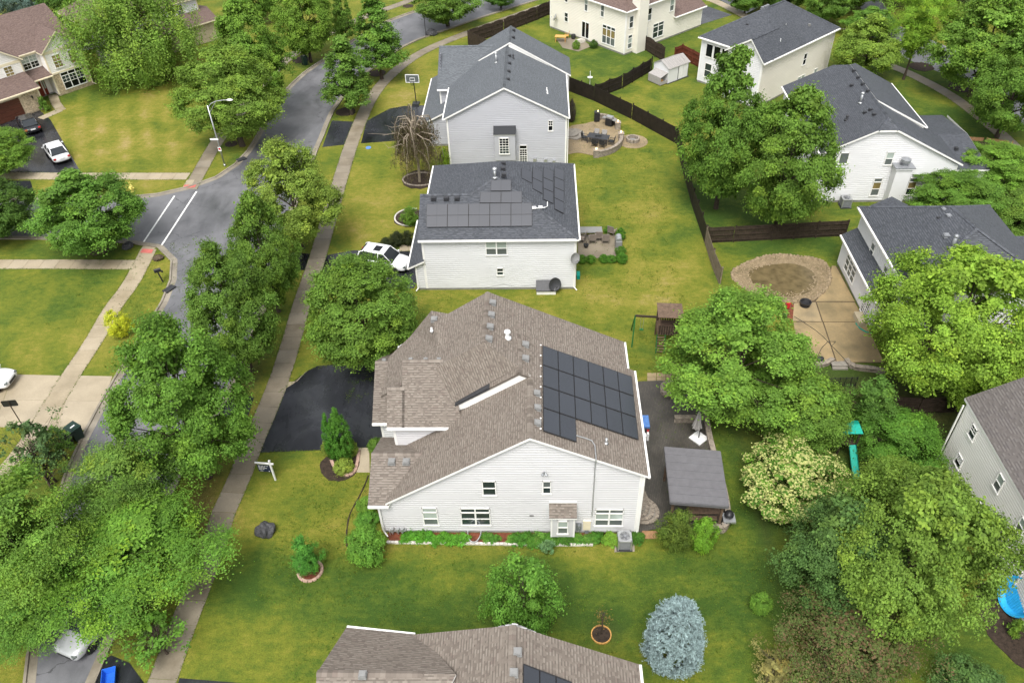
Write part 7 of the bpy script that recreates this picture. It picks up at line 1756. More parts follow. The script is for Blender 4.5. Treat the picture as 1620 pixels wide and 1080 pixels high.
# ============================================================ POND PATIO
pond = catmull([G(*p) for p in ((1158, 432), (1185, 415), (1220, 405), (1262, 406), (1300, 414), (1313, 435), (1306, 458), (1285, 474), (1262, 477), (1230, 476), (1195, 464), (1170, 450))], .4, True)
inner = catmull([G(*p) for p in ((1186, 428), (1215, 420), (1255, 418), (1285, 430), (1292, 450), (1275, 464), (1240, 470), (1205, 460), (1190, 447))], .4, True)
sheet('patio_base', g((1254, 478), (1316, 421), (1325, 421), (1352, 476), (1396, 574), (1272, 574)), .012, M['soil'], z0=0)
sheet('pond_bank', pond, .03, M['bank_soil'], z0=0); sheet('pond', inner, .045, M['water'], z0=.03)
patio_poly = g((1316, 421), (1326, 421), (1352, 470), (1378, 525), (1395, 560), (1400, 574), (1300, 572), (1272, 574), (1262, 545), (1256, 505), (1256, 488), (1262, 480), (1285, 474), (1306, 458), (1314, 437))
root = empty('patio', G(1320, 500), kind='structure'); o0 = root.location
rowsp = [(421, 478, 1), (478, 510, 1), (510, 573, 1)]
P_ = [[(1316, 421), (1322, 421), (1352, 477), (1290, 477), (1310, 455)], [(1292, 478.5), (1352, 478.5), (1368, 509), (1302, 509)], [(1256, 480), (1290, 478.5), (1300, 509), (1254, 508)], [(1255, 510), (1301, 510), (1322, 573), (1272, 573), (1261, 545)], [(1303, 510), (1369, 510), (1398, 573), (1324, 573)], [(1354, 479), (1369, 509), (1382, 534), (1375, 509)]]
for q in P_[:5]: m_ = MB(); m_.prism([(G(*p).x - o0.x, G(*p).y - o0.y) for p in q], 0, .04); m_.build('slab', M['concrete_patio'], root)
rk = random.Random(8); o0 = pond[0]; mb = MB()
def rock(mb, c, s, rk):
    n_ = 7; r_ = [(s * rk.uniform(.7, 1.15)) for _ in range(n_)]; a0 = rk.random() * 6
    lo = [(c[0] + r_[i] * math.cos(a0 + 6.283 * i / n_), c[1] + r_[i] * math.sin(a0 + 6.283 * i / n_), c[2]) for i in range(n_)]; hi = [(c[0] + (p[0] - c[0]) * .62, c[1] + (p[1] - c[1]) * .62, c[2] + s * rk.uniform(.5, .8)) for p in lo]
    for i in range(n_): j = (i + 1) % n_; mb.face([lo[i], lo[j], hi[j], hi[i]])
    mb.face(hi)
cc = sum(pond, Vector()) / len(pond); cnt = 0
PP_ = cum_resample(pond + [pond[0]], .30); root = empty('pond_rim', cc, 0, 'irregular rim of tan stones round the murky pond', 'stone rim')
for i, p in enumerate(PP_[:-1]):
    m_ = MB(); rock(m_, (p.x - cc.x, p.y - cc.y, .02), rk.uniform(.15, .24), rk); m_.build('stone', M['rock_tan'], root)
for i in range(1500):
    a = rk.randrange(len(pond)); b = rk.random(); p = pond[a].lerp(pond[(a + 1) % len(pond)], b); q = cc + (p - cc) * (1 - .36 * rk.random() ** 1.4) + Vector((rk.uniform(-.15, .15), rk.uniform(-.15, .15), 0))
    if True: rock(mb, (q.x - cc.x, q.y - cc.y, .02), rk.uniform(.03, .09), rk)
tag(mb.build('gravel', M['rock_tan'], root), kind='stuff')
c = G(1273, 484); root = empty('fire_bowl', (c.x, c.y, .04), 0, 'round black fire bowl on the concrete patio by the pond', 'fire bowl'); m_ = MB(); m_.lathe((0, 0, .12), [(.2, 0), (.42, .12), (.46, .3), (.40, .3), (.3, .12), (.05, .08)], 20); m_.build('bowl', M['black_metal'], root)
m_ = MB(); m_.lathe((0, 0, 0), [(.36, 0), (.38, .1), (.3, .14)], 16); m_.build('stand', M['black_metal'], root)
disc('planting_bed', 1246, 492, .8, 'mulch_red', 'small red-brown bed at the patio corner beside the pond', 'mulch bed', ry=1.2)
c = G(1246, 488); root = empty('red_lantern', c, 0, 'small red post ornament in the bed by the pond', 'ornament'); m_ = MB(); m_.tube((0, 0, 0), (0, 0, .5), .05); m_.cbox((0, 0, .5), (.35, .1, .08)); m_.cbox((0, 0, .25), (.2, .2, .3)); m_.build('post', M['red_paint'], root)
c = G(1241, 504); m_ = MB(); m_.cbox((0, 0, .2), (.3, .25, .4)); tag(m_.build('black_bin', M['plastic_black'], None, loc=c), 'small black box below the red ornament', 'box')
c = G(1297, 572); root = empty('pot', c, 0, 'round black pot at the front edge of the concrete patio', 'pot'); m_ = MB(); m_.lathe((0, 0, .04), [(.15, 0), (.24, .15), (.22, .35), (.12, .4)], 14); m_.build('bowl', M['plastic_black'], root)
hp = [G(*p, .06) for p in ((1256, 500), (1272, 510), (1290, 522), (1303, 533), (1316, 547), (1322, 540), (1310, 540), (1300, 550), (1292, 566))]
m_ = MB(); m_.path([p - hp[0] for p in hp], .02, 5); tag(m_.build('garden_hose', M['plastic_black'], None, loc=hp[0]), 'dark hose lying across the concrete patio', 'hose')
hp = [G(*p, .06) for p in ((1316, 547), (1325, 556), (1338, 570))]; m_ = MB(); m_.path([p - hp[0] for p in hp], .02, 5); tag(m_.build('garden_hose', M['plastic_black'], None, loc=hp[0]), 'short dark hose end near the front patio steps', 'hose')
c = G(1358, 505); m_ = MB(); m_.box((-.35, -.6, 0), (.3, .75, .45)); tag(m_.build('storage_bench', M['garage_tan'], None, loc=(c.x, c.y - .4, .04)), 'tan box bench against the wall of the lean-to roofed house', 'bench')
hp = [G(*p, .08) for p in ((1354, 511), (1360, 519), (1370, 525), (1380, 527))]; m_ = MB(); m_.path([p - hp[0] for p in hp], .05, 6); tag(m_.build('hose_coil', M['teal_plastic'], None, loc=hp[0]), 'thick green hose curving at the foot of the white wall', 'hose')
block_wall('patio_wall', g((1278, 578), (1295, 581), (1308, 577), (1316, 572)), .3, 'block_grey', 'left curl of the low wall at the patio steps', cap='block_grey'); block_wall('patio_wall', g((1337, 572), (1344, 581), (1360, 585), (1380, 587), (1396, 591)), .3, 'block_grey', 'right curl of the low wall at the patio steps', cap='block_grey')
root = empty('patio_steps', G(1327, 580), 0, 'two stone steps between the curled low walls', 'steps')
for k in range(2): m_ = MB(); m_.box((-.55, -.35 + .2 * k, 0), (.55, .35, .12 * (k + 1))); m_.build('step', M['stone_step'], root)
# pool leaning at the lower right house
c = G(1592, 965); root = empty('wading_pool', c, 0, 'bright blue plastic wading pool leaning on the pale grey house', 'pool'); m_ = MB(); Tm = Matrix.Translation((.45, .2, 1.0)) @ Matrix.Rotation(R(8), 4, 'Z') @ Matrix.Rotation(R(-68), 4, 'Y')
m_.T = Tm; m_.lathe((0, 0, 0), [(.02, .02), (.85, .02), (.98, .30), (1.08, .33), (1.10, .30), (1.0, .27), (.88, -.02), (.02, -.02)], 36)
m_.build('shell', M['pool_blue'], root, smooth=False)
m_ = MB(); m_.T = Tm
for i in range(13): y = -.78 + 1.56 * i / 12; w_ = math.sqrt(max(.02, .82 ** 2 - y * y)); m_.box((-w_, y - .02, .0), (w_, y + .02, .055))
m_.build('ribs', M['pool_blue'], root)
disc('planting_bed', 1600, 985, 1.5, 'mulch_dark', 'dark bare bed below the blue pool', 'mulch bed', ry=2.6)
plant('perennial', (1595, 978, 1620, 1008), 0, BR, 'small leafy plant in the dark bed under the blue pool', 'plant', 'plant')
# ============================================================ VEHICLES
def car(loc, rz, paint, label, suv=True, cat='car', L=4.7, Wd=1.86, Hh=1.68, roofglass=True):
    root = empty('parked_car', loc, rz, label, cat); w = Wd / 2; zb = .24; belt = Hh * .60
    def ring(x, hw, z0, z1, rt=.82, n=1):      # closed cross-section, rounded shoulders
        return [(x, -hw * .86, z0), (x, -hw, z0 + .16), (x, -hw * 1.0, (z0 + z1) / 2), (x, -hw * .97, z1 - .10), (x, -hw * rt, z1), (x, hw * rt, z1), (x, hw * .97, z1 - .10), (x, hw * 1.0, (z0 + z1) / 2), (x, hw, z0 + .16), (x, hw * .86, z0)]
    st = [(-L / 2, w * .70, .36, .66), (-L / 2 + .07, w * .86, .28, .80), (-L / 2 + .30, w * .95, zb, .90), (-L / 2 + .85, w, zb, .98), (-L / 2 + 1.35, w, zb, belt), (0, w, zb, belt), (L / 2 - 1.0, w, zb, belt + .02), (L / 2 - .4, w * .98, zb, belt + .03), (L / 2 - .1, w * .93, .28, belt - .02), (L / 2, w * .84, .34, belt - .18)]
    if not suv: st[6:] = [(L / 2 - 1.0, w, zb, belt), (L / 2 - .45, w * .97, zb, belt - .02), (L / 2 - .1, w * .90, .28, belt - .06), (L / 2, w * .8, .34, belt - .22)]
    mb = MB(); Rg = [ring(*s) for s in st]
    for a, b in zip(Rg[:-1], Rg[1:]):
        for i in range(10): j = (i + 1) % 10; mb.face([a[i], a[j], b[j], b[i]])
    mb.face(Rg[0][::-1]); mb.face(Rg[-1])
    bo = mb.build('body', M[paint], root, smooth=True)
    md = bo.modifiers.new('weld', 'WELD'); md.merge_threshold = .002; s_ = bo.modifiers.new('subd', 'SUBSURF'); s_.levels = s_.render_levels = 1
    # glasshouse: windscreen base, roof, tailgate
    xr = L / 2 - (.32 if suv else .75); A = [(-L / 2 + 1.15, belt - .03), (-L / 2 + 1.85, Hh - .05), (-L / 2 + 2.3, Hh), (xr - .55, Hh - .02), (xr - .22, Hh - .12), (xr + .1, belt)]
    hw = [w * .90, w * .76, w * .73, w * .72, w * .74, w * .86]; gl = MB()
    for i in range(5):
        (x0, z0), (x1, z1) = A[i], A[i + 1]; gl.face([(x0, -hw[i], z0), (x0, hw[i], z0), (x1, hw[i + 1], z1), (x1, -hw[i + 1], z1)][::-1])
    for sg in (-1, 1):
        lo = [(A[0][0], sg * w * .91, belt - .04), (A[5][0], sg * w * .88, belt - .04)]; top = [(A[i][0], sg * hw[i], A[i][1]) for i in range(5, -1, -1)]
        f = [lo[0], lo[1]] + top; gl.face(f if sg < 0 else f[::-1])
    gl.build('windows', M['car_glass'], root)
    rf = MB(); rf.prism([(A[1][0] + .05, -hw[1] * .97), (A[3][0] + .1, -hw[3] * .98), (A[3][0] + .1, hw[3] * .98), (A[1][0] + .05, hw[1] * .97)], Hh - .03, Hh + .025); ro = rf.build('roof', M[paint], root, bevel=.03)
    if roofglass: m_ = MB(); m_.box((A[2][0] + .1, -.38, Hh + .024), (A[2][0] + .75, .38, Hh + .032)); m_.build('sunroof', M['glass_black'], ro)
    pl = MB()                                   # pillars and roof rails in body colour
    for sg in (-1, 1):
        pl.tube((A[0][0], sg * w * .9, belt), (A[1][0] + .05, sg * hw[1], Hh - .03), .035, n=6); pl.tube((.12, sg * w * .9, belt), (.08, sg * hw[2], Hh - .02), .035, n=6); pl.tube((A[5][0] - .05, sg * w * .87, belt), (A[4][0], sg * hw[4], Hh - .1), .06, n=6); pl.tube((A[4][0], sg * hw[4], Hh - .1), (A[3][0], sg * hw[3], Hh), .05, n=6)
        pl.tube((A[1][0], sg * hw[1], Hh - .02), (A[3][0], sg * hw[3], Hh), .035, n=6)
    pl.build('pillars', M[paint], root, smooth=True)
    for sg in (-1, 1):
        m_ = MB(); m_.cbox((-L / 2 + 1.35, sg * (w + .09), belt + .06), (.14, .2, .13)); m_.build('mirror', M[paint], root, bevel=.03)
        m_ = MB(); m_.cbox((-L / 2 + .14, sg * w * .66, .70), (.22, .34, .12), rz=sg * R(24)); m_.build('headlight', M['glass_screen'], root, bevel=.02)
        m_ = MB(); m_.cbox((L / 2 - .1, sg * w * .76, belt - .18), (.2, .26, .3 if suv else .16), rz=-sg * R(15)); m_.build('taillight', M['lamp_red'], root, bevel=.02)
        for x in (-L / 2 + .92, L / 2 - .95):
            y = sg * (w - .1); wo_ = MB(); wo_.T = Matrix.Translation((x, y, .345)) @ Matrix.Rotation(R(90), 4, 'X')
            wo_.lathe((0, 0, 0), [(.22, -.11), (.33, -.11), (.345, -.06), (.345, .06), (.33, .11), (.22, .11)], 20); wh = wo_.build('wheel', M['tyre'], root)
            rm = MB(); rm.T = Matrix.Translation((x, y, .345)) @ Matrix.Rotation(R(90), 4, 'X'); rm.lathe((0, 0, 0), [(.02, .1), (.07, .105), (.22, .085), (.22, -.085), (.07, -.105), (.02, -.1)], 14); rm.build('rim', M['rim'], wh)
    m_ = MB(); m_.box((-L / 2 - .005, -.42, .42), (-L / 2 + .06, .42, .62)); m_.build('grille', M['black_metal'], root); m_ = MB(); m_.box((L / 2 - .02, -.26, .62), (L / 2 + .015, .26, .76)); m_.build('number_plate', M['plastic_white'], root)
    return root
car((-13.4, 56.3, .014), R(163), 'car_white', 'white SUV with a sunroof on the driveway of the white house, partly under a tree')
c = G(90, 248); car((-51.9, 77.1, .014), R(-50), 'car_white', 'white car on the black driveway at the left, nearer the street', suv=False, Hh=1.5, roofglass=False)
c = G(40, 206); car((-58.4, 84.0, .014), R(-50), 'car_black', 'black car on the driveway right in front of the brown garage door', suv=False, Hh=1.5, roofglass=False)
c = G(-24, 608); car((c.x, c.y, .016), R(180), 'car_white', 'front end of a white car on the concrete driveway at the left edge', suv=False, Hh=1.5)
c = G(158, 985); car((c.x, c.y, .01), R(70), 'car_silver', 'silver car parked on the street, almost hidden under the feathery trees')

# ============================================================ STREET FURNITURE
c = G(356, 263); root = empty('street_light', c, 0, 'tall grey street light with a curved arm and two small signs, by the crosswalk corner', 'street light')
m_ = MB(); m_.tube((0, 0, 0), (0, 0, .25), .13, .1, 12); m_.tube((0, 0, .25), (0, 0, 6.7), .085, .055, 12); m_.build('pole', M['metal_galv'], root, smooth=True)
m_ = MB(); m_.path([(0, 0, 6.45), (.35, .03, 6.85), (.9, .05, 7.1), (1.7, .08, 7.2), (2.1, .1, 7.2)], .035, 8); m_.tube((0, 0, 5.9), (.9, .05, 7.05), .02); m_.build('arm', M['metal_galv'], root)
m_ = MB(); m_.lathe((2.35, .1, 7.2), [(.02, -.06), (.12, -.08), (.16, 0), (.1, .08), (.02, .1)], 14, sx=2.2); m_.build('lamp_head', M['plastic_white'], root, smooth=True)
m_ = MB(); m_.cbox((-.28, -.09, 3.1), (.85, .02, .2)); m_.build('street_name_sign', M['plastic_white'], root)
m_ = MB(); m_.cbox((0, -.1, 2.0), (.32, .02, .45)); sg = m_.build('warning_sign', M['plastic_white'], root); m_ = MB(); m_.lathe((0, 0, 0), [(.0, 0), (.11, 0), (.11, .004), (0, .004)], 16); 
m_ = MB(); m_.T = Matrix.Translation((0, -.115, 2.03)) @ Matrix.Rotation(R(90), 4, 'X'); m_.lathe((0, 0, 0), [(.09, -.002), (.125, -.002), (.125, .004), (.09, .004)], 18); m_.cbox((0, 0, .003), (.2, .03, .004), rz=R(45)); m_.build('red_symbol', M['red_paint'], sg)
c = G(378, 229); root = empty('mailbox', c, 0, 'dark mailbox on a post near the kerb by the street light', 'mailbox'); m_ = MB(); m_.tube((0, 0, 0), (0, 0, 1.0), .045); m_.build('post', M['black_metal'], root); m_ = MB(); m_.box((-.25, -.12, 1.0), (.25, .12, 1.2)); m_.tube((-.25, 0, 1.2), (.25, 0, 1.2), .12, n=10); m_.build('box', M['black_metal'], root)
c = G(258, 446); root = empty('mailbox', c, R(30), 'black mailbox leaning on its post inside the corner lawn', 'mailbox'); m_ = MB(); m_.tube((0, 0, 0), (-.12, .1, 1.05), .06); m_.build('post', M['black_metal'], root); m_ = MB(); m_.cbox((-.1, .1, 1.15), (.55, .24, .2)); m_.tube((-.375, .1, 1.25), (.175, .1, 1.25), .12, n=10); m_.build('box', M['black_metal'], root); m_ = MB(); m_.box((.15, -.05, .95), (.3, .1, 1.1)); m_.build('newspaper_tube', M['black_metal'], root)
c = G(210, 303); root = empty('fire_hydrant', c, 0, 'pale yellow fire hydrant on the grass strip near the crosswalk', 'hydrant'); m_ = MB(); m_.lathe((0, 0, 0), [(.2, 0), (.2, .06), (.13, .08), (.13, .5), (.18, .52), (.16, .62), (.08, .74), (.03, .78)], 14); m_.tube((-.26, 0, .4), (.26, 0, .4), .07); m_.tube((0, -.25, .36), (0, 0, .36), .09); m_.build('barrel', M['yellow_paint'], root, smooth=False); m_ = MB(); m_.cbox((0, .1, .95), (.5, .02, .02)); m_.tube((0, .1, .7), (0, .1, 1.1), .012); m_.build('marker', M['yellow_paint'], root)
# back of a sign at the left edge
c = G(36, 673); root = empty('road_sign', c, R(8), 'dark sign panel seen from behind on a slim post by the concrete driveway', 'sign'); m_ = MB(); m_.tube((0, 0, 0), (0, 0, 2.35), .035); m_.build('post', M['wood_dark'], root)
m_ = MB(); m_.prism([(-.5, -.2), (-.44, -.27), (.44, -.27), (.5, -.2), (.5, .2), (.44, .27), (-.44, .27), (-.5, .2)], 0, .03)
for i, v in enumerate(m_.v): m_.v[i] = (v[0], v[2] + .04, 2.15 + v[1])
m_.build('panel', M['black_metal'], root)
def boulder(px, py, r, label, mat='rock_dark', h=.6):
    c = G(px, py); rd = np.random.default_rng(int(px)); bm = bmesh.new(); bmesh.ops.create_icosphere(bm, subdivisions=3, radius=1)
    k = rd.normal(size=(5, 3))
    for v in bm.verts:
        n_ = v.co.normalized(); s = 1 + .10 * math.sin(3.1 * n_.dot(Vector(k[0])) + 1) + .08 * math.sin(4.7 * n_.dot(Vector(k[1]))) + .05 * math.sin(9 * n_.dot(Vector(k[2])))+ .03 * rd.normal()
        v.co = Vector((n_.x * r * s, n_.y * r * s * .92, max(-.05, n_.z * r * h * s * 1.25 + r * .25)))
    me = bpy.data.meshes.new('boulder'); bm.to_mesh(me); bm.free(); me.materials.append(M[mat]); o = bpy.data.objects.new('boulder', me); COL.objects.link(o); o.location = c; tag(o, label, 'boulder')
boulder(422, 841, .58, 'dark grey boulder alone on the front lawn near the sidewalk', h=.8); boulder(203, 391, .5, 'low dark boulder on the grass beside the crosswalk ramp', 'rock_dark'); boulder(251, 410, .45, 'brown-grey boulder inside the corner by the kerb', 'soil'); boulder(683, 55, .75, 'dark boulder beside the slim black post by the bent street', 'rock_dark')
for px, py, r in ((908, 516, .12),): boulder(px, py, r, 'small pale stone at the house corner of the white house', 'block_pale')
c = G(674, 59); m_ = MB(); m_.tube((0, 0, 0), (0, 0, 2.9), .045, .04, 8); m_.lathe((0, 0, 2.9), [(.06, 0), (.05, .06), (0, .1)], 8); tag(m_.build('sign_post', M['black_metal'], None, loc=c), 'slim black post at the kerb above the dark boulder', 'post')
# for sale sign: white post and arm, dark hanging board with white lettering
c = G(436, 759); root = empty('for_sale_sign', c, R(-6), 'white yard sign post with a hanging navy board on the front lawn', 'sign'); m_ = MB(); m_.box((-.05, -.05, 0), (.05, .05, 1.85)); m_.prism([(-.06, -.06), (.06, -.06), (.06, .06), (-.06, .06)], 1.85, 1.9); m_.build('post', M['plastic_white'], root)
m_ = MB(); m_.box((-1.02, -.045, 1.55), (.22, .045, 1.64)); m_.build('arm', M['plastic_white'], root)
m_ = MB(); m_.box((-.92, -.012, .78), (-.1, .012, 1.42)); bd_ = m_.build('board', M['navy'], root)
for x in (-.85, -.17): m_ = MB(); m_.tube((x, 0, 1.42), (x, 0, 1.55), .012); m_.build('hook', M['metal_galv'], root)
m_ = MB()
for x0, x1, z in ((-.86, -.7, 1.32), (-.66, -.5, 1.32), (-.44, -.36, 1.32), (-.3, -.2, 1.32), (-.86, -.74, 1.22), (-.7, -.56, 1.22), (-.52, -.44, 1.22), (-.86, -.6, 1.12), (-.56, -.3, 1.12), (-.86, -.66, 1.0), (-.62, -.5, 1.0)): m_.box((x0, -.016, z), (x1, -.0125, z + .045))
m_.box((-.8, -.016, .84), (-.62, -.0125, .88)); m_.box((-.24, -.016, .84), (-.17, -.0125, .9)); m_.build('lettering', M['plastic_white'], bd_)
# wheelie bins
def bin_(px, py, rz, mat, label, lid=True, h=1.1, w=.62, d=.72):
    c = G(px, py); root = empty('trash_bin', c, rz, label, 'trash bin'); m_ = MB(); k = .78; a, b = w / 2, d / 2
    lo = [(-a * k, -b * k, .06), (a * k, -b * k, .06), (a * k, b * k, .06), (-a * k, b * k, .06)]; hi = [(-a, -b, h), (a, -b, h), (a, b, h), (-a, b, h)]
    for i in range(4): j = (i + 1) % 4; m_.face([lo[i], lo[j], hi[j], hi[i]]); m_.face([Vector(hi[i]) * 1, Vector(hi[j]) * 1, Vector(lo[j]) * .9 + Vector((0, 0, .1)), Vector(lo[i]) * .9 + Vector((0, 0, .1))][::1])
    m_.face(lo[::-1]); m_.face([Vector(p) * .9 + Vector((0, 0, .1)) for p in lo]); 
    for i in range(4):
        p, q = Vector(hi[i]), Vector(hi[(i + 1) % 4]); m_.tube(p, q, .03, n=6)
    m_.build('body', M[mat], root)
    if lid: m_ = MB(); m_.cbox((0, 0, h + .05), (w + .06, d + .06, .07)); m_.cbox((0, 0, h + .1), (w * .8, d * .8, .05)); m_.build('lid', M[mat], root, bevel=.02); m_ = MB(); m_.box((-.16, -.14, h + .126), (.16, -.04, h + .13)); m_.build('sticker', M['plastic_white'], root)
    for sx in (-1, 1): m_ = MB(); m_.tube((sx * .3, b * .8, .13), (sx * .24, b * .8, .13), .13, n=14); m_.build('wheel', M['tyre'], root)
    m_ = MB(); m_.tube((-.25, b + .07, h - .05), (.25, b + .07, h - .05), .02); m_.tube((-.25, b, h - .03), (-.25, b + .07, h - .05), .02); m_.tube((.25, b, h - .03), (.25, b + .07, h - .05), .02); m_.build('handle', M[mat], root)
    return root
bin_(124, 693, R(60), 'plastic_green', 'larger closed wheeled bin at the kerb by the concrete driveway', h=1.1, w=.74, d=.85)
bin_(110, 704, R(60), 'plastic_black', 'open lidless bin in front of the larger closed one', False, .8, .62, .66); bin_(483, 103, R(40), 'plastic_green', 'dark wheeled bin on the grass strip below the upright street tree')
c = G(175, 1074); root = empty('recycling_tub', c, R(18), 'bright blue open recycling tub on the driveway at the bottom edge', 'tub'); m_ = MB(); a, b, h_ = .33, .45, .38
lo = [(-a * .8, -b * .8, .02), (a * .8, -b * .8, .02), (a * .8, b * .8, .02), (-a * .8, b * .8, .02)]; hi = [(-a, -b, h_), (a, -b, h_), (a, b, h_), (-a, b, h_)]
for i in range(4): j = (i + 1) % 4; m_.face([lo[i], lo[j], hi[j], hi[i]]); m_.face([Vector(hi[j]) * .96, Vector(hi[i]) * .96, Vector(lo[i]) * .96 + Vector((0, 0, .03)), Vector(lo[j]) * .96 + Vector((0, 0, .03))]); m_.tube(hi[i], hi[j], .022, n=6)
m_.face(lo[::-1]); m_.face([Vector(p) * .96 + Vector((0, 0, .03)) for p in lo]); m_.build('tub', M['plastic_blue'], root)
# basketball hoop
c = G(658, 166); root = empty('basketball_hoop', c, R(-4), 'basketball hoop with a clear white-framed backboard at the black driveway', 'basketball hoop'); m_ = MB(); m_.box((-.4, -.3, 0), (.4, .6, .18)); m_.build('base', M['plastic_black'], root); m_ = MB(); m_.tube((0, .3, .1), (0, .15, 3.0), .055); m_.tube((0, .15, 2.5), (0, -.35, 3.1), .03); m_.tube((0, .15, 3.0), (0, -.35, 3.5), .03); m_.build('pole', M['black_metal'], root)
m_ = MB()
for x0, z0, x1, z1 in ((-.8, 2.85, .8, 2.92), (-.8, 3.75, .8, 3.82), (-.8, 2.85, -.73, 3.82), (.73, 2.85, .8, 3.82), (-.3, 3.05, .3, 3.1), (-.3, 3.4, .3, 3.45), (-.3, 3.05, -.25, 3.45), (.25, 3.05, .3, 3.45)): m_.box((x0, -.44, z0), (x1, -.39, z1))
m_.build('backboard_frame', M['plastic_white'], root); m_ = MB(); m_.box((-.73, -.42, 2.92), (.73, -.41, 3.75)); m_.build('backboard', M['glass_screen'], root)
m_ = MB()
for i in range(18): t0, t1 = 6.283 * i / 18, 6.283 * (i + 1) / 18; m_.tube((.23 * math.cos(t0), -.7 + .23 * math.sin(t0), 3.05), (.23 * math.cos(t1), -.7 + .23 * math.sin(t1), 3.05), .012, n=5); m_.tube((.23 * math.cos(t0), -.7 + .23 * math.sin(t0), 3.05), (.13 * math.cos(t0 + .3), -.7 + .13 * math.sin(t0 + .3), 2.65), .006, n=3)
m_.build('hoop', M['black_metal'], root)
# small things on the lawns
c = G(583, 234); m_ = MB(); m_.lathe((0, 0, 0), [(.3, 0), (.28, .06), (.1, .1), (0, .1)], 16); tag(m_.build('utility_cover', M['blue_cover'], None, loc=c), 'pale bluish round cover in the grass beside the sidewalk', 'cover')
for px, py in ((268, 458), (382, 253)):
    c = G(px, py); root = empty('storm_drain', c, R(62 if px < 300 else 40), 'dark storm drain opening in the kerb ' + ('below the black mailbox' if px < 300 else 'near the street light'), 'storm drain'); m_ = MB(); m_.box((-.5, -.3, .0), (.5, .28, .135)); m_.build('frame', M['vent_dark'], root)
    m_ = MB()
    for i in range(7): m_.box((-.42 + i * .13, -.24, .13), (-.36 + i * .13, .22, .15))
    m_.build('grate', M['vent_dark'], root)
c = G(907, 70); table('patio_table', (G(887, 66).x, G(887, 66).y, .0), (1.5, .9), .74, 'wood_yellow', 'yellow wooden table behind the cream house', rz=R(-10)); c = G(893, 62); chair((c.x + .3, c.y + .2, 0), R(-100), 'wood_yellow', 'yellow wooden chair at the yellow table', .55, 1.0, frame='wood_yellow')
sheet('patio', g((880, 62), (905, 60), (925, 66), (935, 74), (915, 82), (890, 76)), .03, M['concrete_grey'], z0=0)
c = G(917, 69); m_ = MB(); m_.cbox((0, 0, .25), (1.6, .5, .35), rz=R(35)); m_.cbox((0, .0, .45), (.9, .4, .25), rz=R(35)); tag(m_.build('white_planter', M['block_pale'], None, loc=c), 'pale low planter boxes on the patio of the cream house', 'planter')
c = G(907, 62); root = empty('pot', c, 0, 'dark barrel pot by the cream house wall', 'pot'); m_ = MB(); m_.lathe((0, 0, 0), [(.22, 0), (.32, .3), (.3, .6), (.26, .6), (.1, .5)], 14); m_.build('bowl', M['plastic_black'], root)
c = G(933, 137); root = empty('bird_bath', c, 0, 'small white post ornament in the corner where two black fences meet', 'ornament'); m_ = MB(); m_.tube((0, 0, 0), (0, 0, 1.9), .03); m_.lathe((0, 0, 1.0), [(.05, 0), (.3, .12), (.32, .16), (.05, .08)], 12); m_.build('post', M['plastic_white'], root)
fence('raised_bed', g((1508, 221), (1560, 224), (1600, 230)), .4, M['playtan'], 'low wooden raised bed edge beside the curving walk', 'raised bed', board=.4, post=3, rails=False, cap=.02)
sheet('mulch_bed', g((1508, 223), (1560, 226), (1600, 232), (1598, 242), (1512, 240)), .04, M['mulch_dark'], kind=None, z0=0); tag(bpy.data.objects['mulch_bed.%03d' % (len([o for o in bpy.data.objects if o.name.startswith('mulch_bed')]) - 1)], 'dark bed behind the low wooden edge beside the curving walk', 'mulch bed')
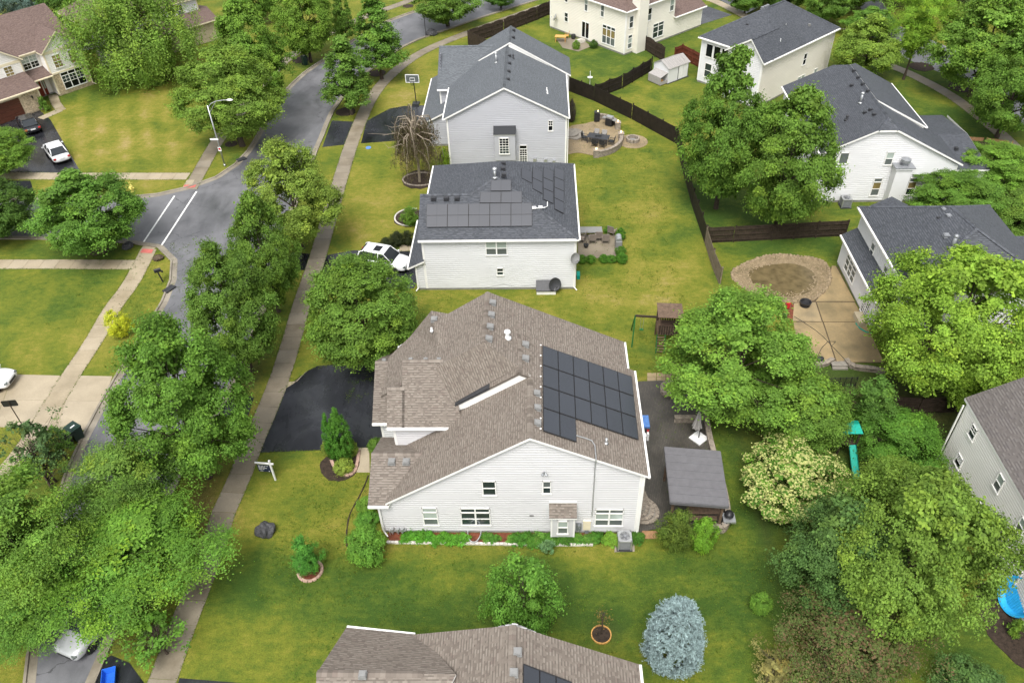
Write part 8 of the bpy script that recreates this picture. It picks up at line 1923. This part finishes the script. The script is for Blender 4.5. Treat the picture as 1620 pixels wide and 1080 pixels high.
# ragged grass along the walks and clover tufts in the near lawns
rg = np.random.default_rng(12); gp_, gn = [], []
for e in (DRV_EDGE, DRV_EDGE2): EDGES += list(zip(e[:-1], e[1:]))
for a, b in EDGES:
    L = (b - a).length; k = int(L * 26); t = rg.random(k); nx_, ny_ = -(b - a).y / L, (b - a).x / L; off = rg.normal(size=k) * .045
    gp_.append(np.stack([a.x + (b.x - a.x) * t + nx_ * off, a.y + (b.y - a.y) * t + ny_ * off, rg.uniform(.02, .06, k)], 1))
for x0, x1, y0, y1, k in ((-13, 14, 18, 28, 9000), (-16, -10.5, 24, 33, 3500), (3.3, 12, 42, 84, 9000), (-14, -10.2, 40, 51, 2500), (8, 13, 24, 40, 3000), (-40, -28, 48, 60, 3500), (-13, 4, 42, 52, 3500)):
    c_ = rg.random((k // 14, 2)) * [x1 - x0, y1 - y0] + [x0, y0]; p = np.repeat(c_, 14, axis=0) + rg.normal(size=(len(c_) * 14, 2)) * rg.uniform(.06, .32, (len(c_) * 14, 1)); gp_.append(np.concatenate([p, rg.uniform(.01, .05, (len(p), 1))], 1))
gp_ = np.concatenate(gp_); tt = rg.uniform(.6, 1.5, (len(gp_), 1)) * np.ones((1, 3)); tt[:, 0] *= rg.uniform(.7, 1.5, len(gp_))
me = leaf_mesh('grass_tufts', gp_, rg.normal(size=gp_.shape) * .6 + [0, 0, .8], rg.uniform(.05, .13, len(gp_)), tt, 'leaves', .4, rg)
o = bpy.data.objects.new('grass_tufts', me); COL.objects.link(o); o.color = (.07, .125, .014, 1); tag(o, 'coarse grass tufts and clover along the walks and in the lawns', 'grass', kind='stuff')
GR = dict(tree='trees of the neighbourhood', shrub='garden shrubs', patio_chair='patio chairs', parked_car='parked cars', wooden_fence='board fences between the yards', mulch_bed='planting beds', house='houses of the neighbourhood', boulder='lawn boulders', trash_bin='wheeled bins', air_conditioner='air conditioners', patio_table='patio tables', patio_wall='low patio walls', lamp_pillar='lamp pillars', mailbox='mailboxes', storm_drain='storm drains', gas_grill='gas grills')
for o in list(bpy.data.objects):
    if o.parent is None and not o.get('group') and not o.get('kind') and o.name.split('.')[0] in GR: o['group'] = GR[o.name.split('.')[0]]
print('objects', len(bpy.data.objects), 'tris', sum(len(m.polygons) for m in bpy.data.meshes) * 2)
SC.render.engine = 'CYCLES'
